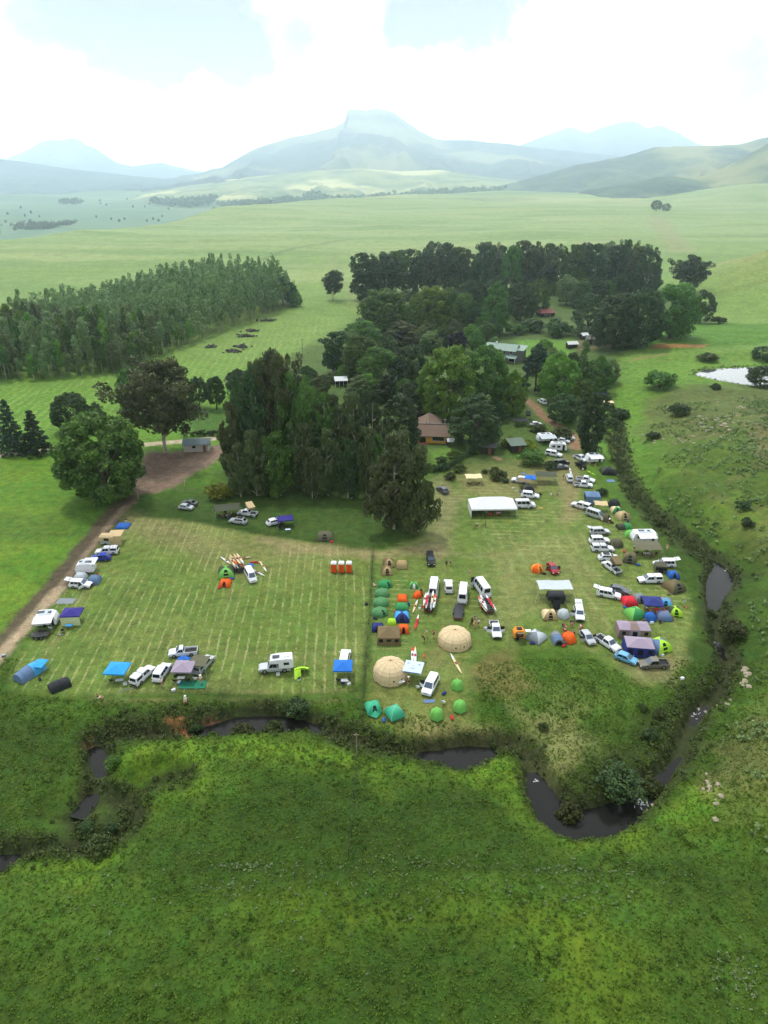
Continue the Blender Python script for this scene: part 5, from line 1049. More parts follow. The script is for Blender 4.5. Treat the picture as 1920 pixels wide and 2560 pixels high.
def tunnel(L=4.0, w=2.2, h=1.6, seg=6, flat_end=True):
    def fn(add):
        rings = []; n = 10
        for k in range(seg + 1):
            u = k / seg; f = (.35 + .65 * math.sin(min(1, u * 2.2) * math.pi / 2)) if not flat_end else (.72 + .28 * math.sin(u * math.pi * .75 + .4)); 
            rings.append([(-L / 2 + L * u, math.cos(math.pi * i / n) * w / 2 * (.85 + .15 * f), max(.0, math.sin(math.pi * i / n) ** .8 * h * f)) for i in range(n + 1)])
        f = MB(); f.loft(rings, closed=False)
        for k in range(seg):
            for i in range(n): f.m[k * n + i] = 1 if k >= seg // 2 else 0
        add('flysheet', f, ['f_a', 'f_b'])
        for k in (1, seg // 2, seg - 1): q = MB(); q.path([(p[0], p[1] * 1.015, p[2] * 1.012 + .01) for p in rings[k]], .025, 4); add('pole', q, ['pole'])
        e = [(p[0] + .015, p[1] * .62, p[2] * .72) for p in rings[-1]]; d = MB(); d.add(e, [tuple(range(len(e)))]); add('door', d, ['door'])
    return fn
def canopy(L=3.0, W_=3.0, H=2.1, peak=.75, val=.22, ridge=0.0, hang=(), leg='steel'):
    """pop-up gazebo: pitched cover, valance, four legs, brace frame"""
    def fn(add):
        x, y = L / 2, W_ / 2; c = MB(); top = [(-ridge / 2, 0, H + peak), (ridge / 2, 0, H + peak)]
        base = [(-x, -y, H), (x, -y, H), (x, y, H), (-x, y, H)]
        def sag(p, q, r): return tuple((Vector(p) + Vector(q) + Vector(r)) / 3 - Vector((0, 0, .06)))
        if ridge: F = [(0, 1, 5, 4), (1, 2, 5), (2, 3, 4, 5), (3, 0, 4)]; V = base + top
        else: F = [(0, 1, 4), (1, 2, 4), (2, 3, 4), (3, 0, 4)]; V = base + top[:1]
        c.add(V, F); add('cover', c, ['cover'])
        v = MB(); lo = [(p[0] * 1.003, p[1] * 1.003, H - val) for p in base]; hi = [(p[0] * 1.003, p[1] * 1.003, H + .005) for p in base]
        v.add(lo + hi, [(i, (i + 1) % 4, 4 + (i + 1) % 4, 4 + i) for i in range(4)]); add('valance', v, ['valance'])
        for sx in (-1, 1):
            for sy in (-1, 1): q = MB(); q.tube((sx * (x - .04), sy * (y - .04), 0), (sx * (x - .04), sy * (y - .04), H), .028); q.box((sx * (x - .04), sy * (y - .04), .015), (.14, .14, .03)); add('leg', q, [leg])
        q = MB()
        for a, b_ in zip(base, base[1:] + base[:1]): a, b_ = (a[0] * .97, a[1] * .97, H - .06), (b_[0] * .97, b_[1] * .97, H - .06); q.tube(a, b_, .018)
        for a in base: q.tube((a[0] * .97, a[1] * .97, H - .06), (0, 0, H + peak - .12), .015)
        add('frame', q, [leg])
        for side in hang:
            i = 'sewn'.index(side) if side in 'sewn' else 0; a, b_ = base[i], base[(i + 1) % 4]; k = .985; w = MB(); w.sheet([(a[0] * k, a[1] * k, .05), (b_[0] * k, b_[1] * k, .05), (b_[0] * k, b_[1] * k, H - .02), (a[0] * k, a[1] * k, H - .02)], .02); add('side_wall', w, ['wall'])
    return fn
def gazebo(px, py, L_, W_, H, cover, label, heading=0, peak=.7, ridge=0.0, hang=(), wall=None, name='gazebo', cat='gazebo', val=.22, valance=None):
    """px, py: the point on the ground under the middle of its front edge"""
    x, y, z = at(px, py); y += W_ / 2 * abs(math.cos(R(heading))) + L_ / 2 * abs(math.sin(R(heading)))
    return place(('gaz', L_, W_, H, peak, ridge, tuple(hang), val), canopy(L_, W_, H, peak, val, ridge, hang), name, label, cat, (x, y, tz(x, y)), R(heading), None, cover=FAB[cover], valance=FAB[valance or cover], wall=FAB[wall or cover])
def cabin(L=5, W_=3, H=1.9, peak=.6, bulge=.25, ridge=2.0, stripes=False):
    def fn(add):
        x, y = L / 2, W_ / 2; f = MB(); n = 3
        rings = [[(-x * k, -y * k, z), (-x * .33 * k, -y * k * 1.02, z), (x * .33 * k, -y * k * 1.02, z), (x * k, -y * k, z), (x * k, y * k, z), (x * .33 * k, y * k, z), (-x * .33 * k, y * k, z), (-x * k, y * k, z)] for k, z in ((1, 0), (.97, H * .5), (.92, H))]
        f.loft(rings, cap0=False, cap1=False); k0 = len(f.f)
        for i in range(len(f.f)): f.m[i] = 1 if (i % 8) in (1, 5) and stripes else 0
        add('wall', f, ['wall', 'wall_b']); r = MB(); e = [(p[0] * 1.02, p[1] * 1.03, p[2] - .03) for p in rings[-1]]; T = [(-ridge / 2, 0, H + peak), (-ridge * .33 / 2, 0, H + peak * 1.05), (ridge * .33 / 2, 0, H + peak * 1.05), (ridge / 2, 0, H + peak)]
        r.add(e + T, [(0, 1, 9, 8), (1, 2, 10, 9), (2, 3, 11, 10), (3, 4, 11), (4, 5, 10, 11), (5, 6, 9, 10), (6, 7, 8, 9), (7, 0, 8)])
        if stripes: r.m[1] = 1; r.m[5] = 1
        add('roof', r, ['roof', 'roof_b']); q = MB(); q.sheet([(-.45, -y * 1.0 - .03, .08), (.45, -y * 1.0 - .03, .08), (.42, -y * .955 - .03, H * .82), (-.42, -y * .955 - .03, H * .82)], .03); add('door', q, ['door'])
        for s in (-1, 1): q = MB(); q.sheet([(s * x * .66 - .35, -y * .99 - .03, H * .45), (s * x * .66 + .35, -y * .99 - .03, H * .45), (s * x * .66 + .33, -y * .945 - .035, H * .82), (s * x * .66 - .33, -y * .945 - .035, H * .82)], .03); add('window', q, ['door'])
    return fn
def cabin_tent(px, py, L_, W_, H, wall, roof, label, heading=0, peak=.6, ridge=2.0, wall_b=None, roof_b=None, door='mesh', name='cabin_tent'):
    x, y, z = at(px, py); y += W_ / 2 * abs(math.cos(R(heading))) + L_ / 2 * abs(math.sin(R(heading)))
    return place(('cab', L_, W_, H, peak, ridge, bool(wall_b)), cabin(L_, W_, H, peak, .25, ridge, bool(wall_b)), name, label, 'tent', (x, y, tz(x, y)), R(heading), None, wall=FAB[wall], roof=FAB[roof], wall_b=FAB[wall_b or wall], roof_b=FAB[roof_b or roof], door=FAB[door])
def fly(L=5, W_=4, H=2.1, sag=.18, tilt=.3):
    """a flat canvas fly on poles with guy ropes"""
    def fn(add):
        c = MB(); nx_, ny_ = 8, 6; V = []
        for j in range(ny_ + 1):
            for i in range(nx_ + 1):
                u, v = i / nx_, j / ny_; x, y = (u - .5) * L, (v - .5) * W_; e = 1 - .06 * math.sin(u * math.pi) ; V.append((x, y * (1 - .06 * math.sin(u * math.pi)), H + tilt * (1 - abs(2 * v - 1)) - sag * math.sin(u * math.pi) * math.sin(v * math.pi) * 1.2 + .05 * math.sin(9 * u + 5 * v)))
        c.smooth = True; c.add(V, [(j * (nx_ + 1) + i, j * (nx_ + 1) + i + 1, (j + 1) * (nx_ + 1) + i + 1, (j + 1) * (nx_ + 1) + i) for j in range(ny_) for i in range(nx_)]); add('cover', c, ['cover'])
        for u in (-.5, 0, .5):
            for v in (-.5, .5): q = MB(); q.tube((u * L * .99, v * W_ * .97, 0), (u * L * .99, v * W_ * .97, H - .02), .025); add('pole', q, ['steel'])
        q = MB()
        for u in (-.5, .5):
            for v in (-.5, .5): q.tube((u * L, v * W_, H), (u * L * 1.25, v * W_ * 1.35, 0), .010, n=4)
        add('guy_rope', q, ['f_white'])
    return fn
def fly_sheet(px, py, L_, W_, H, cover, label, heading=0, name='canvas_awning', tilt=.3):
    x, y, z = at(px, py); y += W_ / 2
    return place(('fly', L_, W_, H, tilt), fly(L_, W_, H, .18, tilt), name, label, 'awning', (x, y, tz(x, y)), R(heading), None, cover=FAB[cover])

# ---------------- people: one continuous skinned body, clothes and hair as children
def skin_mesh(name, J, E, Rd, sub=1):
    me = bpy.data.meshes.new(name); me.from_pydata(J, E, []); o = bpy.data.objects.new(name, me); COL.objects.link(o)
    o.modifiers.new('skin', 'SKIN'); o.modifiers.new('sub', 'SUBSURF').levels = sub
    for i, v in enumerate(me.skin_vertices[0].data): v.radius = (Rd[i], Rd[i] * (.8 if Rd[i] > .09 else 1)); v.use_root = i == 0
    dg = bpy.context.evaluated_depsgraph_get(); out = bpy.data.meshes.new_from_object(o.evaluated_get(dg)); out.name = name; bpy.data.objects.remove(o); bpy.data.meshes.remove(me)
    for p in out.polygons: p.use_smooth = True
    return out
POSES = {}
def pose_kit(pose):
    if pose in POSES: return POSES[pose]
    V = Vector; sit = pose == 'sit'; hz = .48 if sit else .93
    if pose == 'floor': hz = .16
    lean = {'stand': 0, 'walk': .05, 'sit': -.06, 'bend': .42, 'floor': -.12}[pose]
    pel = V((0, 0, hz)); ch = pel + V((lean * .8, 0, .34 if pose != 'bend' else .24)); nk = pel + V((lean * 1.2, 0, .54 if pose != 'bend' else .36)); hd = nk + V((.03 + lean * .2, 0, .15)); tp = hd + V((.0, 0, .11))
    J = [pel, pel + V((lean * .35, 0, .17)), ch, nk, hd, tp]; E = [(0, 1), (1, 2), (2, 3), (3, 4), (4, 5)]; Rd = [.135, .125, .15, .058, .095, .07]
    J.append(hd + V((.105, 0, -.01))); E.append((4, 6)); Rd.append(.022)     # nose
    def add(p, par, r): J.append(V(p)); E.append((par, len(J) - 1)); Rd.append(r); return len(J) - 1
    ends = []
    for s in (-1, 1):
        if pose in ('stand', 'bend'): kn, an, to = V((.03, s * .10, .50)), V((0, s * .11, .09)), V((.16, s * .13, .04))
        elif pose == 'walk': kn, an, to = (V((.20, s * .10, .52)), V((.24, s * .10, .09)), V((.40, s * .11, .04))) if s > 0 else (V((-.02, s * .10, .50)), V((-.30, s * .10, .12)), V((-.18, s * .11, .04)))
        elif sit: kn, an, to = V((.44, s * .13, .50)), V((.46, s * .13, .09)), V((.62, s * .15, .04))
        else: kn, an, to = V((.42, s * .16, .30)), V((.72, s * .16, .07)), V((.84, s * .17, .12))
        h = add(pel + V((0, s * .09, -.04)), 0, .10); k = add(kn, h, .06); a = add(an, k, .042); add(to, a, .035)
        sh = ch + V((.0, s * .19, .10)); S = add(sh, 2, .062)
        if pose == 'walk': el, wr = sh + V((-s * .12, s * .06, -.27)), sh + V((-s * .05 + .12, s * .07, -.50))
        elif sit or pose == 'floor': el, wr = sh + V((.08, s * .07, -.26)), sh + V((.30, s * .02, -.30))
        elif pose == 'bend': el, wr = sh + V((.14, s * .02, -.26)), sh + V((.34, 0, -.42))
        else: el, wr = sh + V((-.02, s * .06, -.28)), sh + V((.06, s * .08, -.53))
        e = add(el, S, .043); w = add(wr, e, .028); d = (wr - el).normalized(); q = d.orthogonal().normalized() if abs(d.z) < .9 else V((1, 0, 0)); pm = add(wr + d * .07, w, .034)
        for f in range(4): p1 = add(wr + d * .12 + q * (.027 * (f - 1.5)), pm, .0105); add(wr + d * (.17 - .012 * abs(f - 1.3)) + q * (.028 * (f - 1.5)) + V((.015, 0, 0)), p1, .008)
        t1 = add(wr + d * .06 + q * .055, w, .012); add(wr + d * .105 + q * .068, t1, .009); ends.append((S, e, w, h, k, a))
    body = skin_mesh('body', [tuple(j) for j in J], E, Rd)
    sJ = [J[0] + V((0, 0, .02)), J[1], J[2], J[3] + V((0, 0, -.06))]; sE = [(0, 1), (1, 2), (2, 3)]; sR = [.15, .142, .166, .075]
    for S, e, w, h, k, a in ends: sJ += [J[S], J[S] * .45 + J[e] * .55]; i = len(sJ); sE += [(2, i - 2), (i - 2, i - 1)]; sR += [.075, .062]
    shirt = skin_mesh('shirt', [tuple(j) for j in sJ], sE, sR)
    tJ = [J[0]]; tE = []; tR = [.152]
    for S, e, w, h, k, a in ends: tJ += [J[h], J[h] * .25 + J[k] * .75]; i = len(tJ); tE += [(0, i - 2), (i - 2, i - 1)]; tR += [.115, .085]
    shorts = skin_mesh('shorts', [tuple(j) for j in tJ], tE, tR)
    hair = MB(); hair.smooth = True; c = J[4] + V((-.02, 0, .045)); rings = [[(c.x + math.cos(6.283 * i / 10) * .108 * math.cos(p), c.y + math.sin(6.283 * i / 10) * .098 * math.cos(p), c.z + math.sin(p) * .115) for i in range(10)] for p in (-.25, .2, .7, 1.15, 1.5)]; hair.loft(rings); hm_ = hair.mesh('hair')
    hat = MB(); hat.tube((c.x, c.y, c.z + .03), (c.x, c.y, c.z + .05), .2, .19, 12); hat.tube((c.x, c.y, c.z + .05), (c.x, c.y, c.z + .14), .115, .09, 12); ht = hat.mesh('hat')
    sm = MB(); sm.smooth = False
    for s in (-1, 1): p = J[4] + V((.088, s * .035, .012)); sm.box(p, (.014, .022, .012))
    sm.box(J[4] + V((.092, 0, -.055)), (.012, .045, .012)); fm = sm.mesh('face')
    for m_, k in ((body, 'skin'), (shirt, 'shirt'), (shorts, 'shorts'), (hm_, 'hair'), (ht, 'hat'), (fm, 'face')): m_.materials.append(P_['trim'])
    POSES[pose] = (body, shirt, shorts, hm_, ht, fm); return POSES[pose]
SKIN = [mat('skin_light', (214, 160, 130), .6, vary=.05), mat('skin_tan', (176, 122, 92), .6, vary=.05), mat('skin_brown', (104, 68, 50), .6, vary=.05)]
CLOTH = {k: fab('cloth_' + k, c, .85) for k, c in dict(white=(232, 232, 230), black=(30, 30, 34), grey=(130, 134, 138), navy=(38, 46, 82), blue=(70, 116, 180), red=(186, 50, 48), orange=(232, 104, 48), green=(70, 110, 74), khaki=(150, 134, 100), pink=(220, 150, 150), yellow=(226, 190, 84), brown=(88, 66, 52)).items()}
def person(px, py, heading, pose, shirt, shorts, label, skin=0, hat=None, hair='brown', dz=0.0, xyz=None, group=None):
    x, y, z = xyz or at(px, py); ms = pose_kit(pose); o = empty('person', (x, y, z + dz), R(heading)); tag(o, label, 'person', group); s = random.uniform(.95, 1.04); o.scale = (s, s, s)
    for nm, me, m in (('body', ms[0], SKIN[skin]), ('shirt', ms[1], CLOTH[shirt]), ('shorts', ms[2], CLOTH[shorts]), ('hat' if hat else 'hair', ms[4] if hat else ms[3], CLOTH[hat or hair]), ('face', ms[5], CLOTH['brown'])): c = link(nm, me, o); put(c, m)
    return o
def chair_kit(add):
    q = MB(); q.sheet([(-.24, -.26, .42), (.24, -.26, .45), (.24, .26, .45), (-.24, .26, .42)], .03); add('seat', q, ['cloth']); q = MB(); q.sheet([(-.24, .26, .42), (-.24, -.26, .42), (-.38, -.27, .92), (-.38, .27, .92)], .03); add('backrest', q, ['cloth'])
    for sx in (-1, 1):
        for sy in (-1, 1): q = MB(); q.tube((sx * .26, sy * .29, 0), (-sx * .02 + sx * .22, sy * .28, .44 if sx > 0 else .62), .014, n=4); add('leg', q, ['dsteel'])
    for sy in (-1, 1): q = MB(); q.box((0, sy * .29, .62), (.46, .05, .03)); add('armrest', q, ['dsteel'])
def chair(x, y, heading, cloth, label, group=None): return place('chair', chair_kit, 'camp_chair', label, 'chair', (x, y, tz(x, y)), R(heading), group, cloth=FAB[cloth])
def table_kit(add):
    q = MB(); q.box((0, 0, .72), (1.2, .65, .04)); add('tabletop', q, ['top'])
    for sx in (-1, 1):
        for sy in (-1, 1): q = MB(); q.tube((sx * .5, sy * .25, 0), (sx * .5, sy * .25, .7), .015, n=4); add('leg', q, ['dsteel'])
def table(x, y, heading, top, label): return place('table', table_kit, 'folding_table', label, 'table', (x, y, tz(x, y)), R(heading), None, top=DEF[top])
def cooler_kit(add):
    q = MB(); q.loft([rr(-.3, .3, .19, 0, 2, .05), rr(-.32, .32, .21, .34, 2, .05)]); add('body', q, ['a']); q = MB(); q.loft([rr(-.33, .33, .22, .345, 2, .05), rr(-.31, .31, .2, .42, 2, .05)]); add('lid', q, ['b']); q = MB(); q.path([(-.33, 0, .3), (-.37, 0, .46), (.37, 0, .46), (.33, 0, .3)], .012); add('handle', q, ['dsteel'])
def cooler(x, y, heading, a, b, label): return place('cooler', cooler_kit, 'cooler_box', label, 'cooler box', (x, y, tz(x, y)), R(heading), None, a=DEF[a], b=DEF[b])
# ---------------- boats and trailers
def kayak_kit(L=5.2, w=.24):
    def fn(add):
        rings = []; n = 10
        for k in range(15):
            u = -1 + 2 * k / 14; f = max(.02, (1 - abs(u) ** 2.2)) ; hw = w * f ** .8; hh = .15 * (.35 + .65 * f)
            rings.append([(u * L / 2, math.cos(2 * math.pi * i / n) * hw, .18 + (math.sin(2 * math.pi * i / n) * hh) + .05 * abs(u) ** 3) for i in range(n)])
        q = MB(); q.smooth = True; q.loft(rings); 
        for i, f in enumerate(q.f): 
            c = sum(q.v[j][0] for j in f) / len(f); q.m[i] = 1 if c > L * .22 else 0
        add('hull', q, ['hull', 'tip']); c = MB(); c.loft([rr(-.42, .38, .17, .30, 3, .16), rr(-.40, .36, .15, .345, 3, .14)]); add('cockpit', c, ['trim']); s = MB(); s.box((-.15, 0, .36), (.26, .22, .04)); add('seat', s, ['f_red'])
    return fn
def kayak(x, y, z, heading, hull, tip, label, L_=5.2, group=None, w=.24, roll=0.0):
    o = place(('kayak', L_, w), kayak_kit(L_, w), 'kayak', label, 'kayak', (x, y, z), R(heading), group, hull=DEF[hull], tip=DEF[tip]); o.rotation_euler = (roll, 0, R(heading)); return o
def trailer_kit(L=5.0, W_=1.6, posts=True, deck=False):
    def fn(add):
        x0, x1 = -L / 2, L / 2; q = MB()
        for s in (-1, 1): q.box(((x0 + x1) / 2, s * W_ / 2, .55), (L, .08, .1))
        for i in range(5): q.box((x0 + L * i / 4, 0, .55), (.08, W_ - .1, .08))
        q.tube((x1, 0, .5), (x1 + 1.2, 0, .48), .05); q.tube((x1 - .3, W_ / 2, .5), (x1 + .9, 0, .48), .035); q.tube((x1 - .3, -W_ / 2, .5), (x1 + .9, 0, .48), .035); add('frame', q, ['dsteel'])
        for sx in (-.45, .35):
            for s in (-1, 1): q = MB(); q.tube((sx, s * (W_ / 2 + .06), .32), (sx, s * (W_ / 2 + .24), .32), .31, .31, 12); k = add('wheel', q, ['tyre']); q = MB(); q.tube((sx, s * (W_ / 2 + .2), .32), (sx, s * (W_ / 2 + .26), .32), .17, .15, 10); add('rim', q, ['rim'], k)
        for s in (-1, 1): q = MB(); q.box((-.05, s * (W_ / 2 + .15), .68), (1.6, .24, .04)); add('mudguard', q, ['dsteel'])
        if deck: q = MB(); q.box((0, 0, .63), (L - .1, W_ - .06, .04)); add('deck', q, ['deck'])
        if posts:
            for x in (x0 + .6, x1 - .6):
                q = MB(); q.tube((x, 0, .58), (x, 0, 1.9), .04)
                for z in (.95, 1.4, 1.85): q.tube((x, -1.15, z), (x, 1.15, z), .03)
                add('rack', q, ['steel'])
        else:
            q = MB()
            for s in (-1, 1): q.tube((x0, s * W_ / 2, .95), (x1, s * W_ / 2, .95), .03)
            for x in np.linspace(x0, x1, 6):
                for s in (-1, 1): q.tube((x, s * W_ / 2, .58), (x, s * W_ / 2, .95), .025)
            add('rail', q, ['dsteel'])
        q = MB(); q.box((x0 - .03, 0, .5), (.05, W_, .12)); add('light_board', q, ['tail'])
    return fn
def trailer(px, py, heading, label, L_=5.0, posts=True, deck=True, name='boat_trailer'):
    return place(('trailer', L_, posts, deck), trailer_kit(L_, 1.6, posts, deck), name, label, 'trailer', at(px, py), R(heading), None, deck=DEF['dsteel'])
def bike_kit(add):
    for x in (-.52, .52):
        q = MB(); n = 16
        q.path([(x + math.cos(6.283 * i / n) * .33, 0, .34 + math.sin(6.283 * i / n) * .33) for i in range(n + 1)], .022, 5); add('wheel', q, ['tyre'])
    q = MB(); q.path([(-.52, 0, .34), (-.18, 0, .85), (.4, 0, .82), (.52, 0, .34)], .025, 5); q.path([(-.18, 0, .85), (-.02, 0, .34), (.4, 0, .8)], .025, 5); q.tube((-.52, 0, .34), (-.02, 0, .34), .018); add('frame', q, ['paint']); q = MB(); q.box((-.2, 0, .95), (.26, .13, .05)); add('saddle', q, ['trim']); q = MB(); q.tube((.36, -.3, 1.0), (.36, .3, 1.0), .018); q.tube((.4, 0, .82), (.36, 0, 1.0), .018); add('handlebar', q, ['trim'])
def bike(px, py, heading, paint, label, lying=False):
    o = place('bike', bike_kit, 'bicycle', label, 'bicycle', at(px, py), R(heading), None, paint=DEF[paint])
    if lying: o.rotation_euler = (R(80), 0, R(heading)); o.location.z += .1
    return o
# ------------------------------------------------------------------ buildings
def corrugated(name, c, period=.25):
    m = bpy.data.materials.new(name); m.use_nodes = True; t = m.node_tree; b = t.nodes['Principled BSDF']; b.inputs['Roughness'].default_value = .55
    g = N(t, 'ShaderNodeTexCoord'); n = N(t, 'ShaderNodeTexNoise', Scale=1.2, Detail=5.0); L(t, g.outputs['Object'], n.inputs['Vector']); c = lin(c)
    L(t, mixc(t, n.outputs[0], tuple(x * .75 for x in c), tuple(min(1, x * 1.2) for x in c)), b.inputs['Base Color'])
    w = N(t, 'ShaderNodeTexWave', Scale=1 / period); L(t, g.outputs['Object'], w.inputs['Vector']); bp = N(t, 'ShaderNodeBump', Strength=.4, Distance=.05); L(t, w.outputs[0], bp.inputs['Height']); L(t, bp.outputs[0], b.inputs['Normal']); return m
BM = dict(thatch=mat('thatch', (112, 94, 82), .95, vary=.3, scale=5, bump=.6), yellow=mat('yellow_plaster', (214, 160, 62), .8, vary=.08), whitewash=mat('whitewashed_wall', (176, 172, 164), .85, vary=.15), bluegrey=corrugated('blue_grey_roofing', (104, 124, 132)), green=corrugated('green_roofing', (124, 148, 138)), stone=mat('grey_stone_wall', (112, 112, 108), .9, vary=.3, scale=4, bump=.4), red=corrugated('rusty_red_roofing', (146, 84, 74)), dgreen=corrugated('dark_green_roofing', (74, 96, 82)), dwood=mat('dark_timber', (52, 46, 40), .9, vary=.25), glass=P_['glass'], door=mat('brown_door', (120, 76, 50), .7), wframe=mat('white_frame', (226, 226, 222), .6), rwhite=corrugated('white_roofing', (206, 212, 216)), rdark=corrugated('dark_roofing', (70, 72, 70)))
def gable(mb, cx_, cy_, L_, W_, z, h, over=.5, hip=0.0, t=.14):
    """pitched roof, ridge along x"""
    x, y = L_ / 2 + over, W_ / 2 + over; r = x - hip; sl = h * over / (W_ / 2 + over); lo = z - sl * .9
    for s in (1, -1):
        P = [(cx_ - x, cy_ - s * y, lo), (cx_ + x, cy_ - s * y, lo), (cx_ + r, cy_, z + h), (cx_ - r, cy_, z + h)]; mb.sheet(P if s == 1 else P[::-1], t)
    if hip:
        mb.sheet([(cx_ + x, cy_ - y, lo), (cx_ + x, cy_ + y, lo), (cx_ + r, cy_, z + h)], t); mb.sheet([(cx_ - x, cy_ + y, lo), (cx_ - x, cy_ - y, lo), (cx_ - r, cy_, z + h)], t)
def house_walls(mb, L_, W_, h, gab=0.0, cx_=0, cy_=0, z=-.3):
    mb.box((cx_, cy_, (h + z) / 2), (L_, W_, h - z))
    if gab:
        for s in (-1, 1): mb.loft([[(cx_ + s * (L_ / 2 - .2), cy_ - W_ / 2, h), (cx_ + s * (L_ / 2 - .2), cy_ + W_ / 2, h), (cx_ + s * (L_ / 2 - .2), cy_, h + gab)], [(cx_ + s * L_ / 2, cy_ - W_ / 2, h), (cx_ + s * L_ / 2, cy_ + W_ / 2, h), (cx_ + s * L_ / 2, cy_, h + gab)]])
def opening(root, kind, c, d, m, frame=None):
    q = MB(); q.box(c, d); o = q.build(kind, m, root)
    if frame:
        f = MB(); w, h = d[0], d[2]
        for s in (-1, 1): f.box((c[0] + s * (w / 2 + .04), c[1] - .02, c[2]), (.08, d[1] + .05, h + .16)); f.box((c[0], c[1] - .02, c[2] + s * (h / 2 + .04)), (w, d[1] + .05, .08))
        f.build('frame', frame, o)
    return o
# thatched yellow house
x, y, z = gp(1082, 1110); y += 4.2
h_ = empty('thatched_house', (x, y, z), R(-4)); tag(h_, 'yellow walled house under a brown thatched roof among dark trees', 'house')
q = MB(); house_walls(q, 8.6, 7.0, 2.9); house_walls(q, 6.4, 8.4, 2.9, 0, -1.0, 7.8); q.build('wall', BM['yellow'], h_)
q = MB(); gable(q, 0, 0, 9.2, 7.0, 2.9, 2.2, .9, .4, .3); x2 = -1.0
for s in (-1, 1): P = [(x2 + s * 3.9, 12.6, 2.5), (x2 + s * 3.9, 3.4, 2.5), (x2, .2, 5.12), (x2, 10.6, 5.12)]; q.sheet(P if s > 0 else P[::-1], .3)
q.sheet([(x2 + 3.9, 12.6, 2.5), (x2 - 3.9, 12.6, 2.5), (x2, 10.6, 5.12)], .3)
rf = q.build('roof', BM['thatch'], h_); q = MB(); q.box((0, 0, 5.16), (9.2, .4, .16)); q.build('ridge', BM['stone'], rf); q = MB(); q.box((3.9, 1.2, 5.0), (.7, .7, 2.4)); q.build('chimney', BM['stone'], rf); q = MB(); q.tube((-1.8, -.6, 5.2), (-1.8, -.6, 6.5), .1); q.build('flue', P_['steel'], rf)
opening(h_, 'window', (1.9, -3.5, 1.45), (3.6, .12, 1.2), BM['glass'], BM['wframe']); opening(h_, 'door', (-2.9, -3.5, 1.0), (2.0, .14, 2.0), BM['glass']); opening(h_, 'window', (4.3, -1.0, 1.4), (.12, 1.6, 1.1), BM['glass'])
q = MB(); q.box((-2.6, -4.4, .05), (3.6, 1.7, .3)); q.build('porch_step', mat('brick_paving', (140, 84, 70), .9), h_)
# small cottage by the gravel road
x, y, z = gp(490, 1130); y += 2.3
h_ = empty('cottage', (x, y, z), R(3)); tag(h_, 'small whitewashed cottage with a blue grey metal roof beside the gravel road', 'cottage')
q = MB(); house_walls(q, 7.4, 4.4, 2.5, 1.0); q.build('wall', BM['whitewash'], h_); q = MB(); gable(q, 0, 0, 7.4, 4.4, 2.5, 1.05, .4); q.build('roof', BM['bluegrey'], h_)
opening(h_, 'window', (-.6, -2.2, 1.55), (1.0, .1, .7), BM['glass'], BM['whitewash']); opening(h_, 'door', (2.5, -2.2, 1.0), (.9, .1, 1.95), BM['door']); opening(h_, 'window', (3.7, .3, 1.5), (.1, .9, .8), BM['glass'])
# green roofed house
x, y, z = gp(1262, 905); y += 5
h_ = empty('green_roofed_house', (x, y, z), R(-24)); tag(h_, 'two storey grey house with a pale green metal roof among the trees', 'house')
q = MB(); house_walls(q, 12.5, 7.5, 5.2, 1.6); q.build('wall', BM['stone'], h_); q = MB(); gable(q, -.6, 0, 13.0, 7.5, 5.2, 1.9, .8); q.build('roof', BM['green'], h_)
q = MB(); q.sheet([(2.2, -7.4, 2.5), (7.4, -7.4, 2.5), (7.4, -3.7, 3.1), (2.2, -3.7, 3.1)], .12); q.build('porch_roof', BM['green'], h_); q = MB(); house_walls(q, 3.4, 6.6, 5.3, 0, 7.6, .3); q.build('annex_wall', BM['stone'], h_); q = MB(); q.sheet([(5.7, -3.7, 5.4), (9.9, -3.7, 5.4), (9.9, 4.2, 6.2), (5.7, 4.2, 6.2)], .12); q.build('annex_roof', BM['green'], h_)
for wx, wz in ((-4.2, 1.5), (-1.6, 1.5), (-4.2, 4.0), (-1.6, 4.0), (1.2, 4.0), (4.2, 4.1)): opening(h_, 'window', (wx, -3.75, wz), (1.3, .1, 1.2), BM['glass'], BM['wframe'])
opening(h_, 'door', (4.8, -3.75, 1.1), (2.6, .1, 2.1), BM['glass'], BM['wframe'])
for px_ in (2.5, 7.1): q = MB(); q.box((px_, -7.2, 1.2), (.16, .16, 2.6)); q.build('porch_post', BM['wframe'], h_)
q = MB(); q.box((-3.4, 0, 7.0), (.8, .8, 1.2)); q.build('chimney', BM['wframe'], h_)
# red roofed cottage
x, y, z = gp(1366, 792); y += 3
h_ = empty('red_roofed_cottage', (x, y, z), R(18)); tag(h_, 'small dark cottage with a rusty red metal roof under the trees', 'cottage')
q = MB(); house_walls(q, 8.4, 6.2, 2.5); q.build('wall', BM['dwood'], h_); q = MB(); gable(q, 0, 0, 8.4, 6.2, 2.5, 1.9, .7, 2.0); q.build('roof', BM['red'], h_); opening(h_, 'window', (-1.5, -3.1, 1.5), (1.4, .1, 1.0), BM['glass'], BM['wframe']); opening(h_, 'door', (1.4, -3.1, 1.0), (.9, .1, 2.0), BM['door'])
# white roofed shed
x, y, z = gp(852, 968); y += 2.4
h_ = empty('open_shed', (x, y, z), R(8)); tag(h_, 'small open shed with a white metal roof behind the grove', 'shed')
q = MB(); q.sheet([(-2.6, -2.4, 2.5), (2.6, -2.4, 2.5), (2.6, 2.4, 3.1), (-2.6, 2.4, 3.1)], .1); q.build('roof', BM['rwhite'], h_); q = MB(); q.box((0, 2.0, 1.4), (4.8, .12, 2.8)); q.build('wall', BM['dwood'], h_)
for px_ in (-2.4, -.8, .8, 2.4): q = MB(); q.box((px_, -2.2, 1.2), (.12, .12, 2.5)); q.build('post', BM['wframe'], h_)
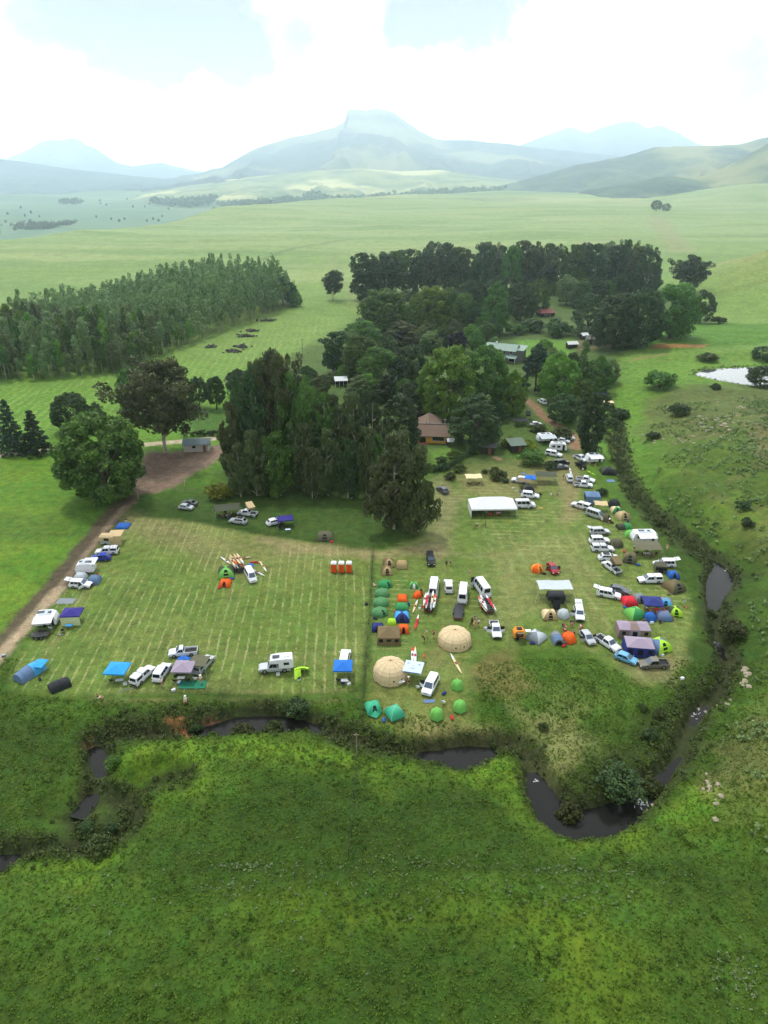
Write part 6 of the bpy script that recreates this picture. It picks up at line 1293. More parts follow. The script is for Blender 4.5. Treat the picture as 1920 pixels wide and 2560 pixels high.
# two dark huts at the top of the camp
for px, py, L_, W_, hd_, m, lab in ((1222, 1137, 4.4, 3.6, -14, 'rdark', 'dark timber hut with a dark roof and a plank ramp beside the hedge'), (1292, 1132, 4.6, 4.4, 10, 'dgreen', 'open sided hut with a dark green metal roof behind the bushes')):
    x, y, z = gp(px, py); y += W_ / 2; h_ = empty('timber_hut', (x, y, z), R(hd_)); tag(h_, lab, 'hut'); q = MB(); house_walls(q, L_ * .9, W_ * .85, 2.3); q.build('wall', BM['dwood'], h_); q = MB(); q.sheet([(-L_ / 2 - .3, -W_ / 2 - .4, 2.4), (L_ / 2 + .3, -W_ / 2 - .4, 2.4), (L_ / 2 + .3, W_ / 2 + .3, 3.1), (-L_ / 2 - .3, W_ / 2 + .3, 3.1)], .1); q.build('roof', BM[m], h_); opening(h_, 'door', (.6, -W_ * .425, 1.0), (.9, .1, 2.0), BM['door'])
x, y, z = gp(1243, 1150); q = MB()
for i in range(9): q.box((0, -1.6 + i * .36, .1 + .03 * i), (2.0, .32, .05))
o = q.build('plank_ramp', P_['wood']); o.location = (x, y + .8, z); o.rotation_euler = (0, 0, R(35)); tag(o, 'pale plank ramp leading down from the dark timber hut', 'ramp')
# stone barn, small roofs on the right
x, y, z = gp(1492, 862); y += 3; h_ = empty('stone_barn', (x, y, z), R(-5)); tag(h_, 'long low stone barn with a dark roof under the massive trees', 'barn'); q = MB(); house_walls(q, 9, 5, 2.6, 1.0); q.build('wall', BM['stone'], h_); q = MB(); gable(q, 0, 0, 9, 5, 2.6, 1.2, .4); q.build('roof', BM['rdark'], h_)
for wx in (-2.6, .2, 2.8): opening(h_, 'door', (wx, -2.5, 1.0), (1.3, .1, 2.0), BM['dwood'])
for px, py, L_, lab in ((1431, 872, 5, 'small white roofed lean-to among the garden shrubs'), (1462, 850, 3, 'little white roofed outhouse left of the stone barn'), (1056, 1048, 8, 'low thatched outbuilding half hidden behind the thatched house')):
    x, y, z = gp(px, py); y += 2; h_ = empty('outbuilding', (x, y, z), R(12)); tag(h_, lab, 'outbuilding'); m = BM['thatch'] if 'thatched' in lab.split('behind')[0] else BM['rwhite']; q = MB(); house_walls(q, L_ * .9, 3, 2.2); q.build('wall', BM['dwood'], h_); q = MB(); gable(q, 0, 0, L_, 3.4, 2.2, 1.0, .3); q.build('roof', m, h_)
x, y, z = gp(1127, 1118); h_ = empty('thatched_shelter', (x, y + 1, z)); tag(h_, 'tiny pale roofed shelter on the lawn right of the thatched house', 'shelter'); q = MB(); gable(q, 0, 0, 2.0, 2.0, 1.9, .7, .2); q.build('roof', BM['rwhite'], h_)
for a in (-.9, .9):
    for b_ in (-.9, .9): q = MB(); q.box((a, b_, 1.0), (.1, .1, 2)); q.build('post', BM['dwood'], h_)
# hedge
hp_ = [gp(a, b_) for a, b_ in ((1082, 1180), (1110, 1176), (1140, 1162), (1165, 1142), (1188, 1132))]; rgh = np.random.default_rng(77); C_ = []
for (x0, y0, z0), (x1, y1, z1) in zip(hp_[:-1], hp_[1:]):
    for _ in range(60): u = rgh.random(); C_.append((x0 * (1 - u) + x1 * u + rgh.uniform(-.6, .6), y0 * (1 - u) + y1 * u + rgh.uniform(-.6, .6), z0 + rgh.uniform(.3, 1.7)))
V, Fq, T = clumps(np.array(C_), .5, 24, .17, rgh); tag(link('hedge', np_mesh('hedge', V, Fq, tone=T, m=LM['dark'])), 'long clipped dark hedge curving below the lawn of the thatched house', 'hedge')
hp_ = [gp(a, b_) for a, b_ in ((455, 1092), (520, 1090), (575, 1088))]; C_ = []
for (x0, y0, z0), (x1, y1, z1) in zip(hp_[:-1], hp_[1:]):
    for _ in range(60): u = rgh.random(); C_.append((x0 * (1 - u) + x1 * u, y0 * (1 - u) + y1 * u + rgh.uniform(-.5, .5), z0 + rgh.uniform(.3, 1.8)))
V, Fq, T = clumps(np.array(C_), .5, 24, .17, rgh); tag(link('hedge', np_mesh('hedge', V, Fq, tone=T, m=LM['dark'])), 'straight dark hedge along the gravel road behind the cottage', 'hedge')
# ---- fences and poles
def fence(name, pxs, step, h, rails, m, label, r=.06, rr_=.035):
    P = [gp(*p)[:2] for p in pxs]; root = empty(name, (*P[0], tz(*P[0]))); o0 = Vector(root.location); tag(root, label, 'fence'); pts = []
    for a, b_ in zip(P[:-1], P[1:]):
        n = max(1, int(math.dist(a, b_) / step))
        for i in range(n): u = i / n; pts.append((a[0] * (1 - u) + b_[0] * u, a[1] * (1 - u) + b_[1] * u))
    pts.append(P[-1]); pts = [(x, y, tz(x, y)) for x, y in pts]
    for x, y, z in pts: q = MB(); q.tube(Vector((x, y, z - .3)) - o0, Vector((x + random.uniform(-.05, .05), y, z + h)) - o0, r, r * .85, 6); q.build('post', m, root)
    q = MB()
    for k in rails:
        for a, b_ in zip(pts[:-1], pts[1:]): q.tube(Vector((a[0], a[1], a[2] + h * k)) - o0, Vector((b_[0], b_[1], b_[2] + h * k)) - o0, rr_, n=5)
    q.build('rail', m, root); return root
WD = mat('grey_fence_wood', (142, 130, 112), .9, vary=.25)
fence('rail_fence', [(352, 1236), (395, 1232), (440, 1230), (492, 1231)], 2.4, 1.25, (.45, .9), WD, 'wooden post and rail fence across the bottom of the bare earth yard')
fence('rail_fence', [(462, 1226), (463, 1206), (474, 1198), (492, 1188)], 2.6, 1.25, (.5, .92), WD, 'short leaning rail fence curving up beside the yellow green bush')
fence('rail_fence', [(510, 1172), (525, 1158)], 2.2, 1.4, (.5, .92), WD, 'short stretch of rail fence at the edge of the bare earth yard')
fence('rail_fence', [(520, 1128), (545, 1118), (562, 1112)], 2.4, 1.2, (.5, .92), WD, 'rail fence right of the small cottage')
fence('wire_fence', [(934, 1372), (928, 1450), (922, 1560), (914, 1690), (905, 1800)], 5.0, 1.2, (.35, .65, .95), P_['dsteel'], 'thin wire fence in the uncut strip between the two mown fields', .05, .006)
fence('wire_fence', [(892, 1880), (884, 1990), (872, 2140)], 6.0, 1.3, (.4, .7, .95), P_['dsteel'], 'thin wire fence running down the near meadow from the stream', .045, .006)
q = MB(); x, y, z = gp(892, 1880); q.tube((0, 0, -.3), (0, 0, 4.2), .09, .07); q.box((0, 0, 3.9), (.8, .08, .08)); o = q.build('fence_pole', WD); o.location = (x, y, z); tag(o, 'tall pale pole on the near bank at the start of the meadow fence', 'pole')
x, y, z = gp(346, 1248); q = MB(); q.tube((0, 0, -.3), (0, 0, 5.2), .13, .11); o = q.build('gate_post', WD); o.location = (x, y, z); tag(o, 'tall wooden gate post at the bend of the dirt road', 'post')
x, y, z = gp(757, 893); o = empty('utility_pole', (x, y, z)); tag(o, 'slim wooden utility pole standing in the meadow', 'pole'); q = MB(); q.tube((0, 0, -.3), (0, 0, 8.5), .14, .10); q.build('pole', P_['wood'], o); q = MB(); q.box((0, 0, 8.0), (1.6, .1, .1)); q.build('crossarm', P_['wood'], o)
# ------------------------------------------------------------------ the camp: vehicles
for row in (
    ('hatch', 466, 1273, -14, 'silver', 'silver hatchback parked alone near the yard fence'), ('sedan', 475, 1262, 160, 'grey', 'small grey car half hidden behind the lone silver hatchback'),
    ('pickupdoor', 619, 1288, 164, 'white', 'white pickup carrying an open beige roof tent next to the green canvas shelter'), ('suvblack', 596, 1308, 164, 'silver', 'silver four wheel drive parked in front of the green canvas shelter'),
    ('crossover', 688, 1310, 32, 'white', 'white crossover beside the dark blue shelter under the grove'), ('minibus', 627, 1446, -66, 'white', 'white minibus hitched to a trailer of boats in the left field'),
    ('canopyrack', 269, 1384, 186, 'white', 'white pickup with canopy between the beige awning and the blue car'), ('crossover', 253, 1400, 186, 'blue', 'bright blue car in the row beside the dirt road'), ('suvopen', 203, 1467, -4, 'white', 'white four wheel drive, tailgate up, in the row beside the dirt road'),
    ('xcab', 459, 1636, 190, 'white', 'white pickup with an empty black load bed above the blue dome tent'), ('canopy', 358, 1695, 68, 'white', 'white pickup with an awning and open back next to the light blue gazebo'), ('suv', 406, 1687, 82, 'white', 'white station wagon with a man at its open back, left of the lilac gazebo'),
    ('canopyrack', 510, 1668, 72, 'silver', 'silver pickup with a roof rack behind the olive awning and green groundsheet'), ('suv', 862, 1652, 86, 'white', 'white station wagon standing behind the royal blue gazebo'),
    ('suvrack', 1076, 1405, -88, 'black', 'black four wheel drive standing alone at the top of the right field'), ('bigvan', 1084, 1478, 82, 'white', 'long white van hitched to the trailer full of boats, left of three'), ('suv', 1121, 1471, 88, 'white', 'white station wagon parked between two long white vans'),
    ('bigvan', 1157, 1492, 81, 'white', 'long white van hitched to the empty trailer, middle of three'), ('bigvandoor', 1203, 1478, 104, 'white', 'long white van with a door open at the right of the three boat trailers'), ('pickupdoor', 1238, 1580, -90, 'white', 'white pickup with its doors open right of the upper yurt'),
    ('minivan', 1076, 1720, -112, 'white', 'white people carrier with its driver door open beside the lower yurt'), ('suvgate', 1499, 1335, 4, 'silver', 'silver four wheel drive with its tailgate up, top of the right hand row'), ('suv', 1498, 1357, 2, 'white', 'white station wagon beside the pickup with a slatted roof rack'),
    ('canopyrack', 1505, 1377, -2, 'white', 'white pickup with canopy and slatted roof rack in the right hand row'), ('suvblack', 1521, 1400, -2, 'white', 'white car with a black roof below the canopy pickup in the right hand row'), ('pickup', 1528, 1424, 112, 'white', 'white pickup carrying an olive roof tent with a ladder'),
    ('suvgate', 1660, 1415, 180, 'white', 'white four wheel drive with its tailgate up below the big olive fly sheet'), ('canopy', 1624, 1455, 182, 'white', 'white pickup with a long white canopy in front of the olive tents'), ('suvgate', 1521, 1492, -22, 'white', 'white four wheel drive with its tailgate up beside a grey car'), ('crossover', 1548, 1482, -26, 'grey', 'dark grey car tucked behind a white one with a raised tailgate'),
    ('suvopen', 1447, 1540, -98, 'white', 'white estate car with a side door and tailgate open by the pale tent'), ('hatchopen', 1381, 1427, -82, 'red', 'dark red car with both doors open beside an orange tent'), ('hatchopen', 1467, 1600, -76, 'silver', 'silver hatchback with both front doors open beside an orange dome tent'),
    ('pickup', 1518, 1614, -58, 'white', 'white double cab pickup with an empty bed above the light blue hatchback'), ('hatch', 1564, 1652, -38, 'sky', 'light blue hatchback beside the blue cabin tent'), ('pickup', 1633, 1666, 183, 'bronze', 'grey brown pickup at the lowest corner of the right camp'),
    ('crossover', 1106, 1230, 118, 'grey', 'grey hatchback parked alone at the foot of the bushy eucalyptus'), ('suv', 1325, 1244, -14, 'white', 'white station wagon parked above the van by the marquee'), ('suv', 1299, 1206, 160, 'white', 'white car with orange load half under the olive awning'),
    ('suvrack', 1423, 1200, 82, 'white', 'white four wheel drive with something long on its roof in the middle of the track'), ('pickup', 1463, 1204, -24, 'white', 'white pickup, upper of two side by side above the lilac gazebo'), ('pickup', 1457, 1217, -12, 'white', 'white pickup, lower of two side by side above the lilac gazebo'),
    ('pickup', 1451, 1150, -62, 'white', 'white pickup next to the white roofed camper at the right of the track'), ('suv', 1451, 1168, 100, 'black', 'black car parked right behind the white pickup by the camper'), ('suvgate', 1404, 1162, 20, 'black', 'black car at the end of the big round bush'), ('sedan', 1402, 1172, 10, 'grey', 'dark grey car below the black one by the big round bush'),
    ('suv', 1422, 1096, -70, 'white', 'white car at the top of the track, right of two'), ('hatch', 1409, 1106, -30, 'white', 'white car at the top of the track, left of two'), ('canopy', 1384, 1140, -30, 'white', 'white pickup with canopy parked below the caravan'), ('suv', 1355, 1008, 105, 'white', 'white car in the shade beside the dirt track'),
    ('hatch', 1340, 1064, 10, 'white', 'white car among gear at the edge of the dirt track'), ('canopy', 1452, 1270, 142, 'white', 'white car pointing up the field behind the silver minibus'), ('minibus', 1487, 1293, -44, 'silver', 'silver minibus in front of the olive dome tent')):
    car(*row)
# ---- campers and caravans
def camper_box(mb, x0, x1, w, z0, z1, r=.2):
    mb.loft([[(x0, -w, z0), (x0, w, z0), (x0, w, z1 - r), (x0 + r, w * .92, z1), (x0 + r, -w * .92, z1), (x0, -w, z1 - r)], [(x1, -w, z0), (x1, w, z0), (x1, w, z1 - r), (x1 - r, w * .92, z1), (x1 - r, -w * .92, z1), (x1, -w, z1 - r)]])
def caravan_kit(L=5.0, W_=2.2, H=2.5, aw=1.8, awl=3.6):
    def fn(add):
        x, w = L / 2, W_ / 2; b = MB()
        prof = [(-x, .5), (-x - .05, 1.2), (-x + .35, H - .1), (-x + .8, H), (x - .9, H), (x - .25, H - .35), (x + .1, 1.3), (x, .5)]
        b.loft([[(p[0], -w, p[1]) for p in prof], [(p[0], w, p[1]) for p in prof]]); add('body', b, ['f_white'])
        q = MB(); q.box((0, 0, H + .04), (L * .55, W_ * .75, .07)); k = add('roof', q, ['f_lgrey']); q = MB(); q.box((-.8, .2, H + .1), (1.3, .8, .05)); q.box((.8, 0, H + .1), (.6, .6, .1)); add('solar_panel', q, ['solar'], k)
        for wx in (-x * .55, .1): q = MB(); q.box((wx, -w - .01, 1.6), (.9, .05, .6)); add('window', q, ['glass'])
        q = MB(); q.box((x * .62, -w - .01, 1.3), (.65, .05, 1.7)); add('door', q, ['glass'])
        for s in (-1, 1): q = MB(); q.tube((-.2, s * (w - .15), .33), (-.2, s * (w + .02), .33), .33, .33, 12); add('wheel', q, ['tyre'])
        q = MB(); q.tube((x, .3, .45), (x + 1.2, 0, .45), .05); q.tube((x, -.3, .45), (x + 1.2, 0, .45), .05); add('drawbar', q, ['dsteel'])
        if aw:
            q = MB(); q.sheet([(-awl / 2, -w - aw, 2.05), (awl / 2, -w - aw, 2.05), (awl / 2, -w, H - .05), (-awl / 2, -w, H - .05)], .04); k = add('awning', q, ['awning'])
            for s in (-1, 1): q = MB(); q.tube((s * (awl / 2 - .05), -w - aw + .05, 0), (s * (awl / 2 - .05), -w - aw + .05, 2.05), .025); add('awning_pole', q, ['steel'], k)
    return fn
def caravan(px, py, hd, label, L_=5.0, aw=1.8, awl=3.6, aw_c='white'): return place(('crv', L_, aw, awl), caravan_kit(L_, 2.2, 2.5, aw, awl), 'caravan', label, 'caravan', at(px, py), R(hd), None, awning=FAB[aw_c])
caravan(120, 1560, 8, 'white caravan with white awning next to the dark blue gazebo', 3.8, 1.8, 3.4); caravan(1608, 1352, 2, 'white caravan with solar panel and front awning beside the stream', 5.6, 1.7, 4.0); caravan(1362, 1103, 10, 'white roofed caravan with a wide awning at the top of the track', 5.2, 2.4, 5.0, 'lgrey'); caravan(1394, 1126, -8, 'white caravan above the white canopy pickup', 5.0, 0); caravan(1483, 1155, 8, 'white roofed camper right of the white pickup at the track', 4.6, 1.6, 4.0)
caravan(217, 1430, 186, 'white box camper with a raised roof and awning in the row by the dirt road', 3.6, 0); gazebo(222, 1436, 2.6, 3.0, 2.3, 'white', 'white square awning with red chairs beneath in the row by the dirt road', 186, .12)
def camper_truck(add):
    vk = dict(VK['pickup']); vehicle(L=5.4, H=1.9, hood=1.5, ws=.5, rs=.1, cab1=-.55, bed=True, nwin=2, wr=.42, wb=3.3, Wd=1.9)(add); q = MB()
    q.loft([[(-3.1, -1.0, 1.0), (-3.1, 1.0, 1.0), (-3.1, 1.0, 2.55), (-2.9, .92, 2.8), (-2.9, -.92, 2.8), (-3.1, -1.0, 2.55)], [(-.7, -1.0, 1.0), (-.7, 1.0, 1.0), (-.7, 1.0, 2.7), (-.7, .92, 2.8), (-.7, -.92, 2.8), (-.7, -1.0, 2.7)]]); q.loft([[(-.7, -1.0, 1.95), (-.7, 1.0, 1.95), (-.7, .95, 2.75), (-.7, -.95, 2.75)], [(.8, -.95, 2.1), (.8, .95, 2.1), (.6, .9, 2.6), (.6, -.9, 2.6)]]); k = add('camper_body', q, ['f_white'])
    q = MB(); q.box((-.3, .1, 2.83), (1.2, .8, .05)); add('solar_panel', q, ['solar'], k); q = MB(); q.box((-2.0, 0, 2.9), (1.0, .8, .16)); add('roof_vent', q, ['f_white'], k)
    for s in (-1, 1): q = MB(); q.box((-2.0, s * 1.01, 1.9), (.9, .05, .5)); add('window', q, ['glass'], k)
place('campertruck', camper_truck, 'camper_truck', 'silver truck with a white camper body at the bottom of the left field', 'camper', at(688, 1674), R(186), None, paint=P_['silver'], bumper=P_['trim'], canopy=P_['white'])
def box_van(add):
    vehicle(L=5.3, Wd=1.95, H=2.15, hood=.9, ws=.7, rs=.1, belt=1.15, hoodz=1.05, nwin=3, van=True, wr=.36, wb=3.1, rack=True, doors=((-1, .9),))(add)
place('boxvan', box_van, 'work_van', 'white van with a roof rack parked right of the marquee', 'van', at(1311, 1268), R(2), None, paint=P_['white'], bumper=P_['trim'], canopy=P_['white'])
def trailer_tent(add):
    q = MB(); q.box((0, 0, .75), (2.4, 1.6, .7)); add('body', q, ['paint']); q = MB(); q.loft([rr(-2.1, 1.4, 1.0, 1.25, 2, .1), rr(-1.9, 1.3, 1.0, 2.2, 2, .1), rr(-1.5, 1.0, .55, 2.55, 2, .1)]); add('tent_top', q, ['cover'])
    for s in (-1, 1): q = MB(); q.box((-.4, s * 1.0, 1.65), (1.1, .06, .55)); add('window', q, ['f_mesh']); q = MB(); q.tube((0, s * .8, .32), (0, s * .98, .32), .32, .32, 12); add('wheel', q, ['tyre'])
    q = MB(); q.tube((1.2, 0, .5), (2.5, 0, .48), .05); add('drawbar', q, ['dsteel']); q = MB(); q.box((1.0, 0, 1.25), (.8, 1.3, .3)); add('gear_box', q, ['dsteel'])
place('ttent', trailer_tent, 'camper_trailer', 'beige folding camper trailer with its awning out by the dirt road', 'camper trailer', at(268, 1360), R(178), None, paint=P_['silver'], cover=FAB['sand']); gazebo(287, 1364, 3.0, 3.2, 2.3, 'sand', 'square beige awning attached to the folding camper trailer', 3, .15, 0, ('s',), 'sand')
place('ttent', trailer_tent, 'camper_trailer', 'grey folding camper trailer under the large pale awning in the right field', 'camper trailer', at(1392, 1508), R(0), None, paint=P_['dsteel'], cover=FAB['dark'])
x, y, z = at(1390, 1500); fly_sheet(1388, 1502, 6.6, 3.6, 2.6, 'lgrey', 'large pale grey awning stretched over the folding camper trailer', 0, 'canvas_awning', .1)
q = MB(); q.sheet([(-.7, 0, .05), (.7, 0, .05), (.7, .1, 2.1), (-.7, .1, 2.1)], .03); o = q.build('tent_annex', FAB['dark']); o.location = (at(1390, 1526)); tag(o, 'black side wall hanging in front of the grey folding camper trailer', 'tent wall')
def wooden_trailer(add):
    q = MB(); q.loft([[(-1.0, -.75, .5), (1.0, -.75, .5), (1.0, -.75, 1.5), (.6, -.75, 1.9), (-.6, -.75, 1.9), (-1.0, -.75, 1.4)], [(-1.0, .75, .5), (1.0, .75, .5), (1.0, .75, 1.5), (.6, .75, 1.9), (-.6, .75, 1.9), (-1.0, .75, 1.4)]]); add('body', q, ['f_amber']); q = MB(); q.box((0, -.77, 1.1), (1.3, .05, .9)); add('kitchen_hatch', q, ['f_dark']); q = MB(); q.sheet([(-.7, -.8, 1.7), (.7, -.8, 1.7), (.7, -1.7, 1.95), (-.7, -1.7, 1.95)], .04); add('open_lid', q, ['f_khaki'])
    for s in (-1, 1): q = MB(); q.tube((s * .2 - .2, s * .7, .33), (s * .2 - .2, s * .9, .33), .33, .33, 12); add('wheel', q, ['tyre'])
    q = MB(); q.box((1.6, -.2, 1.6), (1.0, .7, .05)); add('side_table', q, ['f_white']); q = MB(); q.box((0, 0, 2.0), (.9, .7, .2)); add('roof_load', q, ['f_dark'])
place('wtrailer', wooden_trailer, 'kitchen_trailer', 'small orange brown kitchen trailer with its hatch open right of the pickup', 'trailer', at(1296, 1594), R(4))
# ---- roof tents, awnings
def roof_tent(add):
    q = MB(); q.box((0, 0, 2.0), (1.5, 2.3, .12)); add('base', q, ['dsteel']); q = MB(); q.loft([[(-.75, -1.15, 2.06), (.75, -1.15, 2.06), (.75, 1.15, 2.06), (-.75, 1.15, 2.06)], [(-.72, -1.15, 2.75), (.72, -1.15, 2.75), (.72, 1.0, 3.05), (-.72, 1.0, 3.05)]]); add('tent_body', q, ['cover']); q = MB(); q.sheet([(-.85, -1.6, 2.65), (.85, -1.6, 2.65), (.85, 1.1, 3.12), (-.85, 1.1, 3.12)], .04); add('rain_fly', q, ['cover'])
    q = MB()
    for s in (-.22, .22): q.tube((s, -1.3, 2.0), (s, -2.3, 0), .025)
    for i in range(7): u = i / 7 + .08; q.tube((-.22, -1.3 - u, 2 - 2 * u), (.22, -1.3 - u, 2 - 2 * u), .018)
    add('ladder', q, ['steel'])
place('rtent', roof_tent, 'roof_tent', 'olive roof tent with a ladder standing on a white pickup', 'roof tent', at(1536, 1428), R(10), None, cover=FAB['khaki']); place('rtent', roof_tent, 'roof_tent', 'beige roof tent opened over a white pickup below the grove', 'roof tent', at(627, 1287), R(28), None, cover=FAB['sand'])
place('rtent', roof_tent, 'roof_tent', 'dark roof tent on legs above the white car by the dirt track', 'roof tent', at(1319, 1052), R(-10), None, cover=FAB['dark'])
for row in ((566, 1298, 6.0, 4.2, 2.2, 'dolive', 'green canvas shelter stretched over chairs at the foot of the grove', 14), (1622, 1396, 5.8, 4.4, 2.1, 'olive', 'big olive fly sheet with camp gear in front of the stream side caravan', -4), (1366, 1212, 5.6, 4.0, 2.3, 'dolive', 'large dark grey green fly sheet shading the upper track', -4), (1184, 1213, 4.4, 3.2, 2.0, 'cream', 'yellowish cream sun shade over a picnic table in the upper camp', 4),
            (1312, 1222, 3.4, 3.0, 2.0, 'khaki', 'olive brown awning beside the blue gazebo in the upper camp', -8), (1301, 1068, 4.6, 3.6, 2.0, 'dark', 'black canvas shelter with a pale top at the head of the camp', 4), (497, 1692, 3.0, 3.0, 2.2, 'olive', 'olive awning off the back of the silver pickup over the green groundsheet', -8)):
    fly_sheet(*row)
fly_sheet(1503, 1282, 3.2, 2.8, 2.0, 'sand', 'sand coloured awning beside the silver minibus', -6); fly_sheet(1520, 1014, 4.4, 3.0, 2.0, 'cream', 'beige canvas among the trees below the violet gazebo', 0)
# ---- gazebos and big tents
for row in (
    (289, 1712, 3.5, 3.2, 2.1, 'azure', 'light blue gazebo at the lower left of the camp', -4), (456, 1708, 3.4, 3.2, 2.2, 'lilac', 'lilac gazebo beside the green groundsheet at the bottom of the left field', -2), (857, 1704, 3.1, 3.0, 2.2, 'royal', 'royal blue gazebo behind a white wagon left of the lower yurt', 0),
    (176, 1566, 3.6, 3.0, 2.1, 'violet', 'dark violet blue gazebo with a pale wall beside the white caravan', 4, .6, 0, ('s',), 'pale'), (712, 1322, 3.6, 2.8, 2.0, 'violet', 'dark blue shelter beside the white crossover under the grove', 14, .5, 1.2, ('n',)), (1636, 1540, 3.6, 3.4, 2.2, 'navy', 'navy gazebo ringed by small dome tents on the right', -6), (1327, 1218, 2.9, 2.8, 2.2, 'royal', 'bright blue gazebo in the upper camp', -12),
    (1506, 1000, 3.4, 3.2, 2.2, 'violet', 'violet gazebo half hidden in the hillside trees', -10)): gazebo(*row)
g0 = gazebo(1034, 1712, 3.1, 3.0, 2.3, 'paleblue', 'white and pale blue gazebo printed with an emblem beside the lower yurt', -14, .22)
q = MB(); 
for a, b_, c_, d_ in ((0, -.35, .06, .7), (0, -.68, .5, .06), (0, .0, .3, .05), (-.9, .55, .5, .05), (-.9, .7, .3, .05), (.85, .5, .5, .05), (.9, .65, .34, .05), (-.28, -.55, .05, .2), (.28, -.55, .05, .2)): 
    zz = 2.3 + .22 * (1 - max(abs(a) / 1.55, (abs(b_) + d_ / 2) / 1.5)) + .02; q.box((a, b_, zz), (c_, d_, .02))
q.build('printed_emblem', fab('print_blue', (96, 118, 164)), g0)
q = MB(); q.box((0, -1.515, 2.19), (2.6, .02, .13)); q.build('printed_band', fab('print_navy', (62, 84, 150)), g0)
gazebo(1484, 1262, 3.6, 3.4, 2.1, 'slate', 'lilac blue gazebo with a pale side wall below the two white pickups', -6, .8, 0, ('s', 'w'), 'slate', 'gazebo')
def marquee(add):
    L, W_, H = 11.2, 6.2, 2.3; x, y = L / 2, W_ / 2; c = MB(); b = [(-x, -y, H), (x, -y, H), (x, y, H), (-x, y, H)]; t_ = [(-x + 3.0, 0, H + 1.9), (x - 3.0, 0, H + 1.9)]; c.add(b + t_, [(0, 1, 5, 4), (1, 2, 5), (2, 3, 4, 5), (3, 0, 4)]); add('roof', c, ['f_white'])
    v = MB(); v.add([(p[0] * 1.002, p[1] * 1.002, H - .35) for p in b] + [(p[0] * 1.002, p[1] * 1.002, H + .004) for p in b], [(i, (i + 1) % 4, 4 + (i + 1) % 4, 4 + i) for i in range(4)]); add('valance', v, ['f_white'])
    q = MB(); q.sheet([(-x + .03, y - .03, .02), (x - .03, y - .03, .02), (x - .03, y - .03, H), (-x + .03, y - .03, H)][::-1], .03); add('back_wall', q, ['f_white']); q = MB(); q.sheet([(-x + .02, -y, .02), (-x + .02, y - .1, .02), (-x + .02, y - .1, H), (-x + .02, -y, H)], .03); add('side_wall', q, ['f_white'])
    for s in (-1, 1): q = MB(); q.sheet([(s * (x - .02), -y, .02), (s * (x - .02) - s * .1, -y + .5, .02), (s * (x - .02), -y + .25, H - .3), (s * (x - .02), -y, H - .3)], .05); add('corner_curtain', q, ['f_white'])
    for i in range(5):
        for s in (-1, 1): q = MB(); q.tube((-x + .08 + (L - .16) * i / 4, s * (y - .08), 0), (-x + .08 + (L - .16) * i / 4, s * (y - .08), H), .035); add('pole', q, ['steel'])
mx_, my_, mz_ = at(1234, 1294); my_ += 3.1
place('marquee', marquee, 'marquee', 'large white open fronted marquee at the top of the right field', 'marquee', (mx_, my_, mz_), R(2))
DEF['f_yurt'] = fab('pale_beige_canvas', (206, 186, 150))
def yurt_kit(seed):
    def fn(add):
        Rr, H = 3.05, 3.3; n = 12; f = MB(); rings = []
        for r, z in ((1.0, 0), (1.0, .7), (.985, 1.3), (.93, 1.9), (.80, 2.45), (.58, 2.9), (.32, 3.16), (.08, 3.28)): rings.append([(math.cos(6.283 * (i + .5) / n) * r * Rr, math.sin(6.283 * (i + .5) / n) * r * Rr, z) for i in range(n)])
        f.loft(rings, cap0=False); add('cover', f, ['f_yurt']); s = MB()
        for i in range(n): s.path([(rg[i][0] * 1.006, rg[i][1] * 1.006, rg[i][2] + .012) for rg in rings], .022, 4)
        for k in (1, 3): s.path([(p[0] * 1.006, p[1] * 1.006, p[2]) for p in rings[k] + rings[k][:1]], .018, 4)
        add('seam', s, ['f_tan'])
        for i in (8, 9, 10, 5): 
            if (i + seed) % 4 == 3: continue
            a, b_, c, d = (Vector(rings[1][i % n]), Vector(rings[1][(i + 1) % n]), Vector(rings[2][(i + 1) % n]), Vector(rings[2][i % n])); q = MB(); q.sheet(pan((a, b_, c, d), .40, .58, .35, .80, .02, .03)); add('window', q, ['f_mesh'])
        q = MB(); a, b_, c, d = (Vector(rings[0][6]), Vector(rings[0][7]), Vector(rings[3][7]), Vector(rings[3][6])); q.sheet(pan((a, b_, c, d), .2, .75, .02, .9, .02, .03)); add('door', q, ['f_khaki']); q = MB(); q.tube((0, 0, 3.27), (0, 0, 3.36), .22, .12, 8); add('cap', q, ['f_khaki'])
    return fn
place('yurt0', yurt_kit(0), 'yurt', 'round beige yurt tent, the upper right of two', 'yurt', at(1136, 1606), 0, None, (1, 1, .84)); place('yurt1', yurt_kit(1), 'yurt', 'round beige yurt tent beside the pale gazebo, the lower left of two', 'yurt', at(976, 1690), .2, None, (.96, .96, .98))
cabin_tent(972, 1614, 4.2, 4.0, 1.55, 'khaki', 'khaki', 'square brown canvas mess tent above the lower yurt', 0, 1.0, .2); cabin_tent(1588, 1600, 6.0, 3.2, 1.9, 'brown', 'lilac', 'long grey and brown striped cabin tent at the right', -4, .45, 3.6, 'lilac', 'brown'); cabin_tent(1604, 1648, 5.0, 3.6, 2.0, 'navy', 'lilac', 'big blue cabin tent with a lilac roof at the lower right', -8, .7, 1.0)
cabin_tent(1655, 1434, 2.4, 2.2, 1.6, 'olive', 'olive', 'grey olive ridge tent behind the long white canopy pickup', -10, .6, 1.4)
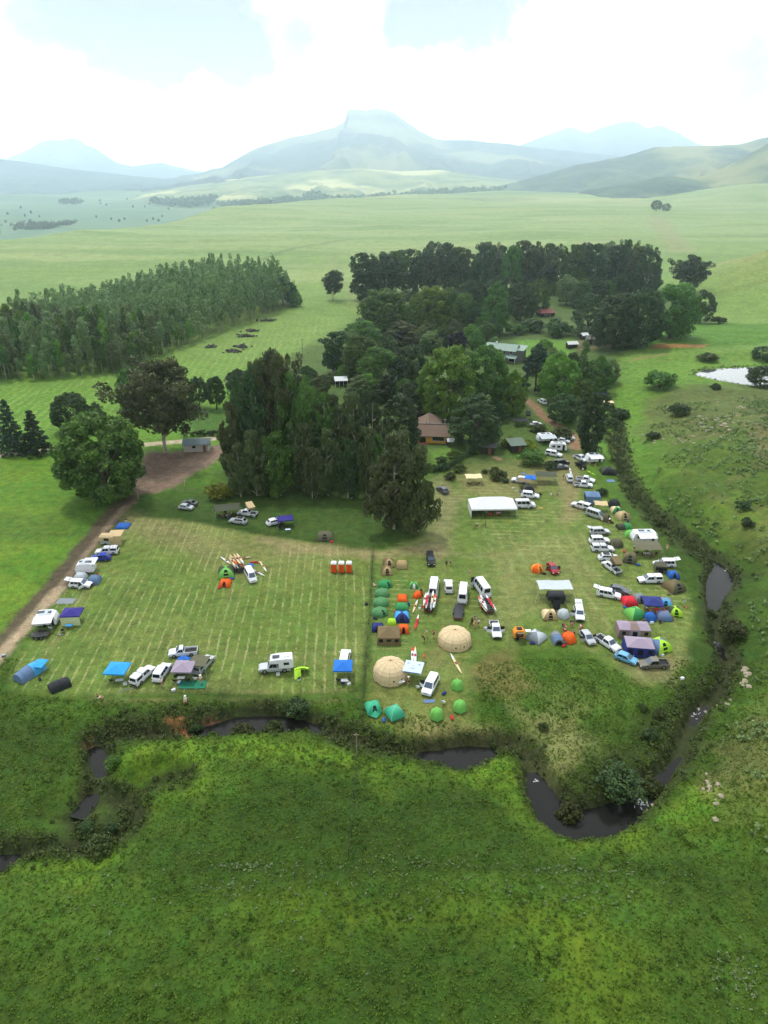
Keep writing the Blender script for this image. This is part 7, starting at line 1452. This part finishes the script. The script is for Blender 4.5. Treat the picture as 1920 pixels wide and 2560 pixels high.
# ---- dome and tunnel tents
for kw in (
    dict(px=812, py=1353, w=3.4, h=1.7, a='olive', label='olive dome tent on a green groundsheet at the edge of the grove', sheet='pgreen', sx=1.1), dict(px=563, py=1446, w=3.4, h=1.9, a='lgreen', b='dolive', label='light and dark green tent beside the white minibus', heading=10), dict(px=561, py=1468, w=2.3, h=1.2, a='orange', label='small orange dome tent below the two tone green one'),
    dict(px=972, py=1418, w=2.3, h=1.55, a='tan', b='khaki', label='brownish dome tent, upper left of three at the field edge', heading=8), dict(px=967, py=1438, w=2.4, h=1.5, a='tan', b='khaki', label='brownish dome tent, lower left of three at the field edge', heading=6), dict(px=1005, py=1423, w=2.4, h=1.5, a='tan', label='brownish dome tent, rightmost of three at the field edge', dr=False),
    dict(px=962, py=1473, w=2.9, h=1.35, a='green', label='dark green tent, topmost of the column of four green ones', heading=14, porch=.7, N_=6, sx=1.15), dict(px=955, py=1495, w=2.9, h=1.35, a='sage', label='sage green tent, second from the top of the column of four', heading=8, N_=6, sx=1.15, dr=False), dict(px=952, py=1519, w=3.0, h=1.35, a='sage', label='sage green tent, third from the top of the column of four', heading=8, N_=6, sx=1.15, dr=False), dict(px=949, py=1544, w=3.0, h=1.35, a='sage', label='sage green tent, lowest of the column of four beside the fence strip', heading=10, porch=.5, N_=6, sx=1.15),
    dict(px=1035, py=1472, w=1.7, h=1.15, a='green', b='lgreen', label='small green tent with a pale open end left of the boat trailers', door='white'), dict(px=1006, py=1507, w=1.9, h=1.25, a='orange', label='orange dome tent directly above the green and blue pair', dr=False, sy=1.3), dict(px=1045, py=1496, w=1.8, h=1.1, a='orange', label='orange dome tent lying at an angle left of the boat trailer', heading=48, sx=1.4, N_=6),
    dict(px=1005, py=1532, w=2.5, h=1.45, a='green', label='green dome tent touching the navy tent below it', dr=False), dict(px=1005, py=1556, w=2.8, h=1.5, a='navy', b='sky', label='navy dome tent with a sky blue front', sx=1.0), dict(px=944, py=1580, w=2.1, h=1.2, a='navy', label='dark blue tent peeping out left of the brown mess tent'), dict(px=980, py=1566, w=1.6, h=1.2, a='lime', label='lime tent peeping over the brown mess tent', dr=False), dict(px=1009, py=1584, w=2.0, h=1.3, a='orange', label='orange dome tent right of the brown mess tent'),
    dict(px=1144, py=1728, w=2.1, h=1.6, a='lgreen', label='light green dome tent, upper of two right of the people carrier', N_=6, dr=False), dict(px=1151, py=1780, w=2.3, h=1.7, a='lgreen', label='light green dome tent, lower right one near the stream', N_=6, dr=False), dict(px=1093, py=1798, w=2.3, h=1.7, a='lgreen', label='light green dome tent, lowest of the three near the stream', N_=6, dr=False), dict(px=987, py=1795, w=2.4, h=1.6, a='teal', b='teal', label='teal dome tent with a pale seam, nearest the stream', heading=28, pole='lgrey', dr=False), dict(px=933, py=1781, w=2.3, h=1.5, a='teal', label='teal dome tent with a porch wing beside the fence strip', heading=16, porch=.9),
    dict(px=1545, py=1371, w=3.0, h=1.8, a='olive', label='olive dome tent right of the slatted rack pickup', N_=6, dr=False), dict(px=1580, py=1346, w=2.9, h=1.5, a='lgreen', label='light green tent left of the stream side caravan', N_=6, dr=False), dict(px=1578, py=1409, w=2.8, h=1.9, a='olive', b='khaki', label='olive tent with a dark door below the big fly sheet', heading=-20), dict(px=1686, py=1446, w=2.2, h=1.3, a='blue', label='blue dome tent at the stream edge above an olive one'), dict(px=1690, py=1480, w=3.4, h=1.9, a='olive', b='khaki', label='large olive tent with a dark doorway at the stream edge', heading=24),
    dict(px=1577, py=1517, w=2.7, h=1.5, a='red', label='red dome tent left of the navy gazebo', dr=False), dict(px=1600, py=1508, w=2.3, h=1.5, a='grey', label='grey dome tent between the red tent and the navy gazebo', heading=12), dict(px=1668, py=1520, w=2.6, h=1.5, a='sky', b='grey', label='cyan and grey dome tent right of the navy gazebo', heading=-20), dict(px=1690, py=1540, w=2.5, h=1.5, a='lime', b='dolive', label='lime green dome tent at the right edge of the camp', sheet='dark'), dict(px=1591, py=1549, w=3.1, h=1.7, a='green', b='lgreen', label='green dome tent below the red one', heading=20, dr=False), dict(px=1629, py=1556, w=2.5, h=1.5, a='blue', label='blue dome tent in front of the navy gazebo', N_=6, dr=False), dict(px=1664, py=1552, w=2.7, h=1.4, a='slate', b='slate', label='slate blue dome tent with a red top right of the blue one', pole='red', dr=False),
    dict(px=1376, py=1550, w=2.6, h=1.5, a='tan', b='cream', label='tan tent with an open front on a green groundsheet', sheet='pgreen'), dict(px=1411, py=1549, w=2.5, h=1.6, a='lgrey', label='pale grey pop up tent left of a white estate car', N_=6, dr=False), dict(px=1345, py=1434, w=2.9, h=1.5, a='amber', b='orange', label='amber tent beside the red car in the middle of the field', N_=6), dict(px=1343, py=1607, w=2.9, h=1.5, a='lgrey', b='grey', label='pale grey tent right of the kitchen trailer', heading=45, dr=False), dict(px=1425, py=1611, w=2.9, h=1.6, a='orange', label='round orange dome tent beside the silver hatchback', N_=6, dr=False), dict(px=1652, py=1634, w=3.3, h=2.0, a='lime', b='slate', label='lime and slate dome tent right of the blue cabin tent', heading=28),
    dict(px=1497, py=1263, w=2.5, h=1.5, a='green', label='green dome tent touching the lilac blue gazebo', N_=6, dr=False), dict(px=1517, py=1306, w=2.7, h=1.8, a='olive', label='olive dome tent at the nose of the silver minibus', N_=6), dict(px=1538, py=1272, w=3.1, h=2.0, a='dark', label='dark grey dome tent near the scrub above the cream one', N_=6, dr=False), dict(px=1543, py=1284, w=2.5, h=1.4, a='green', b='cream', label='green and cream tent between dark grey and tan ones'), dict(px=1559, py=1300, w=2.7, h=1.8, a='tan', b='sand', label='tan tent with a dark open door near the scrub', heading=18),
    dict(px=304, py=1322, w=2.6, h=.8, a='blue', label='low blue tent half pitched beside the dirt road', sx=1.2, dr=False), dict(px=197, py=1455, w=2.3, h=1.6, a='lgrey', label='grey dome tent just behind the white car with its tailgate up', dr=False), dict(px=232, py=1462, w=2.3, h=1.6, a='slate', label='blue grey dome tent at the nose of the white car with its tailgate up', dr=False), dict(px=456, py=1682, w=3.4, h=2.1, a='blue', b='royal', label='large blue dome tent between the white pickup and the lilac gazebo', N_=6, dr=False), dict(px=1498, py=1050, w=3.2, h=1.7, a='blue', label='blue tent half hidden by hillside shrubs'),
    dict(px=1322, py=1232, w=3.0, h=1.7, a='dark', b='dolive', label='black tent below the olive brown awning'), dict(px=1523, py=1186, w=3.4, h=1.8, a='dark', b='dolive', label='dark tent on a green sheet in the stream side scrub', sheet='pgreen', sx=1.2)):
    tent(**kw)
def lime_open(add):
    f = MB(); n = 8; L = 2.4; rings = [[(-L / 2 + L * u, math.cos(math.pi * (.5 + .5 * i / n)) * 1.2, math.sin(math.pi * (.5 + .5 * i / n)) ** .9 * 1.45 * (.75 + .25 * math.sin(math.pi * u))) for i in range(n + 1)] for u in (0, .25, .5, .75, 1)]
    f.loft([[(x, -y, z) for x, y, z in r] for r in rings], closed=False, cap0=False, cap1=False); add('shell', f, ['f_lime']); q = MB(); q.sheet([(-1.2, 0, 1.08), (-1.2, -1.1, .02), (-.1, -1.0, .02), (-.1, -.1, 1.40)][::-1], .02); add('front_flap', q, ['f_lime'])
place('limeopen', lime_open, 'beach_shelter', 'bright lime green beach shelter open at the front', 'beach shelter', at(754, 1686), R(8))
for px, py, hd, L_, w, h, a, b_, lab in ((76, 1690, 62, 4.6, 2.5, 1.8, 'slate', 'sky', 'long blue and grey tunnel tent at the far lower left'), (150, 1722, 40, 3.2, 2.2, 1.4, 'dark', 'dark', 'charcoal tunnel tent beside the long blue one'), (1392, 1606, -86, 2.6, 2.0, 1.5, 'grey', 'slate', 'small grey tunnel tent between the pale tent and the orange dome'), (1558, 1324, 8, 3.2, 2.0, 1.2, 'dolive', 'green', 'dark green tunnel tent beside the stream scrub')):
    place(('tun', L_, w, h), tunnel(L_, w, h), 'tunnel_tent', lab, 'tent', at(px, py - 4), R(hd), None, f_a=FAB[a], f_b=FAB[b_], door=FAB['mesh'], pole=FAB[a])
place(('gaz', 'wing'), canopy(1.9, 2.2, 1.5, .15, .1), 'tent_porch', 'bright blue porch cover beside the long tunnel tent', 'awning', at(104, 1676), R(-8), None, cover=FAB['azure'], valance=FAB['azure'], wall=FAB['azure'])
def flat_sheet(px, py, L_, W_, hd, c, lab, name='groundsheet'):
    q = MB(); V = [((i / 8 - .5) * L_, (j / 4 - .5) * W_ + .05 * math.sin(i * 2 + j), .06 + .02 * math.sin(i * 3.1 + j * 2.3)) for j in range(5) for i in range(9)]; q.add(V, [(j * 9 + i, j * 9 + i + 1, (j + 1) * 9 + i + 1, (j + 1) * 9 + i) for j in range(4) for i in range(8)]); o = q.build(name, FAB[c]); o.location = at(px, py); o.rotation_euler = (0, 0, R(hd)); tag(o, lab, 'groundsheet')
flat_sheet(165, 1503, 3.4, 2.0, 0, 'grey', 'empty grey groundsheet on the grass above the dark violet gazebo'); flat_sheet(482, 1711, 4.4, 2.0, 0, 'pgreen', 'green groundsheet under chairs at the bottom of the left field'); flat_sheet(627, 1413, 1.5, 1.0, -50, 'blue', 'blue tarpaulin beside the boat trailer in the left field'); flat_sheet(1073, 1752, 1.8, .8, 3, 'slate', 'blue grey mat in front of the people carrier'); flat_sheet(585, 1300, 2.6, 1.6, 10, 'navy', 'blue mat under the edge of the green canvas shelter')
flat_sheet(1522, 1200, 3.2, 1.8, 0, 'slate', 'dark blue sheet in the grass below the dark stream side tent'); flat_sheet(1309, 1184, 1.4, 1.0, 0, 'slate', 'small grey mat above the blue gazebo')
# ---- portable toilets
def loo(add):
    q = MB(); q.loft([rr(-.56, .56, .56, .08, 2, .06), rr(-.56, .56, .56, 2.02, 2, .06)]); add('cabin', q, ['f_orange']); q = MB(); q.loft([rr(-.60, .60, .60, 2.02, 2, .08), rr(-.60, .60, .60, 2.16, 2, .08), rr(-.48, .48, .48, 2.36, 2, .12)]); add('roof', q, ['f_white']); q = MB(); q.box((0, -.575, 1.02), (.82, .03, 1.8)); k = add('door', q, ['f_red2']); q = MB(); q.box((.3, -.60, 1.05), (.06, .03, .16)); add('handle', q, ['trim'], k); q = MB(); q.box((0, 0, .05), (1.2, 1.2, .1)); add('skid', q, ['trim']); q = MB(); q.tube((-.4, .4, 2.0), (-.4, .4, 2.75), .05); add('vent_pipe', q, ['f_white'])
DEF['f_red2'] = fab('orange_door', (214, 82, 30))
for i, (px, w) in enumerate(((835, 'leftmost'), (854, 'middle one'), (873, 'rightmost'))): place('loo', loo, 'portable_toilet', f'orange portable toilet with a white roof, {w} of the three', 'portable toilet', at(px, 1429), R(-2), 'portable toilets')
# ---- boats
HULLS = [('f_white', 'f_red'), ('f_white', 'f_white'), ('f_cream', 'f_white'), ('f_red', 'f_white'), ('f_white', 'f_orange'), ('f_lgrey', 'f_white')]
def load(tr, sel, tag_, hull=None, n=6):
    c, s = math.cos(tr.rotation_euler.z), math.sin(tr.rotation_euler.z)
    for i, (dy, dz) in enumerate(sel):
        h = HULLS[i % len(HULLS)] if hull is None else hull[i % len(hull)]; dx = random.uniform(-.9, .3); kayak(tr.location.x + dx * c - dy * s, tr.location.y + dx * s + dy * c, tr.location.z + dz, math.degrees(tr.rotation_euler.z) + random.uniform(-2, 2), *h, f'{["white", "white", "cream", "red", "white", "grey"][i % 6] if hull is None else "pale"} racing kayak loaded on {tag_}', 5.0, 'kayaks on ' + tag_)
t1 = trailer(1074, 1516, 82, 'boat trailer piled with white kayaks behind the left long van'); load(t1, [(-.95, .98), (-.5, 1.0), (.5, .98), (.95, .98), (-.95, 1.46), (-.45, 1.46), (.45, 1.46), (.95, 1.46), (-.5, 1.9), (.5, 1.9)], 'the trailer behind the left long van')
t2 = trailer(1146, 1534, 81, 'empty dark boat trailer with railings behind the middle long van', 5.0, False, True); t3 = trailer(1214, 1519, 101, 'boat trailer with red and white kayaks behind the right long van'); load(t3, [(-.95, .98), (.5, .98), (.95, .98), (-.6, 1.46), (.9, 1.46), (.55, 1.46)], 'the trailer behind the right long van')
t4 = trailer(594, 1419, -62, 'boat trailer heaped with pale kayaks behind the white minibus'); load(t4, [(-.95, .98), (-.5, .98), (.5, .98), (.95, .98), (-.95, 1.46), (-.4, 1.46), (.4, 1.46), (.95, 1.46), (-.7, 1.9), (0, 1.95), (.7, 1.9)], 'the trailer behind the minibus', [('f_sand', 'f_cream'), ('f_cream', 'f_white'), ('f_sand', 'f_orange')])
trailer(102, 1592, 185, 'dark flat trailer carrying motorbikes beside the white caravan', 3.0, False, True, 'bike_trailer')
def gk(px, py, hd, hull, tip, lab, L_=5.0, dz=0.0): x, y, z = at(px, py); return kayak(x, y, z + dz, hd, hull, tip, lab, L_)
gk(566, 1404, -48, 'f_white', 'f_cream', 'pale kayak lying on the grass left of the heaped boat trailer'); gk(658, 1418, -64, 'f_cream', 'f_white', 'pale kayak lying on the grass right of the white minibus'); gk(643, 1432, -42, 'f_lgrey', 'f_white', 'grey kayak lying close along the side of the white minibus'); gk(610, 1397, 20, 'f_sand', 'f_cream', 'short sand coloured boat lying above the heaped trailer', 3.0); gk(640, 1407, -4, 'f_red', 'f_cream', 'reddish boat lying above the blue tarpaulin', 3.0)
gk(1038, 1518, 76, 'f_cream', 'f_white', 'cream kayak lying on the grass left of the trailer full of kayaks'); gk(1042, 1557, 80, 'f_red', 'f_white', 'red and white kayak lying on the grass above the yurts'); gk(1031, 1646, 88, 'f_white', 'f_red', 'left of two white kayaks behind the pale gazebo', 5.2, .5); gk(1038, 1647, 88, 'f_white', 'f_cream', 'right of two white kayaks behind the pale gazebo', 5.2, .5); gk(1140, 1661, 104, 'f_cream', 'f_white', 'long cream kayak alone on the grass below the upper yurt', 6.0); gk(1478, 1184, 112, 'f_lime', 'f_lime', 'yellow kayak on the grass beside the stream side tents', 3.6); gk(1424, 1196, 82, 'f_white', 'f_white', 'white kayak carried on the roof of the car in the middle of the track', 4.6, 1.95)
def stand_kit(add):
    for s in (-1.2, 1.2): q = MB(); q.tube((s, -.5, 0), (s, 0, .62), .03); q.tube((s, .5, 0), (s, 0, .62), .03); q.tube((s, -.55, .6), (s, .55, .6), .03); add('trestle', q, ['dsteel'])
place('stand', stand_kit, 'boat_stand', 'low trestles holding up the two white kayaks behind the pale gazebo', 'boat stand', at(1034.5, 1647), R(88))
# ---- people
for row in (
    (1116, 1418, 90, 'walk', 'black', 'black', 'person in black walking by the black four wheel drive', 2), (1126, 1415, 60, 'stand', 'grey', 'navy', 'person in grey standing right of one in black near the black car', 0), (1173, 1440, -90, 'walk', 'pink', 'khaki', 'person in a pink top walking above the long vans', 0),
    (1066, 1592, 200, 'stand', 'white', 'khaki', 'person in a white shirt standing between the two yurts', 0), (1084, 1594, -90, 'stand', 'black', 'black', 'person dressed in black standing left of the upper yurt', 0), (1061, 1606, 160, 'bend', 'black', 'navy', 'person in dark clothes bending down below the one in white', 1),
    (1180, 1562, 40, 'stand', 'navy', 'black', 'person in navy at the left of the group above the yurt', 2), (1186, 1554, 200, 'stand', 'black', 'grey', 'tall person in black at the back of the group above the yurt', 0), (1193, 1560, 170, 'stand', 'blue', 'black', 'person in blue at the right of the group above the yurt', 0), (1196, 1566, 120, 'stand', 'white', 'navy', 'person in white at the right of the group above the yurt', 0), (1184, 1570, 60, 'bend', 'khaki', 'khaki', 'person in khaki stooping in front of the group above the yurt', 0),
    (1201, 1528, 10, 'stand', 'red', 'black', 'person in red standing among the boats of the right trailer', 0), (1226, 1517, 190, 'stand', 'orange', 'black', 'person in orange right of the red and white kayaks', 0),
    (1061, 1652, -90, 'stand', 'orange', 'orange', 'person in bright orange standing right of the two white kayaks', 0), (405, 1716, 90, 'stand', 'white', 'grey', 'person in a white shirt behind the open white station wagon', 0), (503, 1708, 120, 'stand', 'white', 'khaki', 'person in white under the olive awning', 0, 'white'), (1021, 1712, -60, 'stand', 'black', 'black', 'person with a white hat under the pale gazebo', 0, 'white'),
    (246, 1744, 10, 'floor', 'black', 'white', 'person sitting on the grass below the left field', 0), (463, 1748, -80, 'floor', 'white', 'khaki', 'person in white sitting on the grass by the stream bank', 0, 'white'),
    (1376, 1244, -90, 'walk', 'white', 'white', 'person all in white walking below the dark fly sheet', 0), (1393, 1244, -90, 'stand', 'blue', 'navy', 'child sized person in blue right of the one in white', 0), (1408, 1197, -90, 'stand', 'black', 'black', 'person in black left of the car with a kayak on its roof', 0), (1456, 1182, -100, 'walk', 'white', 'grey', 'person in white walking below the black car by the camper', 0),
    (1472, 1168, 180, 'stand', 'pink', 'khaki', 'person in pink below the white roofed camper', 0), (1487, 1170, 180, 'stand', 'khaki', 'pink', 'person in khaki below the white roofed camper', 0), (1667, 1376, 200, 'walk', 'pink', 'white', 'person in pink right of the big olive fly sheet', 0), (1584, 1378, 0, 'stand', 'white', 'black', 'person in white left of the big olive fly sheet', 0), (1570, 1296, 150, 'stand', 'pink', 'khaki', 'person in pink at the tan tent by the scrub', 0),
    (1504, 1306, 30, 'stand', 'white', 'white', 'person in white at the nose of the silver minibus', 0), (1521, 1308, 30, 'bend', 'white', 'black', 'person stooping before the olive dome tent', 0), (1444, 1280, 30, 'stand', 'khaki', 'navy', 'person by the tail of the silver minibus', 1), (1495, 1337, 0, 'stand', 'black', 'navy', 'person in black leaning at the silver four wheel drive', 0),
    (1379, 1420, -90, 'stand', 'grey', 'black', 'person in grey at the back of the red car', 0), (1192, 1321, 40, 'stand', 'white', 'black', 'person in white with a bicycle below the marquee', 0), (1213, 1318, 160, 'stand', 'black', 'black', 'person in black with a bicycle below the marquee', 0), (1018, 1330, 0, 'stand', 'red', 'black', 'person in red in the shade of the bushy eucalyptus', 0), (1021, 1320, 180, 'bend', 'red', 'navy', 'person in red crouching in the shade of the bushy eucalyptus', 0),
    (935, 1465, 0, 'floor', 'white', 'white', 'small figure in white beside the column of green tents', 0), (1298, 1601, 90, 'stand', 'navy', 'black', 'person in navy working at the kitchen trailer', 1)): person(*row)
# seated groups
def circle(px, py, n, rad, names, a0=0, cl=('white', 'red', 'blue', 'black', 'pink'), where=''):
    x, y, z = at(px, py)
    for i in range(n):
        a = a0 + 6.283 * i / n; cx_, cy_ = x + rad * math.cos(a), y + rad * .8 * math.sin(a); hd = math.degrees(a) + 180
        chair(cx_, cy_, hd, names[i % len(names)], f'camp chair in the circle {where}', 'camp chairs ' + where); person(0, 0, hd, 'sit', cl[i % len(cl)], ('navy', 'black', 'khaki')[i % 3], f'person sitting in a camp chair {where}', i % 2, xyz=(cx_, cy_, tz(cx_, cy_)), group='people sitting ' + where)
circle(1431, 1578, 6, 1.7, ('red', 'dark', 'navy'), .4, ('white', 'pink', 'red', 'white', 'grey'), 'above the round orange tent'); circle(1636, 1530, 7, 1.5, ('red', 'dark', 'orange'), .2, ('pink', 'red', 'black', 'white', 'orange'), 'under the navy gazebo'); circle(566, 1291, 4, 1.3, ('dark', 'navy'), .3, ('white', 'black', 'grey'), 'under the green canvas shelter'); circle(1232, 1286, 5, 1.6, ('red', 'red', 'white'), .5, ('red', 'white', 'pink'), 'under the front of the marquee'); circle(1623, 1390, 4, 1.3, ('dark', 'olive'), .1, ('black', 'khaki', 'white'), 'under the big olive fly sheet')
for px, py, hd, c, lab in ((211, 1440, 200, 'orange', 'orange chair under the white square awning by the dirt road'), (242, 1442, 160, 'red', 'red chair right of the white square awning by the dirt road'), (236, 1446, 140, 'red', 'red chair in front of the white square awning by the dirt road'), (438, 1706, 60, 'dark', 'dark chair under the left side of the lilac gazebo'), (470, 1704, 120, 'dark', 'dark chair under the right side of the lilac gazebo'), (489, 1700, 70, 'white', 'white chair under the olive awning'), (846, 1704, 40, 'dark', 'dark chair under the left side of the royal blue gazebo'), (868, 1704, 140, 'dark', 'dark chair under the right side of the royal blue gazebo'), (858, 1712, 80, 'navy', 'dark blue chair in front of the royal blue gazebo'),
    (280, 1706, 60, 'dark', 'dark chair under the light blue gazebo'), (700, 1324, 60, 'dark', 'dark chair under the dark blue shelter'), (1172, 1212, 60, 'khaki', 'brown chair under the cream sun shade, left'), (1196, 1212, 120, 'khaki', 'brown chair under the cream sun shade, right'), (1052, 1716, 170, 'dark', 'dark chair between the pale gazebo and the people carrier'), (1045, 1722, 60, 'white', 'white chair left of the people carrier door'), (1592, 1386, 60, 'dark', 'dark chair left of the big olive fly sheet'), (158, 1580, 100, 'dark', 'dark chair in front of the dark violet gazebo'), (128, 1574, 60, 'white', 'white chair in front of the white caravan'), (1109, 1758, 60, 'white', 'white chair on the grass right of the blue grey mat'), (1410, 1612, 100, 'grey', 'grey chair beside the round orange tent'), (1352, 1240, 60, 'dark', 'dark chair beside the white wagon in the upper camp')):
    x, y, z = at(px, py); chair(x, y, hd, c, lab)
for px, py, hd, top, lab in ((454, 1702, 4, 'f_white', 'white table under the lilac gazebo'), (862, 1708, 0, 'f_white', 'white topped table under the royal blue gazebo'), (300, 1708, 10, 'f_lgrey', 'grey table beside the light blue gazebo'), (720, 1330, 10, 'f_paleblue', 'pale table in front of the dark blue shelter'), (1002, 1712, 20, 'f_white', 'long white table between the lower yurt and the pale gazebo'), (1184, 1211, 3, 'wood', 'picnic table under the cream sun shade'), (1640, 1531, 10, 'f_red', 'red topped table under the navy gazebo'), (1246, 1288, 3, 'f_white', 'white table under the front of the marquee'), (174, 1571, 4, 'f_azure', 'blue covered table in front of the dark violet gazebo'), (1617, 1390, 0, 'f_lgrey', 'grey table under the big olive fly sheet')):
    x, y, z = at(px, py); table(x, y, hd, top, lab)
for px, py, a, b_, lab in ((448, 1708, 'f_blue', 'f_white', 'blue cooler box under the lilac gazebo'), (872, 1711, 'f_white', 'f_white', 'white cooler box right of the royal blue gazebo'), (313, 1711, 'f_white', 'f_lgrey', 'white cooler box right of the light blue gazebo'), (434, 1726, 'f_lgrey', 'f_white', 'pale box on the grass below the lilac gazebo'), (315, 1303, 'f_white', 'f_dark', 'white box beside the low blue tent'), (1049, 1524, 'f_white', 'f_lgrey', 'white box on the grass left of the trailer full of kayaks'), (1629, 1559, 'f_white', 'f_paleblue', 'white box in front of the blue dome tent'), (1655, 1640, 'f_white', 'f_lgrey', 'white box below the lime and slate tent'), (1630, 1512, 'f_white', 'f_white', 'white box behind the navy gazebo'), (10, 1641, 'f_slate', 'f_lgrey', 'blue box in the grass at the left edge of the picture'), (1283, 1222, 'f_white', 'f_cream', 'pale box on the grass right of the brown shrub'), (916, 1512, 'f_dark', 'f_dark', 'black box in the fence strip left of the green tents'), (1706, 1694, 'f_white', 'f_white', 'white box on the grass near the stream at the lower right'), (1214, 1573, 'f_white', 'f_lgrey', 'small white box on the grass left of the pickup with open doors'), (748, 1697, 'f_white', 'f_dark', 'white box below the lime beach shelter'), (695, 1686, 'f_white', 'f_lgrey', 'white box at the steps of the camper truck')):
    x, y, z = at(px, py); cooler(x, y, random.uniform(0, 90), a, b_, lab)
q = MB()
for s in (-.22, .22): q.tube((-1.3, s, .08), (1.3, s, .08), .03)
for i in range(8): q.tube((-1.2 + i * .34, -.22, .08), (-1.2 + i * .34, .22, .08), .02)
o = q.build('ladder', P_['steel']); o.location = at(318, 1723); o.rotation_euler = (0, 0, R(22)); tag(o, 'pale ladder lying on the grass below the light blue gazebo', 'ladder')
bike(1189, 1322, 40, 'trim', 'bicycle held by a person in white below the marquee'); bike(1210, 1319, 150, 'trim', 'bicycle held by a person in black below the marquee'); bike(1176, 1566, 70, 'trim', 'bicycle beside the group above the yurt'); bike(1710, 1506, 20, 'f_lgrey', 'pale bicycle leaning at the right edge of the camp'); bike(1716, 1512, -30, 'f_red', 'red bicycle lying at the right edge of the camp', True); bike(152, 1584, 10, 'f_lgrey', 'pale bicycle in front of the dark violet gazebo', True); bike(290, 1308, 60, 'f_navy', 'dark blue bicycle beside the low blue tent')
bike(98, 1590, 185, 'dsteel', 'dark motorbike frame standing on the flat trailer').location.z += .62
# a dog
def dog(px, py, hd, c, lab):
    J = [(0, 0, .48), (.28, 0, .50), (.46, 0, .62), (.60, 0, .70), (.74, 0, .66), (-.26, 0, .50), (-.38, 0, .52), (-.58, 0, .66)]; E = [(0, 1), (1, 2), (2, 3), (3, 4), (0, 5), (5, 6), (6, 7)]; Rd = [.13, .15, .09, .09, .045, .12, .08, .02]
    def ad(p, par, r): J.append(p); E.append((par, len(J) - 1)); Rd.append(r); return len(J) - 1
    for s in (-1, 1):
        k = ad((.30, s * .10, .34), 1, .06); k = ad((.28, s * .10, .18), k, .035); k = ad((.30, s * .10, .05), k, .03); ad((.36, s * .10, .03), k, .028)
        k = ad((-.26, s * .10, .36), 5, .075); k = ad((-.20, s * .10, .26), k, .045); k = ad((-.36, s * .10, .16), k, .03); k = ad((-.33, s * .10, .04), k, .028); ad((-.27, s * .10, .03), k, .026); ad((.56, s * .07, .80), 3, .03)
    me = skin_mesh('dog', J, E, Rd); me.materials.append(CLOTH[c]); o = link('dog', me); o.location = at(px, py); o.rotation_euler = (0, 0, R(hd)); tag(o, lab, 'dog')
dog(1351, 1274, 170, 'yellow', 'pale dog standing on the grass right of the white van')

# ---- kit bags lying about by the tents
def bag_kit(add):
    q = MB(); q.smooth = True; q.loft([[(x, math.cos(6.283 * i / 10) * r, .2 + math.sin(6.283 * i / 10) * r * .85) for i in range(10)] for x, r in ((-.42, .06), (-.36, .19), (0, .22), (.36, .19), (.42, .06))]); add('bag', q, ['a']); q = MB(); q.path([(-.2, .05, .40), (-.1, .05, .52), (.1, .05, .52), (.2, .05, .40)], .018); add('strap', q, ['trim'])
bags = [(1052, 1478), (1022, 1512), (990, 1532), (985, 1578), (1060, 1516), (940, 1500), (938, 1548), (1110, 1735), (1130, 1790), (960, 1796), (1362, 1552), (1430, 1556), (1360, 1436), (1330, 1610), (1410, 1616), (1562, 1520), (1612, 1552), (1650, 1556), (1680, 1546), (1576, 1650), (1560, 1380), (1596, 1414), (1672, 1486), (1650, 1440), (1530, 1308), (1570, 1304), (548, 1470), (580, 1448), (318, 1320), (440, 1690), (100, 1700), (130, 1730), (830, 1356), (1300, 1230), (1350, 1236), (1480, 1268)]
for i, (px, py) in enumerate(bags):
    c = ('f_dark', 'f_navy', 'f_red', 'f_blue', 'f_khaki', 'f_dark')[i % 6]; n = {'f_dark': 'black', 'f_navy': 'navy', 'f_red': 'red', 'f_blue': 'blue', 'f_khaki': 'khaki'}[c]
    place('bag', bag_kit, 'kit_bag', f'small {n} kit bag lying on the grass next to a tent', 'bag', at(px, py), random.uniform(0, 6.28), f'{n} kit bags beside the tents', (1.1, 1.1, 1.1), a=DEF[c])
# ------------------------------------------------------------------ the air
mb = MB(); mb.box((0, 9250, 330), (39600, 20500, 1220))
hm = bpy.data.materials.new('haze'); hm.use_nodes = True; t = hm.node_tree; t.nodes.clear()
pv = N(t, 'ShaderNodeVolumePrincipled'); pv.inputs['Color'].default_value = (.735, .885, 1.0, 1); pv.inputs['Density'].default_value = 1.35e-4; pv.inputs['Anisotropy'].default_value = .74
ho = N(t, 'ShaderNodeOutputMaterial'); L(t, pv.outputs[0], ho.inputs['Volume'])
tag(mb.build('haze', hm), kind='stuff')
